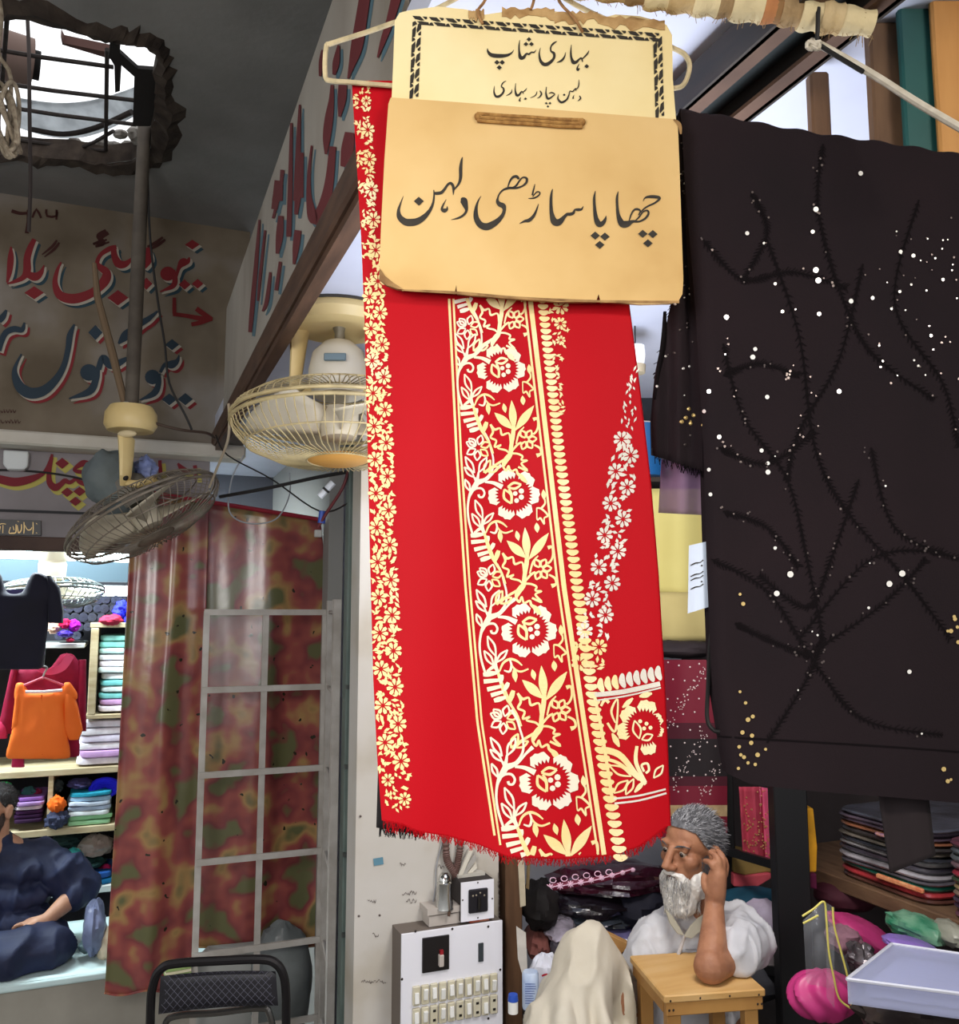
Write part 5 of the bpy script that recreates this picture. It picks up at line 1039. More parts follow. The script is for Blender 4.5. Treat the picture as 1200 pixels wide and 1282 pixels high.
pn = MB(); z1, z2 = onY(300, 768, GY).z, onY(300, 860, GY).z; pn.box(((xl + xm) / 2, GY + 0.008, (z1 + z2) / 2), (xm - xl, 0.003, z1 - z2))
pn.build('plastic_pane', mat('textured_plastic', (230, 236, 236), 0.12, alpha=0.10, bump=0.5, bscale=60), gr, smooth=False)
g2 = thing('steel_grille', onY(416, 1282, 3.1), 'folded leaf of the white grille, seen edge-on beside the green post', 'grille')
pB = onY(419, 900, 3.05)
for q, w_ in ((Vector((xr_ + .01, GY - .03, 0)), 0.02), (Vector((pB.x, pB.y, 0)), 0.026)):
    MB().box((q.x, q.y, (zt_ + 0.04) / 2), (w_, w_, zt_ + 0.04)).build('upright', M_gr, g2, smooth=False)
for a, b in hz:
    z = onY(330, (a + b) / 2, GY).z; MB().tube([Vector((xr_ + .01, GY - .03, z)), Vector((pB.x, pB.y, z))], 0.007, 6).build('crossbar', M_gr, g2)
MB().tube([Vector((xr_ + .03, GY - .12, z_)) for z_ in (0.1, 0.8, zt_ - .02)], 0.004, 6).build('tension_rod', M_rust, g2)
# green door post at the edge of the white panel
gp = thing('door_post', onY(440, 1282, 2.62), 'grey green painted steel door post with a black edge, between grille and white panel', 'post')
xg0, xg1, xg2 = onY(428, 1000, 2.66).x, onY(447, 1000, 2.62).x, onY(457, 1000, 2.58).x
MB().box(((xg0 + xg1) / 2, 2.66, 1.20), (xg1 - xg0, 0.05, 2.4), bev=0.003).build('post', mat('post_green', (98, 112, 106), 0.5, c2=(78, 92, 88), scale=7, stretch=(4, 4, 1)), gp, smooth=False)
MB().box(((xg1 + xg2) / 2, 2.60, 1.20), (xg2 - xg1, 0.05, 2.4), bev=0.003).build('black_edge', mat('post_black', (24, 24, 28), 0.5), gp, smooth=False)
for py in (860, 960, 1070, 1170): MB().box((xg0 + 0.02, 2.632, onY(435, py, 2.63).z), (0.04, 0.012, 0.012)).build('hinge', mat('hinge_dark', (60, 66, 64), 0.5), gp, smooth=False)
# wires around the curtain rod
wire('cable', [V(*p) for p in cat([(305, 570, 3.2), (290, 600, 3.2), (287, 640, 3.2), (310, 655, 3.2), (345, 650, 3.2), (362, 620, 3.2), (362, 592, 3.2)], 6)], 0.0028, 'thin grey cable loop hanging in front of the curtain rod', mat('grey_cable', (150, 152, 156), 0.6))
wire('cable', [V(*p) for p in cat([(275, 622, 3.1), (330, 612, 3.0), (395, 598, 2.9), (440, 590, 2.8)], 5)], 0.006, 'black rod-like cable running up to the green door post below the cream fan')
wire('cable', [V(*p) for p in cat([(270, 545, 3.25), (285, 570, 3.2), (340, 600, 3.05), (400, 640, 2.9), (436, 630, 2.7)], 5)], 0.003, 'thin black cable drooping from the fascia rail to the door post')
tl_ = thing('tube_holder', V(410, 608, 2.75), 'white plastic cable connector taped to black wires below the cream fan', 'connector')
MB().tube([V(400, 622, 2.75), V(417, 604, 2.75)], 0.011, 10).build('sleeve', mat('holder_white', (226, 230, 236), 0.4), tl_); MB().tube([V(407, 614.6, 2.74), V(409, 612.4, 2.74)], 0.0125, 10).build('tape_band', M_wire, tl_)
tag(MB().tube([V(404, 640, 2.75), V(402, 655, 2.75)], 0.012, 10).build('bulb_socket', mat('socket_blue', (40, 70, 150), 0.4)), 'small blue plastic socket hanging from the wires beside the green post', 'socket')
wire('cable', [V(*p) for p in cat([(436, 590, 2.7), (428, 612, 2.7), (410, 640, 2.73), (398, 660, 2.75)], 5)], 0.005, 'dark red cable hanging beside the green door post', mat('red_cable', (90, 30, 34), 0.6))
wire('cord', [V(*p) for p in cat([(286, 505, 2.5), (287, 530, 2.52), (284, 555, 2.6), (270, 590, 2.8), (262, 610, 2.9)], 5)], 0.004, 'pale cord dangling from the fascia rail beside the grey fan', mat('pale_cord', (176, 160, 136), 0.9), 'cord')
# ---- folding chair
CD = 2.5
hz_ = V(272, 1205, CD)
ch = thing('folding_chair', Vector((hz_.x, hz_.y, 0)) - Vector((0, 0, 0)), 'black folding chair with diamond quilted backrest in front of the grille', 'chair')
M_ct = mat('chair_tube', (36, 34, 36), 0.35, metal=0.4); M_cc = mat('chair_chrome', (120, 118, 116), 0.25, metal=0.9); M_pad = mat('chair_vinyl', (30, 29, 35), 0.5)
fr_ = cat([(186, 1500), (188, 1282), (192, 1232), (203, 1212), (222, 1206), (270, 1203), (325, 1201), (345, 1206), (355, 1222), (358, 1250), (358, 1282), (360, 1500)], 5)
MB().tube([V(x, y, CD + 0.0006 * max(0, y - 1205) * 0.4) for x, y in fr_], 0.012, 10).build('back_frame', M_ct, ch)
mb = MB(); mb.mi(0); padp = lambda u, v, off: V(198 + 150 * u + 3 * (1 - v) * (1 - 2 * u), 1222 - 6 * u + (1 - 4 * (u - .5) ** 2) * -3 + (48 - 5 * u) * v, CD - 0.005 - off * (1 - (2 * u - 1) ** 6) * (1 - (2 * v - 1) ** 6))
mb.grid(lambda u, v: padp(u, v, 0.016), 24, 10); mb.grid(lambda u, v: padp(u, v, -0.012), 24, 10)
pd = mb.build('backrest', M_pad, ch)
mb = MB()
for i in range(-6, 22):
    for sgn in (1, -1):
        P = [(i / 16 + (sgn * .28) * q / 8, q / 8) for q in range(9)]; P = [p for p in P if 0.02 < p[0] < 0.98]
        if len(P) > 2: mb.tube([padp(p[0], p[1], 0.0165) for p in P], 0.0007, 4)
mb.build('stitching', mat('stitch_grey', (92, 92, 104), 0.6), pd)
MB().tube([V(x, y, CD + 0.03) for x, y in cat([(200, 1330), (206, 1285), (220, 1272), (270, 1268), (325, 1262), (338, 1272), (348, 1330)], 5)], 0.009, 8).build('leg_frame', M_cc, ch)
s0 = V(272, 1205, CD); sc_ = Vector((s0.x, s0.y, 0.43)) - FH * 0.16
mb = MB(); sell(mb, sc_, (0.20, 0.18, 0.022), rotz(-YAW), 0.4); mb.build('seat', M_pad, ch)
for sx in (-1, 1):
    b = Vector((s0.x, s0.y, 0)) + RH * (sx * 0.19); MB().tube([b + Vector((0, 0, .40)) - FH * .02, b - FH * 0.36 + Vector((0, 0, 0.0))], 0.011, 8).build('leg', M_ct, ch); MB().tube([b + Vector((0, 0, .40)) - FH * .25, b + FH * 0.12 + Vector((0, 0, 0.0))], 0.011, 8).build('leg', M_cc, ch)
# sacks and papers behind the chair
mb = MB(); crumple(mb, onY(352, 1230, 3.55), (0.12, 0.07, 0.22), 41, 0.12, 2.2); tag(mb.build('plastic_sack', mat('sack_grey', (128, 134, 134), 0.3, c2=(90, 96, 98), scale=5, bump=0.5, bscale=9)), 'large grey plastic sack behind the grille, right of the chair back', 'sack')
tag(MB().prism([onY(x, y, 3.56) for x, y in [(240, 1212), (262, 1190), (322, 1184), (324, 1282), (238, 1282)]], (0, 0.05, 0)).build('cardboard_sheet', mat('pale_board', (170, 172, 168), 0.8)), 'pale grey board leaning behind the grille above the chair', 'board')
mb = MB()
for i, c in enumerate(range(4)): mb.mi(i % 2); mb.box(onY(222, 1206 + 4 * i, 3.40) , (0.085, 0.05, 0.009), rotz(0.1))
tag(mb.build('paper_stack', [mat('paper_cream', (220, 214, 180), 0.8), mat('paper_green', (150, 176, 110), 0.8)]), 'small stack of cream and green papers behind the chair\'s left corner', 'papers')

# ================================================================= WHITE PANEL WITH ITS SWITCHBOARD
WY = 2.52
MB_ = MB
pw = lambda Y: (lambda x, y: onY(x, y, Y))
def rect_px(x0, x1, y0, y1, Y, th):
    """upright box facing the aisle given by picture edges at its front face"""
    a = onY((x0 + x1) / 2, (y0 + y1) / 2, Y); xa, xb = onY(x0, (y0 + y1) / 2, Y).x, onY(x1, (y0 + y1) / 2, Y).x; za, zb = onY((x0 + x1) / 2, y0, Y).z, onY((x0 + x1) / 2, y1, Y).z
    return ((xa + xb) / 2, Y + th / 2, (za + zb) / 2), (xb - xa, th, za - zb)
sb = thing('switchboard', onY(566, 1300, 2.42), 'white wooden switchboard with two rows of switches on the white panel wall', 'switchboard')
SBY = 2.43; c_, s_ = rect_px(502, 629, 1162, 1300, SBY, WY - SBY)
MB().box(c_, s_).build('box', mat('board_side', (112, 102, 94), 0.8), sb, smooth=False)
c2_, s2_ = rect_px(502, 629, 1161, 1300, SBY - 0.006, 0.006); MB().box(c2_, s2_, None, 0.001).build('face_plate', mat('laminate_white', (236, 236, 244), 0.35), sb, smooth=False)
for x, y in ((520, 1166), (566, 1163), (611, 1160), (503, 1226), (626, 1214), (611, 1275)): MB().ell(onY(x, y, SBY - 0.007), (0.0035, 0.002, 0.0035), n=8, m=6).build('screw', M_rust, sb)
c3, s3 = rect_px(529, 562, 1173, 1216, SBY - 0.012, 0.008); ck = MB().box(c3, s3).build('breaker_recess', mat('breaker_black', (22, 18, 18), 0.5), sb, smooth=False)
c3, s3 = rect_px(550, 556, 1196, 1211, SBY - 0.024, 0.014); MB().box(c3, s3, None, 0.002).build('breaker_lever', mat('lever_grey', (190, 180, 172), 0.4), ck, smooth=False)
c3, s3 = rect_px(551, 555, 1190, 1197, SBY - 0.020, 0.010); MB().box(c3, s3).build('red_tab', mat('tab_red', (150, 30, 40), 0.4), ck, smooth=False)
c3, s3 = rect_px(599, 605, 1181, 1204, SBY - 0.010, 0.006); MB().box(c3, s3).build('indicator_slot', mat('slot_dark', (60, 66, 70), 0.3), sb, smooth=False)
M_sw = mat('switch_ivory', (214, 208, 186), 0.4, c2=(200, 192, 164), scale=20); M_rk = mat('rocker_white', (240, 240, 236), 0.35); M_hole = mat('socket_hole', (30, 26, 22), 0.6)
x_l, x_r = onY(514, 1240, SBY).x, onY(621, 1230, SBY).x
for row, (pyc, ) in enumerate(((1237,), (1264,))):
    zc = onY(566, pyc, SBY).z
    for i in range(10):
        x = x_l + (x_r - x_l) * (i + .5) / 10; sw = MB().box((x, SBY - 0.010, zc), (0.0215, 0.010, 0.050), None, 0.002).build('switch', M_sw, sb, smooth=False)
        sock = row == 1 and i in (2, 5, 7, 9)
        if sock:
            for dz in (-.012, .012): MB().box((x, SBY - 0.0155, zc + dz), (0.008, 0.002, 0.006)).build('socket_hole', M_hole, sw, smooth=False)
        else: MB().box((x, SBY - 0.017, zc + (0.002 if (i + row) % 3 else -0.004)), (0.012, 0.007, 0.028), Matrix.Rotation(0.12 if i % 2 else -0.12, 3, 'X'), 0.001).build('rocker', M_rk, sw, smooth=False)
# white square socket box
sq = thing('socket_box', onY(597, 1150, 2.44), 'small square white box with a black round-pin socket above the switchboard', 'socket')
SQY = 2.44; c4, s4 = rect_px(577, 618, 1103, 1152, SQY, WY - SQY); MB().box(c4, s4).build('box', mat('socket_side', (50, 44, 44), 0.7), sq, smooth=False)
c4, s4 = rect_px(577, 618, 1103, 1152, SQY - 0.004, 0.004); MB().box(c4, s4).build('cover', MATS['laminate_white'], sq, smooth=False)
c4, s4 = rect_px(587, 611, 1113, 1143, SQY - 0.012, 0.008); so = MB().box(c4, s4, None, 0.003).build('socket', mat('bakelite', (30, 28, 34), 0.3), sq, smooth=False)
for x, y in ((592, 1122), (596, 1121), (606, 1121), (601, 1118)): MB().ell(onY(x, y, SQY - 0.012), (0.003, 0.002, 0.003), n=8, m=6).build('pin_hole', mat('brass_glint', (170, 160, 140), 0.3, metal=0.8), so)
MB().tube([onY(600, 1124, SQY - .013), onY(600, 1138, SQY - .013)], 0.008, 8, sq=0.5).build('socket_bar', M_hole, so)
for x, y in ((598, 1105), (579, 1127), (616, 1125), (598, 1149)): MB().ell(onY(x, y, SQY - 0.005), (0.0024, 0.0015, 0.0024), n=8, m=6).build('screw', M_rust, sq)
tag(MB().box(*rect_px(588, 612, 1150, 1158, 2.45, 0.03)).build('red_packet', mat('packet_red', (206, 70, 50), 0.5, c2=(226, 150, 120), scale=40)), 'small red packet tucked under the square socket box', 'packet')
# chrome bell cover on a white box
bl = thing('ceiling_rose_bell', onY(560, 1152, 2.46), 'shiny bell shaped metal cover standing on a small pale box beside the socket box', 'bell')
bc = onY(556, 1137, 2.46); 
MB().lathe([(0.001, 0.096), (0.010, 0.095), (0.017, 0.088), (0.019, 0.078), (0.016, 0.074), (0.021, 0.070), (0.022, 0.03), (0.026, 0.004), (0.027, 0.0), (0.001, 0.0)], bc, (0, 0, 1), 28).build('bell', mat('chrome', (200, 200, 196), 0.18, metal=1.0), bl)
MB().box(*rect_px(535, 577, 1136, 1144, 2.45, 0.07)).build('box_lid', mat('pale_box', (186, 178, 170), 0.5), bl, smooth=False); MB().box(*rect_px(537, 576, 1145, 1158, 2.455, 0.06)).build('box_body', mat('pale_box', (186, 178, 170)), bl, smooth=False); MB().tube([bc + Vector((0.008, -.02, -.004)), bc + Vector((0.006, -.02, -.016))], 0.004, 6).build('strap', M_brn, bl)
# corrugated conduits
for nm, P, lb in (('conduit', [(557, 1000), (558, 1060), (560, 1078), (568, 1092), (572, 1100)], 'left ribbed brown conduit rising behind the red saree hem'), ('conduit', [(580, 1000), (576, 1058), (573, 1078), (570, 1092), (570, 1100)], 'right ribbed brown conduit rising behind the red saree hem')):
    q = [onY(x, y, 2.505) for x, y in cat(P, 14)]; tag(MB().tube(q, [0.0115 if i % 2 else 0.0085 for i in range(len(q))], 10).build(nm, mat('conduit_brown', (104, 78, 72), 0.6)), lb, 'conduit')
bkk = thing('papers', onY(585, 1100, 2.49), 'fanned white papers tucked above the square socket box', 'papers')
for k, P in enumerate(([(573, 1098), (588, 1062), (592, 1065), (577, 1100)], [(576, 1098), (593, 1070), (597, 1074), (580, 1100)], [(579, 1100), (596, 1080), (597, 1087), (582, 1101)], [(573, 1093), (585, 1064), (588, 1062), (574, 1097)])): MB().prism([onY(x, y, 2.485 + .006 * k) for x, y in P], (0, 0.006, 0)).build('sheet', mat('paper_%d' % (k % 2), ((214, 208, 194), (170, 166, 160))[k % 2], 0.7), bkk, smooth=False)
tag(MB().box(*rect_px(573, 607, 1094, 1100, 2.485, 0.03)).build('ledge_block', mat('ledge', (190, 186, 176), 0.6)), 'thin pale wooden ledge under the fanned papers', 'ledge')
wire('cable', [onY(x, y, 2.51) for x, y in cat([(553, 1055), (546, 1085), (545, 1110), (541, 1135)], 5)], 0.002, 'thin grey wire on the white panel left of the chrome bell', mat('grey_cable', (150, 152, 156)))
# scribbles, nails and stains on the panel
mb = MB(); g = lambda x, y: onY(x, y, 2.5185); rg = random.Random(77)
for x, y, n_ in ((452, 1229, 12), (460, 1128, 4), (503, 1118, 7), (508, 1128, 5), (500, 1083, 3), (548, 1085, 3), (556, 1062, 2), (570, 1068, 2), (466, 1171, 3)):
    for i in range(n_): mb.stroke([(x + i * 2.6, y + rg.uniform(-2, 2), .5), (x + i * 2.6 + 1.5, y + rg.uniform(-3, 3), .9), (x + i * 2.6 + 2.6, y + rg.uniform(-2, 2), .4)], g, 3)
for i in range(16): mb.stroke([(623 + rg.uniform(-1, 1), 1092 + i * 4, .6), (624 + rg.uniform(-1, 1.5), 1094 + i * 4, 1.1), (623, 1095 + i * 4, .5)], g, 3)
mb.mi(1); mb.ink([(467, 1075), (479, 1073), (480, 1082), (468, 1084)], g); mb.mi(0)
for x, y in ((451, 1022), (449, 1147), (475, 1146)): mb.disc((x, y), 1.6, g)
mb.build('marks', [mat('pencil', (96, 84, 80), 0.8), mat('sticker_blue', (96, 140, 160), 0.5)], bpy.data.objects['wall_center'], smooth=False)
# brown door jamb right of the panel
tag(MB().box(((onY(634, 1150, 2.5).x + onY(655, 1150, 2.5).x) / 2, 2.55, 1.1), (onY(655, 1150, 2.5).x - onY(634, 1150, 2.5).x, 0.09, 2.2), None, 0.004).build('door_jamb', mat('jamb_brown', (98, 70, 48), 0.65, c2=(78, 54, 36), scale=10, stretch=(5, 5, 0.6)), smooth=False), 'brown wooden jamb standing at the right edge of the white panel', 'post')
# ================================================================= RIGHT-HAND SHOP
# steel channel under the pale ceiling, wooden posts, teal frame
bmx = thing('steel_channel', (0.75, 2.2, 2.55), 'dark steel channel beam running under the pale ceiling on the right', 'beam')
M_st = mat('dark_steel', (50, 48, 46), 0.55, metal=0.3, c2=(74, 64, 56), scale=9, stretch=(3, 0.4, 3))
mb = MB(); mb.box((0.75, 2.05, 2.60), (0.10, 3.3, 0.012)); mb.build('web', mat('channel_green_grey', (44, 50, 50), 0.6), bmx, smooth=False)  # web in its own dark green-grey
for x in (0.70, 0.80):
    MB().box((x, 2.05, 2.575), (0.010, 3.3, 0.05)).build('flange', M_st, bmx, smooth=False); MB().box((x + (0.012 if x < .75 else -.012), 2.05, 2.553), (0.026, 3.3, 0.006)).build('lip', mat('rust_brown', (104, 78, 62), 0.7, c2=(80, 58, 46), scale=10), bmx, smooth=False)
M_post = mat('post_wood', (122, 92, 66), 0.7, c2=(92, 66, 46), scale=9, stretch=(4, 4, 0.6), bump=0.1)
def postpx(name, px0, px1, pyA, d, z0, z1, th, m, label, lean=0):
    a = V(px0, pyA, d); b = V(px1, pyA, d); w_ = (b - a).length; c = (a + b) / 2
    o = MB().box((c.x, c.y, (z0 + z1) / 2), (w_, th, z1 - z0), rotz(-YAW), 0.003).build(name, m, smooth=False); tag(o, label, 'post'); return o
postpx('wooden_post', 1012, 1036, 130, 1.155, V(1020, 560, 1.155).z, 2.60, 0.02, M_post, 'thin brown wooden post rising behind the dark saree under the channel beam')
postpx('wooden_post', 1087, 1128, 100, 1.08, V(1100, 560, 1.08).z, 2.62, 0.02, M_post, 'wide brown wooden post behind the pole end, left of the teal frame')
postpx('door_frame', 1127, 1180, 100, 1.052, V(1150, 560, 1.052).z, 2.635, 0.012, mat('teal_frame', (34, 92, 88), 0.5, c2=(26, 76, 74), scale=6), 'teal painted door frame at the upper right')
postpx('wooden_board', 1166, 1300, 60, 1.037, V(1200, 560, 1.037).z, 2.635, 0.010, mat('orange_board', (206, 150, 84), 0.6, c2=(188, 130, 66), scale=6, stretch=(4, 4, .6)), 'orange brown wooden board at the right edge of the frame')
cd = MB(); cd.tube([V(x, y, d) for x, y, d in cat([(1014, 52, .95), (1030, 58, .95), (1090, 92, .93), (1150, 130, .90), (1215, 168, .86)], 5)], 0.0042, 8)
tag(cd.build('cord', mat('white_cord', (214, 206, 190), 0.8, c2=(190, 180, 160), scale=60)), 'taut white cord running from the wrapped pole down to the right edge', 'cord')
wire('cable', [V(*p) for p in [(1024, 10, .94), (1023, 40, .94), (1022, 54, .945), (1040, 66, .945), (1080, 90, .93)]], 0.0028, 'black wire tied round the wrapped pole beside the white cord')
mb = MB(); rg = random.Random(6)
for k in range(5): mb.tube([V(1020 + 7 * math.cos(a * .7 + k) + k - 4, 57 + 5 * math.sin(a * .7 + k * 2), .943 + .003 * math.sin(a)) for a in range(10)], 0.0022, 6, closed=False)
tag(mb.build('knot', mat('white_cord', (214, 206, 190))), 'frayed white knot on the wrapped pole where the cord is tied', 'knot')
wire('cable', [V(*p) for p in cat([(846, 88, 1.5), (900, 78, 1.7), (960, 72, 1.95), (1000, 66, 2.1)], 5)], 0.004, 'thin black cable crossing behind the hanger toward the channel beam')
wire('cable', [V(*p) for p in [(700, -20, 1.3), (730, 1, 1.3), (756, 16, 1.3), (800, 44, 1.3)]], 0.003, 'short black cable passing behind the torn top of the upper sign')
# small lamp seen between red and dark sarees
lp = thing('bulb_lamp', V(797, 468, 2.3), 'white hanging bulb lamp glimpsed between the red saree and the dark saree', 'lamp')
MB().lathe([(0.001, -0.03), (0.022, -.028), (0.027, 0), (0.025, 0.028), (0.001, 0.03)], V(795, 446, 2.3), n=18).build('bulb', mat('bulb_white', (240, 244, 250), 0.4, emit=0.4), lp); MB().lathe([(0.001, -0.014), (0.026, -.012), (0.028, 0.010), (0.001, 0.014)], V(795, 462, 2.3), n=18).build('socket', mat('socket_tan', (150, 140, 120), 0.5), lp)
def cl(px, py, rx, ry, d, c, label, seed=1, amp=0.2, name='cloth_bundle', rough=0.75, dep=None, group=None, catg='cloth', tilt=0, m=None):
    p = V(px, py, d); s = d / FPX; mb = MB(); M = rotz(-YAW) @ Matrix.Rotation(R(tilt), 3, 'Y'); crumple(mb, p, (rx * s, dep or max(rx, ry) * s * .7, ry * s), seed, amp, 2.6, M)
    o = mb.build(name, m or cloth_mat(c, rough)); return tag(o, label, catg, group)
def slabpx(px, d, th, c, label, name='folded_cloth', catg='cloth', bevel=0.004, m=None, group=None):
    o = MB().prism([V(x, y, d) for x, y in px], FH * th).build(name, m or cloth_mat(c), smooth=False, bevel=bevel); return tag(o, label, catg, group)
MB().tube([V(795, 436, 2.3), Vector((V(795, 436, 2.3).x, V(795, 436, 2.3).y, RCZ))], .002, 5).build('flex', M_wire, lp)
# back shelf behind the sarees
D0 = 3.05
bk = thing('back_shelf', V(820, 1030, D0 + .2), 'back shelving behind the hanging sarees holding yellow, blue and maroon cloth', 'shelves')
for py in (608, 806): p = V(830, py, D0 + .2); MB().box((p.x, p.y, p.z), (0.75, 0.34, 0.02), rotz(-YAW)).build('shelf_board', mat('dark_shelf', (58, 48, 42), 0.8), bk, smooth=False)
slabpx([(790, 505), (812, 470), (842, 455), (880, 450), (880, 520), (790, 530)], D0 + .05, 0.2, (40, 44, 52), 'dark slate cloth behind the left fold of the dark saree')
mb = MB(); p = V(800, 560, D0 + .05); mb.lathe([(0.001, -0.11), (0.085, -0.11), (0.10, 0.06), (0.104, 0.07), (0.10, 0.07), (0.08, -0.1), (0.001, -0.1)], p, n=28); bu = thing('blue_bucket', p - Vector((0, 0, .11)), 'blue plastic bucket glimpsed between the red and dark sarees', 'bucket'); mb.build('body', mat('bucket_blue', (30, 92, 150), 0.4), bu)
MB().tube([p + RH * (.1 * math.cos(a * .3142)) + FH * -.02 + Vector((0, 0, .06 + .03 * math.sin(a * .3142))) for a in range(11)], 0.004, 6).build('handle', mat('bar_white', (230, 220, 224)), bu)
slabpx([(780, 574), (840, 572), (840, 588), (780, 590)], D0 + .06, 0.15, (178, 160, 196), 'lilac folded cloth under the blue bucket'); slabpx([(780, 590), (842, 588), (842, 601), (780, 602)], D0 + .06, 0.15, (30, 116, 96), 'green folded cloth below the lilac cloth')
yc = thing('yellow_cloth', V(840, 800, D0), 'pale yellow cloth hanging in soft folds between the red and dark sarees', 'cloth'); mb = MB()
mb.grid(lambda u, v: V(800 + 100 * u, 612 + (132 + 2 * u) * v, D0 + .02 * math.sin(u * 9)), 24, 12); mb.build('drape', mat('yellow_cotton', (206, 194, 122), 0.8, c2=(194, 180, 108), scale=3), yc, solid=0.01)
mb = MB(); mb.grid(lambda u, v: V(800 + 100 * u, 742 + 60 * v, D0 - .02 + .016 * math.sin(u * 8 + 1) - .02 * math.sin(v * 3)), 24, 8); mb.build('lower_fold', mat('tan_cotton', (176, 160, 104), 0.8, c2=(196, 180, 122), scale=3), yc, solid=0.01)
cl(850, 812, 52, 12, D0, (50, 42, 46), 'dark grey folded cloth at the bottom of the yellow cloth', 3, .15)
# maroon and black tie-dye cloth with dots
md = thing('dotted_cloth', V(860, 1020, 2.95), 'maroon and black cloth with white dots and silver sprays hanging behind the old man', 'cloth')
DMd = 2.95; dmf = lambda off: (lambda x, y: V(x, y, DMd + .012 * math.sin(x * .09) - off)); mb = MB(); mb.mi(0)
bands = [(826, 0), (905, 0), (925, 1), (972, 1), (984, 0), (1008, 0)]
f = dmf(0)
for (a, m0), (b, m1) in zip(bands, bands[1:]):
    mb.mi(1 if (m0 and m1) else (2 if m0 != m1 else 0)); mb.grid(lambda u, v: f(800 + 110 * u, a + (b - a) * v), 20, 4)
mb.mi(3); mb.grid(lambda u, v: f(800 + 110 * u, 1008 + 14 * v), 20, 2); mb.mi(0); mb.grid(lambda u, v: f(800 + 110 * u, 1022 + 26 * v), 20, 2)
rg = random.Random(15); g = dmf(0.003); mb.mi(4)
for i in range(9):
    for j in range(7):
        mb.disc((806 + 14 * j + (7 if i % 2 else 0) + rg.uniform(-2, 2), 832 + 20 * i + rg.uniform(-3, 3)), 1.1, g, 8)
for (x0, y0) in ((838, 905), (840, 985), (868, 1010)):
    for t in range(26):
        x, y = x0 + 46 * t / 26, y0 - 72 * t / 26 + 6 * math.sin(t * .8)
        for q in range(2): mb.disc((x + rg.uniform(-4, 4), y + rg.uniform(-4, 4)), rg.uniform(.5, .95), g, 6)
mb.build('cloth', [mat('tie_maroon', (112, 14, 40), 0.7), mat('tie_black', (28, 20, 24), 0.8), mat('tie_mid', (70, 16, 32), 0.8), mat('tie_border', (160, 134, 100), 0.6, c2=(186, 160, 120), scale=50), mat('dot_white', (214, 196, 196), 0.6)], md)
wire('cable', [V(*p) for p in cat([(897, 770, 1.022), (889, 800, 1.024), (886, 860, 1.026), (885, 900, 1.026), (893, 914, 1.024), (902, 916, 1.022)], 5)], 0.0026, 'thick black cord hanging along the left edge of the dark saree')
# black steel rack
rk = thing('steel_rack', V(955, 1282, 2.9), 'black steel rack with uprights and crossbars behind the old man', 'rack')
M_rk2 = mat('rack_black', (22, 22, 24), 0.45, spec=0.4)
pL, pR = V(905, 1060, 3.02), V(989, 1100, 2.62)
wl = 25 * 3.02 / FPX; wr = 40 * 2.62 / FPX
for p, w_ in ((pL, wl), (pR, wr)): MB().box((p.x, p.y, 1.225), (w_, w_ * .6, 1.62), rotz(-YAW), 0.003).build('upright', M_rk2, rk, smooth=False)
ga = V(968, 1100, 2.60); 
for y1, y2 in ((1064, 1083), (1206, 1214)):
    MB().tube([V(905, y1, 3.0), V(985, y2 + 4, 2.64)], 0.016, 4, sq=1.3).build('crossbar', M_rk2, rk, smooth=False)
MB().box(V(1004, 1120, 2.64) * 1.0, (0.012, 0.03, 1.0), rotz(-YAW)).build('side_strip', mat('rack_side', (40, 44, 46), 0.4), rk, smooth=False)
# cloth in the rack
for px, c, lb, gl in (([(925, 985), (952, 985), (957, 1080), (930, 1072)], (196, 70, 92), 'rose cloth with gold sparkle hanging in the black rack, left strip', 1), ([(950, 985), (968, 988), (978, 1086), (953, 1078)], (230, 100, 140), 'bright pink cloth hanging in the black rack beside the rose strip', 1), ([(966, 985), (980, 985), (980, 1058), (973, 1056)], (236, 160, 40), 'narrow golden yellow cloth strip hanging in the black rack', 0)):
    mb = MB(); a, b, c_, d_ = px
    fn = lambda u, v: V(*((a[k] + (b[k] - a[k]) * u) * (1 - v) + (d_[k] + (c_[k] - d_[k]) * u) * v for k in (0, 1)), 3.0 + .012 * math.sin(u * 7))
    mb.mi(0); mb.grid(fn, 10, 14); rg = random.Random(a[0]); mb.mi(1)
    for i in range(60 if gl else 16):
        u, v = rg.random() * .9 + .05, rg.random() ** .6 * .95; q = fn(u, v) - FH * .004; mb.ell(q, 0.0017 * rg.uniform(.5, 1.1), n=5, m=4)
    tag(mb.build('hanging_cloth', [cloth_mat(c), mat('zari_gold', (220, 170, 120), 0.3, metal=0.6)], solid=0.004), lb, 'cloth')
slabpx([(918, 1074), (978, 1086), (976, 1094), (960, 1092), (932, 1096), (918, 1092)], 2.98, .2, (150, 124, 70), 'gold brocade folded cloth on the lower level of the black rack'); slabpx([(918, 1094), (932, 1097), (962, 1093), (972, 1096), (946, 1112), (918, 1110)], 2.97, .2, (206, 84, 96), 'coral pink folded cloth below the gold brocade in the rack')
cl(944, 1128, 40, 16, 2.95, (26, 74, 96), 'deep teal cloth bundle in the rack behind the old man\'s shoulder', 4, .1); cl(956, 1152, 30, 24, 2.85, (196, 184, 206), 'white and lilac printed cloth bundle behind the old man\'s sleeve', 5, .14); cl(950, 1190, 36, 26, 2.8, (160, 150, 154), 'plastic wrapped greyish cloth behind the old man\'s elbow', 6, .2, rough=.3); cl(945, 1232, 30, 20, 2.75, (60, 60, 66), 'dark grey cloth bundle beside the rack foot behind the wooden stool', 7, .15)
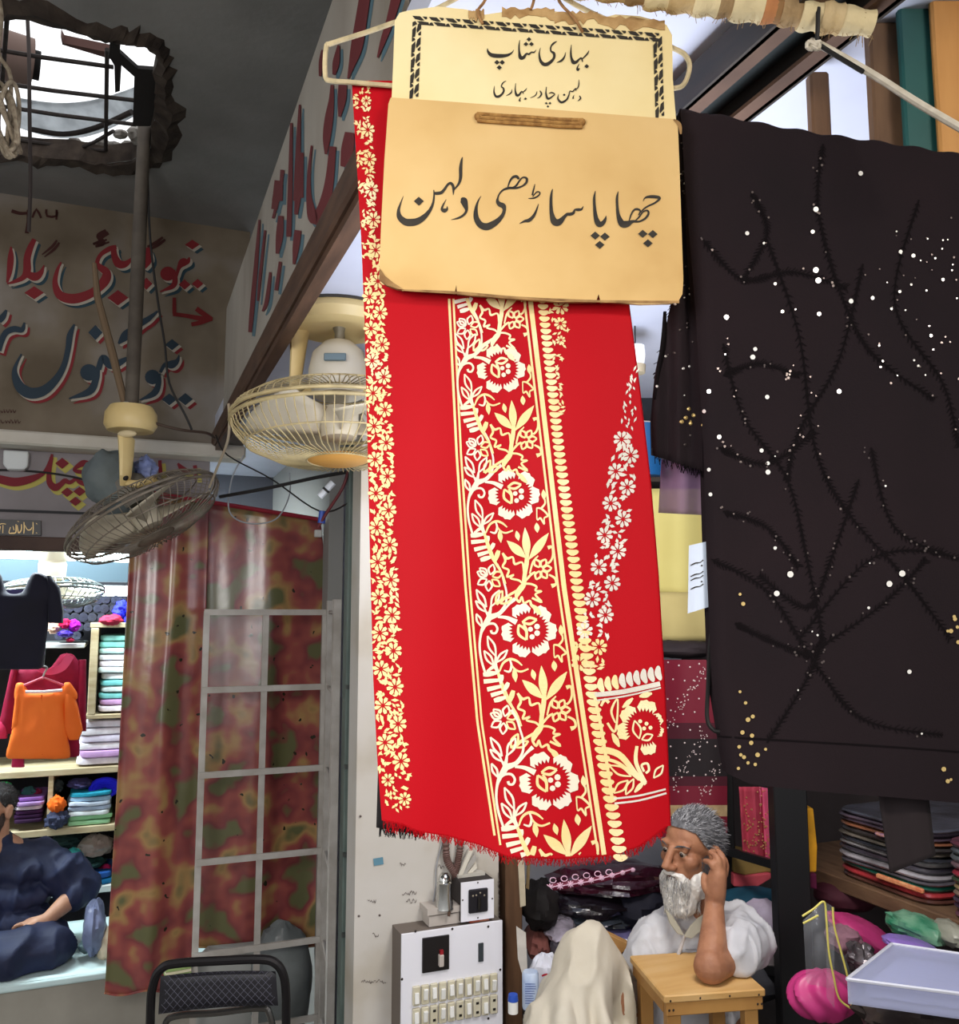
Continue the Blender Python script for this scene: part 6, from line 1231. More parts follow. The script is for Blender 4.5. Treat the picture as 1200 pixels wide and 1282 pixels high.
slabpx([(1009, 1012), (1018, 1012), (1023, 1060), (1022, 1092), (1008, 1092)], 2.66, .14, (230, 166, 40), 'golden yellow folded cloth standing right of the black upright'); slabpx([(1008, 1094), (1022, 1094), (1023, 1114), (1007, 1110)], 2.64, .14, (92, 24, 60), 'dark plum folded cloth below the golden yellow one')
# wooden shelf with packets, running towards us
def sp(px, py, t): return None
e0, e1 = onX(1024, 1096, 2.03), onX(1215, 1150, 2.03)
zsh = (e0.z + e1.z) / 2; ya, yb = e0.y + .25, min(e1.y, e0.y - .3) - .35
wsx = thing('wooden_shelf', (2.25, (ya + yb) / 2, zsh), 'rough brown wooden shelf running along the right wall under the packets', 'shelf')
MB().box((2.03 + .27, (ya + yb) / 2, zsh - .022), (0.54, ya - yb, 0.044), None, 0.004).build('board', mat('rough_board', (116, 88, 64), 0.8, c2=(86, 62, 44), scale=8, stretch=(4, .8, 4), bump=.3), wsx, smooth=False)
MB().box((2.5, (ya + yb) / 2, zsh - .12), (0.03, ya - yb, 0.15)).build('bracket', M_rust, wsx, smooth=False)
rg = random.Random(40)
PK = [((96, 60, 52), 'maroon packet'), ((186, 60, 66), 'coral red packet'), ((40, 120, 100), 'teal and coral packet'), ((96, 92, 100), 'grey plastic packet'), ((176, 172, 178), 'white plastic packet'), ((70, 66, 76), 'dark grey packet'), ((150, 148, 150), 'silver grey packet'), ((52, 54, 62), 'charcoal packet'), ((116, 108, 98), 'taupe packet'), ((64, 60, 60), 'black plastic packet'), ((150, 96, 70), 'copper brocade packet'), ((84, 70, 84), 'dusty purple packet'), ((98, 86, 100), 'mauve grey packet'), ((82, 84, 96), 'slate packet')]
pos = ['lowest', 'second from the bottom', 'third from the bottom', 'fourth from the bottom', 'fifth from the bottom', 'sixth from the bottom', 'seventh from the bottom', 'eighth from the bottom', 'ninth from the bottom', 'tenth from the bottom', 'eleventh from the bottom', 'third from the top', 'second from the top', 'topmost']
def shine(c): return mat('packet_%d_%d_%d' % c, c, 0.28, c2=tuple(int(v * .65) for v in c), scale=12, bump=0.5, bscale=16, coat=0.5)
z = zsh; 
for i, (c, nm) in enumerate(PK):
    h = rg.uniform(.011, .017); y0 = e0.y - 0.03 - rg.uniform(0, .02); L = .36; mb = MB(); M = rotz(rg.uniform(-.03, .03))
    sell(mb, (2.05 + .2 + rg.uniform(-.006, .006), y0 - L / 2, z + h / 2), (0.2, L / 2, h * .49), M, .3, 28, 8, .004, i)
    tp = thing('cloth_packet', (2.25, y0 - L / 2, z), '%s, %s in the far stack on the wooden shelf' % (nm, pos[i]), 'packet', 'packets stacked on the wooden shelf, far stack')
    mb.build('wrapped_cloth', shine(c), tp)
    if i in (2, 10): MB().box((2.045, y0 - L * .72, z + h / 2), (0.012, .16, h * .8), None, .003).build('brocade_edge', mat('edge_%d' % i, ((214, 120, 84), (30, 40, 140))[i == 10], .4, c2=(230, 170, 120), scale=60), tp, smooth=False)
    z += h
z = zsh
PK2 = [((150, 100, 120), 'pink grey packet'), ((88, 66, 96), 'violet packet'), ((100, 84, 104), 'plum grey packet'), ((188, 160, 140), 'beige packet'), ((206, 176, 130), 'tan gold packet'), ((84, 110, 80), 'green brocade packet'), ((210, 70, 90), 'rose red packet'), ((150, 120, 128), 'dusty pink packet'), ((120, 128, 134), 'silver blue packet'), ((104, 110, 118), 'steel grey packet'), ((130, 70, 90), 'wine packet')]
pos2 = ['lowest', 'second from the bottom', 'third from the bottom', 'fourth from the bottom', 'fifth from the bottom', 'sixth from the bottom', 'fifth from the top', 'fourth from the top', 'third from the top', 'second from the top', 'topmost']
for i, (c, nm) in enumerate(PK2):
    h = rg.uniform(.015, .021); y0 = e0.y - 0.44; L = .36; mb = MB(); sell(mb, (2.04 + .2, y0 - L / 2, z + h / 2), (0.2, L / 2, h * .49), rotz(rg.uniform(-.03, .03)), .3, 28, 8, .005, i + 30)
    tp = thing('cloth_packet', (2.24, y0 - L / 2, z), '%s, %s in the near stack at the right edge' % (nm, pos2[i]), 'packet', 'packets stacked on the wooden shelf, near stack'); mb.build('wrapped_cloth', shine(c), tp); z += h
# below the shelf
cl(1080, 1172, 46, 18, 2.55, (190, 60, 120), 'magenta pink plastic packet slanting below the wooden shelf', 51, .12, rough=.35, tilt=28, dep=.08)
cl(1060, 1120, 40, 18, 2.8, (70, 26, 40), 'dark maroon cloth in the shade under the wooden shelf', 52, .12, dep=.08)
cl(1150, 1162, 38, 15, 2.3, (40, 110, 84), 'green plastic packet under the right end of the wooden shelf', 53, .25, rough=.25, tilt=14, dep=.07, m=mat('green_packet', (40, 116, 86), .25, c2=(150, 190, 160), scale=10, bump=.6, bscale=14)); cl(1188, 1168, 14, 14, 2.25, (150, 150, 136), 'greyish plastic packet at the right edge under the shelf', 54, .2, rough=.3, dep=.06)
cl(1142, 1186, 34, 10, 2.22, (140, 112, 190), 'purple plastic packet lying above the clear box', 55, .12, rough=.3, tilt=14, dep=.06); cl(1078, 1200, 18, 16, 2.4, (150, 146, 150), 'silver black crumpled packet between the zip bag and the clear box', 56, .4, rough=.25, dep=.05, m=mat('foil_packet', (120, 112, 116), .2, c2=(40, 36, 40), scale=14, bump=.8, bscale=18, metal=.3)); cl(1056, 1176, 20, 16, 2.5, (150, 110, 124), 'dusty rose cloth beside the magenta packet', 57, .2, dep=.06)
# clear zip bag with yellow piping and pink bundle
M_clear = mat('clear_plastic', (226, 230, 240), 0.10, alpha=0.16, bump=0.5, bscale=12, spec=0.8)
zb_ = thing('zip_bag', V(1035, 1270, 2.35), 'clear plastic zip bag with yellow piping standing beside the black upright', 'bag')
mb = MB(); mb.grid(lambda u, v: V(1005 + (26 + 36 * v) * u + 6 * v, 1152 - 24 * u + (118 - 6 * u) * v, 2.36 - .05 * math.sin(u * 3.14) * math.sin(v * 3.14)), 12, 12); mb.build('film', M_clear, zb_)
M_pip = mat('yellow_piping', (226, 214, 110), 0.5)
for P in ([(1004, 1147), (1018, 1138), (1031, 1129), (1034, 1150), (1037, 1190), (1043, 1222), (1050, 1250), (1064, 1262)], [(1042, 1136), (1044, 1160), (1052, 1190), (1061, 1225), (1066, 1262)], [(1005, 1156), (1024, 1146)]): MB().tube([V(x, y, 2.31) for x, y in cat(P, 5)], 0.0026, 7).build('piping', M_pip, zb_)
mb = MB(); mb.grid(lambda u, v: V(1034 + 10 * u, 1130 + 6 * u + 118 * v + 8 * u * v, 2.31 + .004 * u), 3, 12); mb.build('gusset', M_clear, zb_)
pk = thing('pink_bundle', V(1030, 1275, 2.36), 'shiny pink cloth bundle with gathered folds at the foot of the black upright', 'cloth'); mb = MB(); p = V(1030, 1246, 2.38)
def PB(u, v):
    th = math.pi * v; ph = 2 * math.pi * u; k = 1 + .09 * math.sin(ph * 7 + 3 * math.sin(th * 2)) * math.sin(th); return p + RH * (.085 * math.sin(th) * math.cos(ph) * k) + FH * (.06 * math.sin(th) * math.sin(ph) * k) + Vector((0, 0, .062 * math.cos(th) * k))
mb.grid(PB, 60, 20, wrap=True); mb.build('cloth', mat('pink_satin', (214, 70, 140), 0.35, c2=(196, 50, 120), scale=5), pk)
# clear plastic box, dark packet below, floor clutter
cbx = thing('clear_box', V(1130, 1255, 2.0), 'flat translucent plastic box lying at the lower right', 'box')
M_box = mat('box_plastic', (200, 206, 238), 0.15, alpha=0.42, spec=0.7, bump=.15, bscale=6)
tp = [(1114, 1181), (1215, 1196), (1215, 1232), (1190, 1240), (1060, 1224)]
lidp = [onZ(x, y, V(1130, 1210, 2.02).z) for x, y in [(1116, 1182), (1240, 1200), (1215, 1246), (1060, 1226)]]
MB().prism(lidp, (0, 0, -0.006)).build('lid', M_box, cbx, smooth=False, bevel=.003)
for i in range(4):
    a, b = lidp[i], lidp[(i + 1) % 4]; MB().prism([a, b, b + Vector((0, 0, -.045)), a + Vector((0, 0, -.045))], ((sum(lidp, Vector()) / 4 - (a + b) / 2).normalized() * .003)).build('side', M_box, cbx, smooth=False)
MB().prism([p_ + Vector((0, 0, -.045)) for p_ in lidp], (0, 0, -.004)).build('bottom', M_box, cbx, smooth=False)
MB().prism([p_ * .78 + (sum(lidp, Vector()) / 4) * .22 + Vector((0, 0, -.041)) for p_ in lidp], (0, 0, .026)).build('folded_sheet', mat('sheet_lilac', (176, 180, 214), .7), cbx, smooth=False, bevel=.004)
for i in range(4): MB().tube([lidp[i], lidp[(i + 1) % 4]], .004, 6).build('rim', mat('rim_white', (226, 228, 240), .2, alpha=.8), cbx)
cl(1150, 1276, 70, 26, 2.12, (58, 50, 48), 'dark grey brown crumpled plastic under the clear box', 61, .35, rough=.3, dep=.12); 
# heap of plastic packets behind the old man
hp_ = [((770, 1100), 80, 22, (58, 16, 34), 'deep maroon folded saree packet on top of the heap beneath the red hem', 71), ((740, 1128), 62, 18, (30, 24, 32), 'black plastic packet below the maroon packet', 72), ((742, 1146), 60, 12, (60, 66, 76), 'shiny slate plastic packet in the middle of the heap', 73), ((772, 1168), 58, 16, (118, 112, 160), 'lilac blue plastic packet below the slate packet, behind the knee', 74), ((700, 1162), 20, 10, (190, 180, 196), 'pale lilac packet corner left of the knee', 75), ((702, 1182), 18, 16, (120, 116, 130), 'grey plastic bag crumpled left of the knee', 76), ((676, 1132), 22, 32, (24, 20, 20), 'black cloth bag hanging beside the wooden jamb', 77), ((672, 1178), 16, 18, (128, 78, 72), 'dusty pink cloth bundle beside the jamb', 78), ((800, 1130), 40, 30, (26, 26, 40), 'dark navy cloth bundle behind the old man\'s beard', 79), ((780, 1196), 40, 26, (28, 28, 34), 'black cloth bundle in the gap behind the raised knee', 80)]
for (c0, rx, ry, c, lb, sd) in hp_:
    m = None if sd in (77, 78, 79, 80) else mat('film_%d' % sd, c, 0.16, c2=tuple(int(v * .55) for v in c), scale=9, bump=0.9, bscale=16, coat=1.0)
    cl(c0[0], c0[1], rx, ry * .86, 2.95 if sd not in (75, 76, 77, 78) else 2.8, c, lb, sd, .22, name='cloth_packet', dep=.11, m=m, catg='packet' if m else 'cloth')
et = thing('embroidered_trim', V(735, 1115, 2.72), 'pink and white embroidered trim along the edge of the maroon saree packet', 'trim'); mb = MB(); g = lambda x, y: V(x, y, 2.78); mb.mi(0)
mb.stroke([(684, 1112, 9), (720, 1106, 9), (760, 1099, 7), (793, 1088, 5)], g); mb.mi(1); gg = lambda x, y: V(x, y, 2.776)
for i in range(9):
    t = i / 8; x, y = 688 + 104 * t, 1111 - 14 * t - 8 * t * t; r = 5 - 2 * t
    for q in range(4): a = q * .785; mb.stroke([(x - math.cos(a) * r, y - math.sin(a) * r, 1.2), (x, y, 1.8), (x + math.cos(a) * r, y + math.sin(a) * r, 1.2)], gg, 2)
mb.stroke([(686, 1111, 1.2), (740, 1103, 1.2), (792, 1088, 1)], gg)
for i in range(6): x, y = 692 + 14 * i, 1102 - 2 * i; mb.stroke([(x + 4 * math.cos(a * .6), y + 3.4 * math.sin(a * .6), 1.1) for a in range(11)], gg, 1)
mb.build('trim_band', [mat('trim_maroon', (120, 30, 60), .6), mat('trim_pink', (240, 196, 220), .5)], et, solid=.001)
# small things beside the jamb
bt_l = thing('spray_bottle', V(665, 1262, 2.45), 'small pale blue labelled bottle standing beside the wooden jamb', 'bottle'); p = V(664, 1262, 2.45)
MB().lathe([(0.001, 0), (.021, 0), (.022, .005), (.022, .085), (.019, .092), (.001, .092)], p, n=22).build('body', mat('bottle_pale', (196, 210, 232), .35, c2=(160, 180, 214), scale=30), bt_l)
mb = MB(); rg = random.Random(5)
for i in range(9): mb.stroke([(657, 1232 + i * 3, .9), (661 + rg.random() * 3, 1232 + i * 3, 1.3), (667 + rg.random() * 4, 1232 + i * 3, .8)], lambda x, y: V(x, y, 2.425), 2)
mb.build('label_print', mat('print_blue', (70, 90, 150), .6), bt_l)
bc2 = thing('glue_bottle', V(642, 1266, 2.42), 'tiny white bottle with blue cap at the foot of the switchboard', 'bottle'); p = V(642, 1268, 2.42); MB().lathe([(.001, 0), (.013, 0), (.013, .03), (.001, .032)], p, n=16).build('body', mat('rocker_white', (240, 240, 236)), bc2); MB().lathe([(.001, .03), (.014, .03), (.012, .046), (.001, .047)], p, n=16).build('cap', mat('cap_blue', (40, 80, 180), .4), bc2)
pb = thing('paper_bag', V(684, 1240, 2.62), 'white paper bag with red print beside the pale blue bottle', 'bag'); mb = MB(); crumple(mb, V(682, 1226, 2.62), (.045, .03, .07), 91, .25, 3, rotz(-YAW)); mb.build('bag', mat('bag_white', (216, 218, 230), .6), pb)
mb = MB(); g = lambda x, y: V(x, y, 2.575)
for i in range(5): mb.stroke([(678 + i * 2, 1222 + i * 5, 2), (684 + i * 2, 1220 + i * 5, 3), (688 + i, 1226 + i * 5, 1.5)], g, 2)
mb.build('red_print', mat('print_red', (190, 40, 60), .6), pb)
slabpx([(646, 1160), (658, 1168), (660, 1215), (654, 1222), (648, 1200)], 2.56, .004, (206, 200, 192), 'white paper sheet leaning against the wooden jamb', 'paper', 'paper', 0); slabpx([(648, 1078), (656, 1078), (658, 1134), (651, 1136)], 2.56, .012, (188, 176, 152), 'pale wooden stick standing against the jamb', 'stick', 'stick', 0.001); slabpx([(660, 1075), (664, 1076), (662, 1114), (658, 1112)], 2.6, .012, (120, 100, 70), 'thin brown stick behind the pale stick at the jamb', 'stick', 'stick', 0.001)
wb = thing('wooden_rest', V(765, 1225, 2.6), 'tan wooden angle rest standing behind the old man\'s knee', 'wooden rest'); M_rest = mat('rest_wood', (196, 152, 92), .6, c2=(176, 130, 74), scale=6)
MB().prism([V(x, y, 2.62) for x, y in [(748, 1163), (789, 1183), (788, 1186), (776, 1195), (765, 1188)]], FH * .03).build('top_board', M_rest, wb, smooth=False, bevel=.002); MB().prism([V(x, y, 2.60) for x, y in [(768, 1186), (774, 1190), (790, 1212), (787, 1222), (764, 1196)]], FH * .03).build('lower_board', M_rest, wb, smooth=False, bevel=.002)
# raised floor of the right shop
pf2 = thing('seating_platform', (1.75, 2.6, 0), 'low grey platform the old man sits on in the right shop', 'platform')
MB().box((1.82, 2.6, .2), (1.45, 1.7, .4), None, .01).build('base', mat('platform_dark', (84, 78, 74), .8, c2=(66, 60, 56), scale=6), pf2, smooth=False)
# wooden stool
ZST = .955
st_ = thing('wooden_stool', (0, 0, .4), 'square light wooden stool with nailed apron under the old man\'s elbow', 'stool')
fl, fr2, bl_ = onZ(831, 1247, ZST), onZ(958, 1238, ZST), onZ(797, 1209, ZST)
ux = (fr2 - fl); Wd = ux.length; ux.normalize(); uy = Vector((-ux.y, ux.x, 0)); Dp = .25; cst = (fl + fr2) / 2 + uy * Dp / 2
st_.location = (cst.x, cst.y, .4); Ms = Matrix((ux, uy, Vector((0, 0, 1)))).transposed()
M_stw = mat('stool_wood', (206, 168, 112), .5, c2=(190, 146, 86), c3=(200, 158, 98), scale=5, stretch=(1, 5, 5)); M_stl = mat('stool_leg', (186, 140, 78), .5, c2=(160, 114, 60), scale=6)
MB().box(cst + Vector((0, 0, -.009)), (Wd, Dp, .018), Ms, .003).build('seat', M_stw, st_, smooth=False)
for sy in (-1, 1): MB().box(cst + uy * (sy * (Dp / 2 - .012)) + Vector((0, 0, -.033)), (Wd - .012, .018, .03), Ms, .002).build('apron', M_stl, st_, smooth=False)
for sx in (-1, 1): MB().box(cst + ux * (sx * (Wd / 2 - .014)) + Vector((0, 0, -.033)), (.018, Dp - .05, .03), Ms, .002).build('apron', M_stl, st_, smooth=False)
for sx in (-1, 1):
    for sy in (-1, 1): MB().box(cst + ux * (sx * (Wd / 2 - .03)) + uy * (sy * (Dp / 2 - .03)) + Vector((0, 0, -.04 - .25)), (.034, .03, ZST - .44), Ms, .002).build('leg', M_stl, st_, smooth=False)
for k in range(4): MB().ell(fl * (1 - (.06 + .29 * k)) + fr2 * (.06 + .29 * k) + Vector((0, 0, -.010 if k in (1, 2) else -.012)) - uy * .0008, (.0026, .0012, .0026), n=8, m=6).build('nail', M_rust, st_)
for k in (.05, .09, .92, .96): MB().ell(fl * (1 - k) + fr2 * k + Vector((0, 0, -.034)) + uy * .0018, (.003, .0012, .003), n=8, m=6).build('nail', M_rust, st_)
# ================================================================= PEOPLE
def frame(fwd, up=Vector((0, 0, 1))):
    f = Vector(fwd).normalized(); s = f.cross(up).normalized(); u = s.cross(f)
    return Matrix((s, f, u)).transposed()      # columns: side, forward, up
def head_shape(mb, C, M, k=1.0):
    T = lambda x, y, z: C + M @ (Vector((x, y, z)) * k)
    def E(c, r): mb.ell(T(*c), tuple(v * k for v in r), M, 18, 12)
    E((0, -.015, .030), (.074, .094, .080)); E((0, .02, -.035), (.060, .066, .082)); E((0, .052, -.098), (.030, .030, .026)); E((0, .03, -.085), (.045, .045, .03))
    for s in (-1, 1):
        E((s * .042, .050, -.022), (.024, .028, .024)); E((s * .030, .069, .025), (.026, .016, .009)); E((s * .079, -.012, -.012), (.011, .022, .034)); E((s * .083, -.018, .004), (.008, .018, .018)); E((s * .013, .098, -.036), (.011, .013, .009)); E((s * .032, .0735, .0115), (.0185, .0125, .0064)); E((s * .032, .0730, -.0055), (.017, .0115, .0056))
    mb.tube([T(0, .080, .022), T(0, .096, -.004), T(0, .116, -.034), T(0, .100, -.042)], [.010 * k, .0115 * k, .014 * k, .010 * k], 12)
    E((0, .086, -.062), (.026, .012, .006)); E((0, .085, -.074), (.022, .012, .006))
    mb.tube([T(0, -.025, -.05), T(0, -.035, -.12), T(0, -.045, -.20)], [.055 * k, .052 * k, .058 * k], 16)
    return T
def sockets(o, T, M, k=1.0):
    for v in o.v:
        for s in (-1, 1):
            d = (v - T(s * .032, .086, .003)).length
            if d < .035 * k: v -= (M @ Vector((0, 1, 0))) * (.007 * k * math.exp(-(d / (.013 * k)) ** 2))
def eyes(T, M, k, parent, look=(0, 1, 0)):
    for s in (-1, 1):
        c = T(s * .032, .0715, .003); mb = MB(); mb.mi(0).ell(c, .0115 * k, M, 16, 12); l = (M @ Vector(look)).normalized()
        mb.mi(1).ell(c + l * (.0085 * k), (.0062 * k, .0062 * k, .0062 * k), M, 12, 8); mb.build('eye', [mat('eye_white', (158, 142, 128), .3), mat('iris_dark', (30, 20, 16), .15)], parent)
def strands(n, pick, m, name, parent, r=.0009, seed=1):
    """pick(rg) -> list of points"""
    mb = MB(); rg = random.Random(seed)
    for i in range(n):
        P = pick(rg)
        if P: mb.tube(P, [r, r * .8, r * .3][:len(P)] if len(P) <= 3 else [r] * len(P), 3, cap=False)
    return mb.build(name, m, parent, auto=0)
def wrinkle(o, amp, fr, seed=0, stretch=(1, 1, 1)):
    for v in o.v:
        q = Vector((v.x * stretch[0], v.y * stretch[1], v.z * stretch[2])) * fr + Vector((seed * 3.3, seed, 0)); v += noise.noise_vector(q) * amp
def limb(mb, P, r, n=14, sq=1.0): mb.tube([tuple(p[:3]) for p in cat([tuple(p) for p in P], 5)], [x[0] for x in cat([(q,) for q in r], 5)], n, sq=sq); mb.ell(P[0], r[0], n=12, m=8); mb.ell(P[-1], r[-1], n=12, m=8)
def finger(mb, P, r): mb.tube([tuple(p) for p in cat([tuple(p) for p in P], 4)], [x[0] for x in cat([(q,) for q in r], 4)], 10); mb.ell(P[-1], r[-1], n=10, m=6); mb.ell(P[0], r[0], n=10, m=6)
def clear_stool(o, top=.957, side=False):
    for v in o.v:
        a, b = (v - cst).dot(ux), (v - cst).dot(uy)
        if abs(a) < Wd / 2 + .012 and -Dp / 2 - .012 < b < Dp / 2 + .012:
            if side and a < 0 and v.z < top: v -= ux * (Wd / 2 + .012 + a)
            elif top - .06 < v.z < top: v.z = top
            elif v.z <= top - .06: v += uy * (Dp / 2 + .012 - b)
# ---------------------------------------------------------------- old man at the stool
HM = frame(-RH * .80 - FH * .60 - Vector((0, 0, .05)), (Vector((0, 0, 1)) + RH * .05).normalized()); HC = V(864, 1061, 2.50); HK = .90
body = MB(); T = head_shape(body, HC, HM, HK)
body.ell(V(868, 1250, 2.58), (.13, .09, .24), rotz(-YAW), 20, 14); body.ell(V(866, 1175, 2.56), (.11, .06, .05), rotz(-YAW), 18, 10); body.ell(V(860, 1375, 2.58), (.15, .12, .12), rotz(-YAW), 18, 12)
SH = V(925, 1166, 2.52); EL = V(889, 1210, 2.26); WR_ = V(894, 1130, 2.385)
limb(body, [SH, (SH + EL) / 2 + RH * .03, EL], [.040, .044, .042]); limb(body, [EL, EL * .65 + WR_ * .35 + RH * .002, WR_], [.038, .035, .0235])
SR = V(818, 1172, 2.55); ER = V(800, 1290, 2.48); HR = V(800, 1330, 2.33); limb(body, [SR, ER], [.034, .034]); limb(body, [ER, HR], [.038, .026]); body.ell(HR, (.04, .05, .025), None, 12, 8)
# hand cupped at the ear
hd = 2.375
PALM = V(897, 1104, hd); body.ell(PALM, (.026, .017, .047), rotz(-YAW) @ Matrix.Rotation(R(6), 3, 'Y'), 16, 10); limb(body, [WR_, V(896, 1116, hd), V(898, 1096, hd)], [.026, .026, .024])
finger(body, [V(895, 1094, hd - .006), V(892, 1084, hd - .008), V(887, 1079, hd + .004), V(882, 1078, hd + .018)], [.0098, .0092, .0084, .0074])
finger(body, [V(900, 1090, hd - .004), V(899, 1078, hd - .004), V(895, 1071, hd + .006), V(889, 1067, hd + .018)], [.0102, .0095, .0086, .0075])
finger(body, [V(904, 1091, hd + .004), V(905, 1078, hd + .006), V(903, 1070, hd + .016), V(898, 1065, hd + .028)], [.0098, .0090, .0082, .0072])
finger(body, [V(907, 1096, hd + .014), V(909, 1086, hd + .018), V(908, 1078, hd + .026), V(905, 1073, hd + .034)], [.0088, .0080, .0074, .0066])
finger(body, [V(889, 1118, hd + .004), V(883, 1112, hd + .010), V(881, 1103, hd + .018), V(881, 1096, hd + .024)], [.0125, .0108, .0094, .0082])
# legs
HP_R, KN_R, AN_R = V(828, 1375, 2.58), V(738, 1196, 2.38), V(692, 1395, 2.22); HP_L, KN_L, AN_L = V(860, 1385, 2.62), V(772, 1340, 2.30), V(715, 1405, 2.4)
limb(body, [HP_R, KN_R], [.075, .05]); limb(body, [KN_R, AN_R], [.048, .035]); limb(body, [HP_L, KN_L], [.075, .05]); limb(body, [KN_L, AN_L], [.048, .035])
for a_, dv in ((AN_R, -FH * .16 - RH * .06), (AN_L, -RH * .16)): limb(body, [a_, a_ + dv * .5 + Vector((0, 0, -.02)), a_ + dv + Vector((0, 0, -.025))], [.034, .032, .022])
bo = remesh(body, .0042, 4, .5)
clear_stool(bo)
for v in bo.v: v.z = max(v.z, .408)
_zf = .406; sockets(bo, T, HM, HK)
M_skin = mat('skin_old', (166, 116, 86), .55, c2=(146, 98, 72), c3=(158, 108, 80), scale=30, bump=.12, bscale=160); M_lip = mat('lip_dark', (92, 56, 52), .5)
for i, f in enumerate(bo.f):
    c = sum((bo.v[j] for j in f), Vector()) / len(f); q = HM.transposed() @ (c - HC) / HK
    if abs(q.x) < .026 and q.y > .074 and -.084 < q.z < -.058: bo.m[i] = 1
pm_ = thing('person', Vector((V(860, 1300, 2.55).x, V(860, 1300, 2.55).y, .4)), 'old man with grey hair and white beard resting one hand at his ear', 'person')
po = bo.build('body', [M_skin, M_lip], pm_, auto=0); eyes(T, HM, HK, po, (-.15, 1, -.08))
M_hg = mat('hair_grey', (112, 112, 116), .7, c2=(70, 70, 74), scale=60, bump=.4, bscale=120); M_hw = mat('beard_white', (236, 234, 230), .75, c2=(206, 204, 200), scale=30, bump=.4, bscale=90); M_hl = mat('hair_light', (170, 170, 174), .7)
# hair: cap plus strands
def cap_pt(th, ph, r=1.0):  # th from the top, ph around (0 = forward)
    return Vector((.079 * math.sin(th) * math.sin(ph), -.018 + .100 * math.sin(th) * math.cos(ph), .030 + .084 * math.cos(th))) * r
def limit(ph): 
    a = abs((ph + math.pi) % (2 * math.pi) - math.pi); return interp([(0, 1.00), (.45, 1.02), (.9, 1.18), (1.25, 1.75), (1.6, 1.95), (2.0, 2.15), (3.15, 2.25)], a)
hb = MB()
def capg(u, v):
    ph = 2 * math.pi * u; th = limit(ph) * v; p = cap_pt(th, ph); k = 1 + .045 * noise.noise(p * 40) + .03 * (1 - v); return T(*(p * k))
hb.grid(capg, 56, 24, wrap=True); hair = hb.build('hair', [M_hg], po, auto=0)
def pick(rg):
    ph = rg.uniform(0, 2 * math.pi); th = limit(ph) * rg.random() ** .6; p = cap_pt(th, ph) * 1.0; nrm = p.normalized(); L = rg.uniform(.010, .019)
    dr = Vector((nrm.x * .3, -.95, -.45 if th > .8 else .1)) + Vector((rg.uniform(-.3, .3), rg.uniform(-.3, .3), rg.uniform(-.2, .3)))
    return [T(*p), T(*(p + nrm * L * .30 + dr * L * .4)), T(*(p + nrm * L * .32 + dr * L))]
strands(1300, pick, M_hg, 'hair_strands', hair, .0010, 2); strands(900, pick, M_hl, 'hair_strands', hair, .0009, 3)
# beard: soft mass plus strands
bm_ = MB(); Eb = lambda c, r: bm_.ell(T(*c), tuple(v * HK for v in r), HM, 18, 12)
Eb((0, .050, -.125), (.056, .048, .050)); Eb((0, .058, -.150), (.050, .042, .042)); Eb((0, .092, -.056), (.034, .011, .0065)); Eb((0, .066, -.104), (.046, .032, .020))
for s in (-1, 1): Eb((s * .051, .026, -.092), (.020, .036, .044)); Eb((s * .030, .076, -.072), (.014, .016, .020))
br = remesh(bm_, .005, 4); wrinkle(br, .006, 60, 3, (1, 1, .35)); beard = br.build('beard', M_hw, po, auto=0)
def pickb(rg):
    a = rg.uniform(-1.5, 1.5); z = rg.uniform(-.150, -.062); x = .050 * math.sin(a) * (1.15 if z > -.09 else 1 + (z + .09) * 3); y = .050 + .048 * math.cos(a) if abs(a) < 1.2 else .02
    L = rg.uniform(.022, .045); return [T(x, y, z), T(x * 1.08 + rg.uniform(-.004, .004), y + .006, z - L * .5), T(x * .9 + rg.uniform(-.010, .010), y + rg.uniform(-.008, .008), z - L)]
strands(1100, pickb, M_hw, 'beard_strands', beard, .0010, 5); strands(300, pickb, M_hl, 'beard_strands', beard, .0009, 6)
for s in (-1, 1): strands(140, lambda rg: (lambda y, z: [T(s * .070, y, z), T(s * .074, y - .002, z - .008), T(s * .070, y + .002, z - .018)])(rg.uniform(.0, .036), rg.uniform(-.075, -.005)), M_hg, 'sideburn', po, .0011, 9)
strands(160, lambda rg: (lambda s, t: [T(s * (.004 + .028 * t), .098 - .02 * t, -.050 - .004 * t), T(s * (.008 + .032 * t), .096 - .02 * t, -.060 - .008 * t), T(s * (.014 + .036 * t), .088 - .02 * t, -.072 - .01 * t)])(rg.choice((-1, 1)), rg.random()), M_hw, 'moustache', po, .0011, 7)
for s in (-1, 1): strands(50, lambda rg: (lambda t: [T(s * (.014 + .036 * t), .089 - .016 * t * t, .020 + .005 * math.sin(t * 3)), T(s * (.020 + .036 * t), .090 - .018 * t * t, .025 + .005 * math.sin(t * 3) + rg.uniform(-.002, .002)), T(s * (.026 + .036 * t), .086 - .018 * t * t, .024 + .004 * math.sin(t * 3))])(rg.random()), M_hg, 'eyebrow', po, .0010, 8)
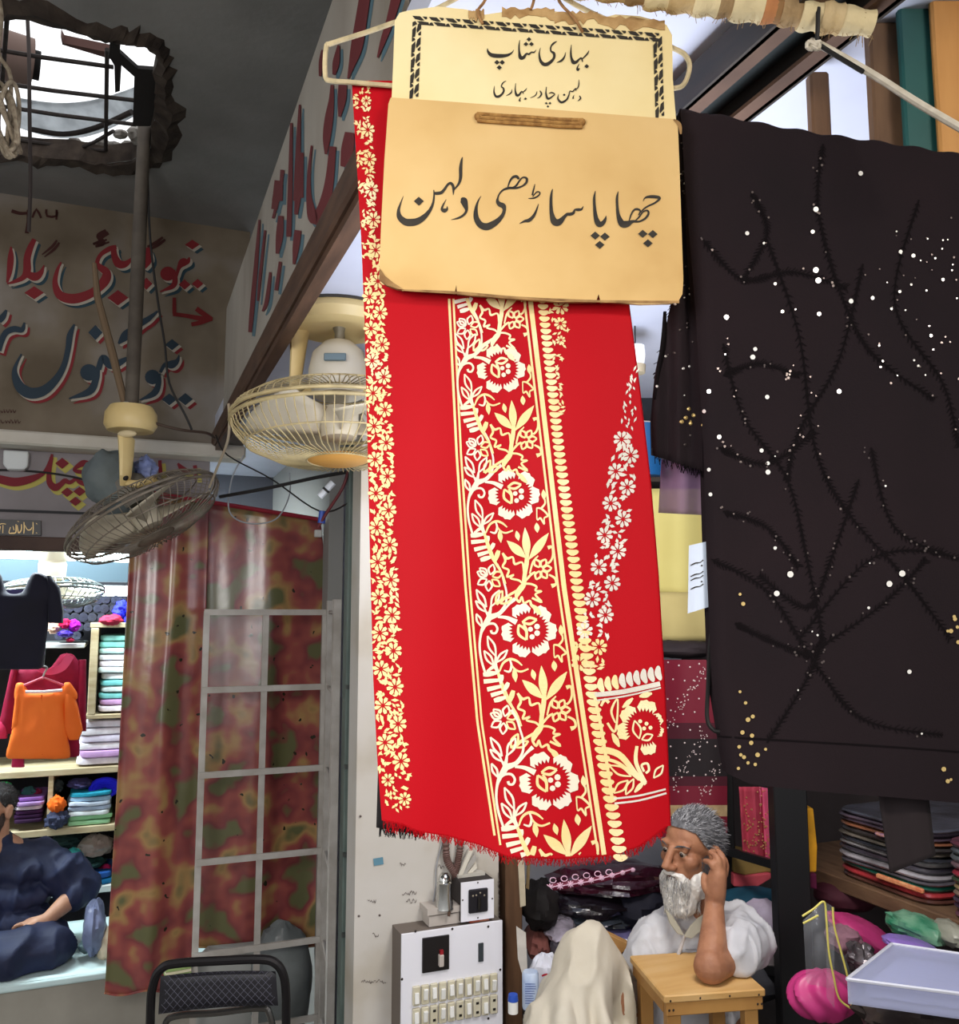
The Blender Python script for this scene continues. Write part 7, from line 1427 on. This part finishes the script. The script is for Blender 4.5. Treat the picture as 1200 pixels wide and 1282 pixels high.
# kameez
M_kam = mat('kameez_white', (200, 200, 204), .8, c2=(186, 186, 192), scale=5, bump=.9, bscale=8)
km = MB(); 
for py, hw, hd_, dd, cx in ((1146, .060, .055, 2.545, 868), (1160, .118, .070, 2.55, 868), (1180, .148, .085, 2.55, 868), (1215, .150, .105, 2.55, 864), (1260, .152, .115, 2.55, 860), (1320, .165, .125, 2.55, 856), (1380, .185, .135, 2.55, 855)): km.ell(V(cx, py, dd), (hw, hd_, .055), rotz(-YAW), 20, 12)
limb(km, [V(868, 1165, 2.55), SH + Vector((0, 0, .0))], [.062, .066]); limb(km, [SH, SH * .6 + EL * .4 + RH * .034 + Vector((0, 0, .004)), SH * .3 + EL * .7 + RH * .040 + Vector((0, 0, .010))], [.066, .070, .058])
limb(km, [V(862, 1165, 2.55), SR], [.06, .062]); limb(km, [SR, SR * .5 + ER * .5 - RH * .01, ER, HR * .7 + ER * .3], [.062, .066, .058, .05])
ko = remesh(km, .0065, 7); wrinkle(ko, .012, 12, 2, (1, 1, .6)); wrinkle(ko, .006, 30, 5, (1, 1, .5))
folds(ko, .016, 8, 3, (1, 1, .5)); folds(ko, .007, 17, 6, (1, 1, .6)); clear_stool(ko); [setattr(v, 'z', max(v.z, _zf)) for v in ko.v]; kz = ko.build('kameez', M_kam, pm_, auto=0)
# rolled cuff at the elbow, collar, placket
ax_ = (EL - SH).normalized(); cc0 = SH * .28 + EL * .72 + RH * .040 + Vector((0, 0, .010)); e1 = ax_.orthogonal().normalized(); e2 = ax_.cross(e1)
MB().tube([cc0 + ax_ * (.010 + .005 * math.sin(3 * a)) + e1 * (.055 * math.cos(a)) + e2 * (.055 * math.sin(a)) for a in [2 * math.pi * k / 28 for k in range(28)]], .0085, 10, closed=True).build('cuff', M_kam, kz)
M_colr = mat('collar_olive', (150, 144, 128), .8)
for P in ([(832, 1138), (840, 1144), (849, 1158), (857, 1172), (848, 1170), (838, 1156)], [(886, 1142), (874, 1150), (864, 1160), (856, 1173), (866, 1176), (882, 1162)]): MB().prism([V(x, y, 2.455 - .0012 * (y - 1140)) for x, y in P], FH * .010).build('collar', M_colr, kz, smooth=False, bevel=.003)
MB().tube([V(x, y, d_) for x, y, d_ in [(857, 1171, 2.432), (852, 1186, 2.436), (848, 1198, 2.44)]], [.004, .005, .005], 8).build('placket', M_kam, kz)
# shalwar
M_shl = mat('shalwar_beige', (204, 197, 181), .8, c2=(190, 181, 163), scale=4, bump=.8, bscale=9, stretch=(1, 1, .35))
sw_ = MB(); limb(sw_, [HP_R, HP_R * .5 + KN_R * .5, KN_R + Vector((0, 0, .006))], [.125, .10, .072]); limb(sw_, [KN_R + Vector((0, 0, .006)), KN_R * .75 + AN_R * .25, KN_R * .4 + AN_R * .6, AN_R * .85 + KN_R * .15], [.072, .088, .122, .135])
sw_.ell(KN_R + Vector((0, 0, -.15)) - RH * .10 - FH * .0, (.05, .05, .14), rotz(-YAW) @ Matrix.Rotation(R(22), 3, 'Y'), 14, 10)
limb(sw_, [HP_L, HP_L * .5 + KN_L * .5, KN_L], [.13, .12, .085]); limb(sw_, [KN_L, AN_L], [.09, .11]); sw_.ell(V(855, 1385, 2.56), (.19, .15, .10), rotz(-YAW), 18, 10)
so_ = remesh(sw_, .0075, 8)
for v in so_.v:   # long folds falling from the knee
    h = KN_R.z - v.z
    if h > 0:
        a = (v - KN_R).dot(RH) / .045; v -= FH * ((.020 * math.sin(a * 2.6 + 2.0 * h) + .012 * math.sin(a * 5.5 - 3 * h)) * min(1, h / .10))
wrinkle(so_, .005, 16, 4, (1, 1, .4)); folds(so_, .016, 9, 5, (1, 1, .22)); clear_stool(so_, side=True); [setattr(v, 'z', max(v.z, _zf)) for v in so_.v]; so_.build('shalwar', M_shl, pm_, auto=0)
# ---------------------------------------------------------------- man in navy on the white platform
YL = 4.22; Q = lambda x, y, Y=YL: onY(x, y, Y)
HM2 = frame(-FH * .9 - RH * .25 + Vector((0, 0, .02))); HC2 = Q(-9, 1013, 4.22)
b2 = MB(); T2 = head_shape(b2, HC2, HM2, .90)
b2.ell(Q(0, 1110, 4.28), (.15, .10, .22), rotz(-YAW), 18, 12); b2.ell(Q(-2, 1076, 4.27), (.09, .05, .04), rotz(-YAW), 16, 10); b2.ell(Q(0, 1165, 4.27), (.16, .12, .09), rotz(-YAW), 16, 10)
S2, E2, W2 = Q(52, 1074, 4.27), Q(103, 1112, 4.22), Q(58, 1152, 4.08); S2r, E2r, W2r = Q(-60, 1078, 4.27), Q(-95, 1130, 4.15), Q(-40, 1165, 4.05)
for S_, E_, W_ in ((S2, E2, W2), (S2r, E2r, W2r)): limb(b2, [S_, E_], [.036, .036]); limb(b2, [E_, (E_ + W_) / 2, W_], [.040, .037, .026])
def lap_hand(W_, s):
    P = W_ + RH * (-.045 * s) + Vector((0, 0, -.008)); b2.ell(P, (.046, .030, .020), rotz(-YAW), 14, 8); limb(b2, [W_, P], [.027, .022])
    for i in range(4): q = P + RH * (-.035 * s) - FH * (.020 - .014 * i) + Vector((0, 0, -.001 * i)); finger(b2, [q, q + RH * (-.028 * s) + Vector((0, 0, -.006)), q + RH * (-.048 * s) + Vector((0, 0, -.022))], [.010, .0092, .008])
    q = P - FH * .022 + RH * (.01 * s); finger(b2, [q, q - FH * .018 - RH * .016 * s, q - FH * .022 - RH * .040 * s + Vector((0, 0, -.008))], [.012, .010, .0085])
lap_hand(W2, 1); lap_hand(W2r, -1)
HL, KL, AL = Q(40, 1180, 4.25), Q(66, 1188, 4.02), Q(-25, 1198, 3.98); HR2, KR2, AR2 = Q(-40, 1180, 4.25), Q(-95, 1192, 4.02), Q(10, 1202, 3.96)
for H_, K_, A_ in ((HL, KL, AL), (HR2, KR2, AR2)): limb(b2, [H_, K_], [.06, .04]); limb(b2, [K_, A_], [.038, .032]); limb(b2, [A_, A_ + (A_ - K_).normalized() * .10 + FH * .02], [.030, .022])
o2 = remesh(b2, .0055, 4); sockets(o2, T2, HM2, .9)
for v in o2.v: v.z = max(v.z, .476)
pn2 = thing('person', Vector((Q(0, 1180).x, Q(0, 1180).y, .463)), 'dark-haired man in a navy shalwar kameez sitting cross-legged at the left edge', 'person')
M_skin2 = mat('skin_mid', (186, 142, 116), .55, c2=(170, 124, 98), scale=20, bump=.1, bscale=120)
pb2 = o2.build('body', M_skin2, pn2, auto=0); eyes(T2, HM2, .9, pb2)
M_hk = mat('hair_black', (26, 23, 24), .6, c2=(40, 36, 36), scale=60, bump=.4, bscale=100)
hb = MB()
def capg2(u, v):
    ph = 2 * math.pi * u; p = cap_pt(limit(ph) * v, ph); return T2(*(p * (1 + .03 * noise.noise(p * 40))))
hb.grid(capg2, 48, 20, wrap=True); h2 = hb.build('hair', M_hk, pb2, auto=0)
def pick2(rg):
    ph = rg.uniform(0, 2 * math.pi); p = cap_pt(limit(ph) * rg.random() ** .6, ph); n_ = p.normalized(); L = rg.uniform(.006, .014); return [T2(*p), T2(*(p + n_ * L * .5)), T2(*(p + n_ * L * .7 + Vector((0, 0, -L * .5))))]
strands(700, pick2, M_hk, 'hair_strands', h2, .0012, 3)
bd2 = MB(); Eb = lambda c, r: bd2.ell(T2(*c), tuple(.92 * v for v in r), HM2, 16, 10)
Eb((0, .052, -.104), (.034, .034, .026)); Eb((0, .088, -.054), (.028, .009, .006))
for s in (-1, 1): Eb((s * .044, .028, -.078), (.021, .036, .036)); Eb((s * .060, .005, -.045), (.010, .018, .034))
remesh(bd2, .006, 3).build('beard', mat('stubble', (52, 44, 42), .8, c2=(78, 62, 56), scale=120), pb2, auto=0)
for s in (-1, 1): MB().tube([T2(s * .014, .090, .022), T2(s * .032, .090, .028), T2(s * .052, .074, .022)], [.003, .0042, .002], 8).build('eyebrow', M_hk, pb2)
M_nv = mat('navy_shalwar', (28, 38, 72), .7, c2=(20, 27, 54), c3=(24, 33, 63), scale=6, bump=.9, bscale=9)
k2 = MB()
for py, hw, hd_, cx, Yv in ((1062, .075, .06, -4, 4.25), (1072, .165, .08, -4, 4.27), (1090, .205, .11, -2, 4.27), (1120, .20, .125, 0, 4.26), (1150, .205, .135, 0, 4.25), (1180, .22, .15, 0, 4.24)): k2.ell(Q(cx, py, Yv), (hw, hd_, .07), rotz(-YAW), 18, 12)
for S_, E_, W_, Cx in ((S2, E2, W2, 1), (S2r, E2r, W2r, -1)): limb(k2, [S_ * .6 + Q(-4, 1072, 4.26) * .4, S_], [.07, .075]); limb(k2, [S_, (S_ + E_) / 2 + Vector((0, 0, .012)), E_ + RH * (-.012 * Cx)], [.075, .082, .072]); limb(k2, [E_ + RH * (-.012 * Cx), E_ * .78 + W_ * .22], [.070, .062])
ok2 = remesh(k2, .009, 7); wrinkle(ok2, .014, 9, 7, (1, 1, .5)); wrinkle(ok2, .006, 26, 9, (1, 1, .5)); folds(ok2, .022, 6, 3, (1, 1, .6)); folds(ok2, .009, 14, 9, (1, 1, .6)); [setattr(v, 'z', max(v.z, .475)) for v in ok2.v]; kz2 = ok2.build('kameez', M_nv, pn2, auto=0)
MB().tube([Q(-6 + i * .5, 1064 + i * 12, 4.115 - .004 * i) for i in range(8)], .005, 6).build('placket', M_nv, kz2)
s2_ = MB()
for H_, K_, A_ in ((HL, KL, AL), (HR2, KR2, AR2)): limb(s2_, [H_, (H_ + K_) / 2, K_], [.12, .115, .085]); limb(s2_, [K_, (K_ + A_) / 2, A_], [.085, .09, .075])
s2_.ell(Q(0, 1185, 4.2), (.22, .16, .08), rotz(-YAW), 18, 10); os2 = remesh(s2_, .009, 7); wrinkle(os2, .014, 10, 12); folds(os2, .018, 7, 4)
for v in os2.v: v.z = max(v.z, .474)
os2.build('shalwar', M_nv, pn2, auto=0)
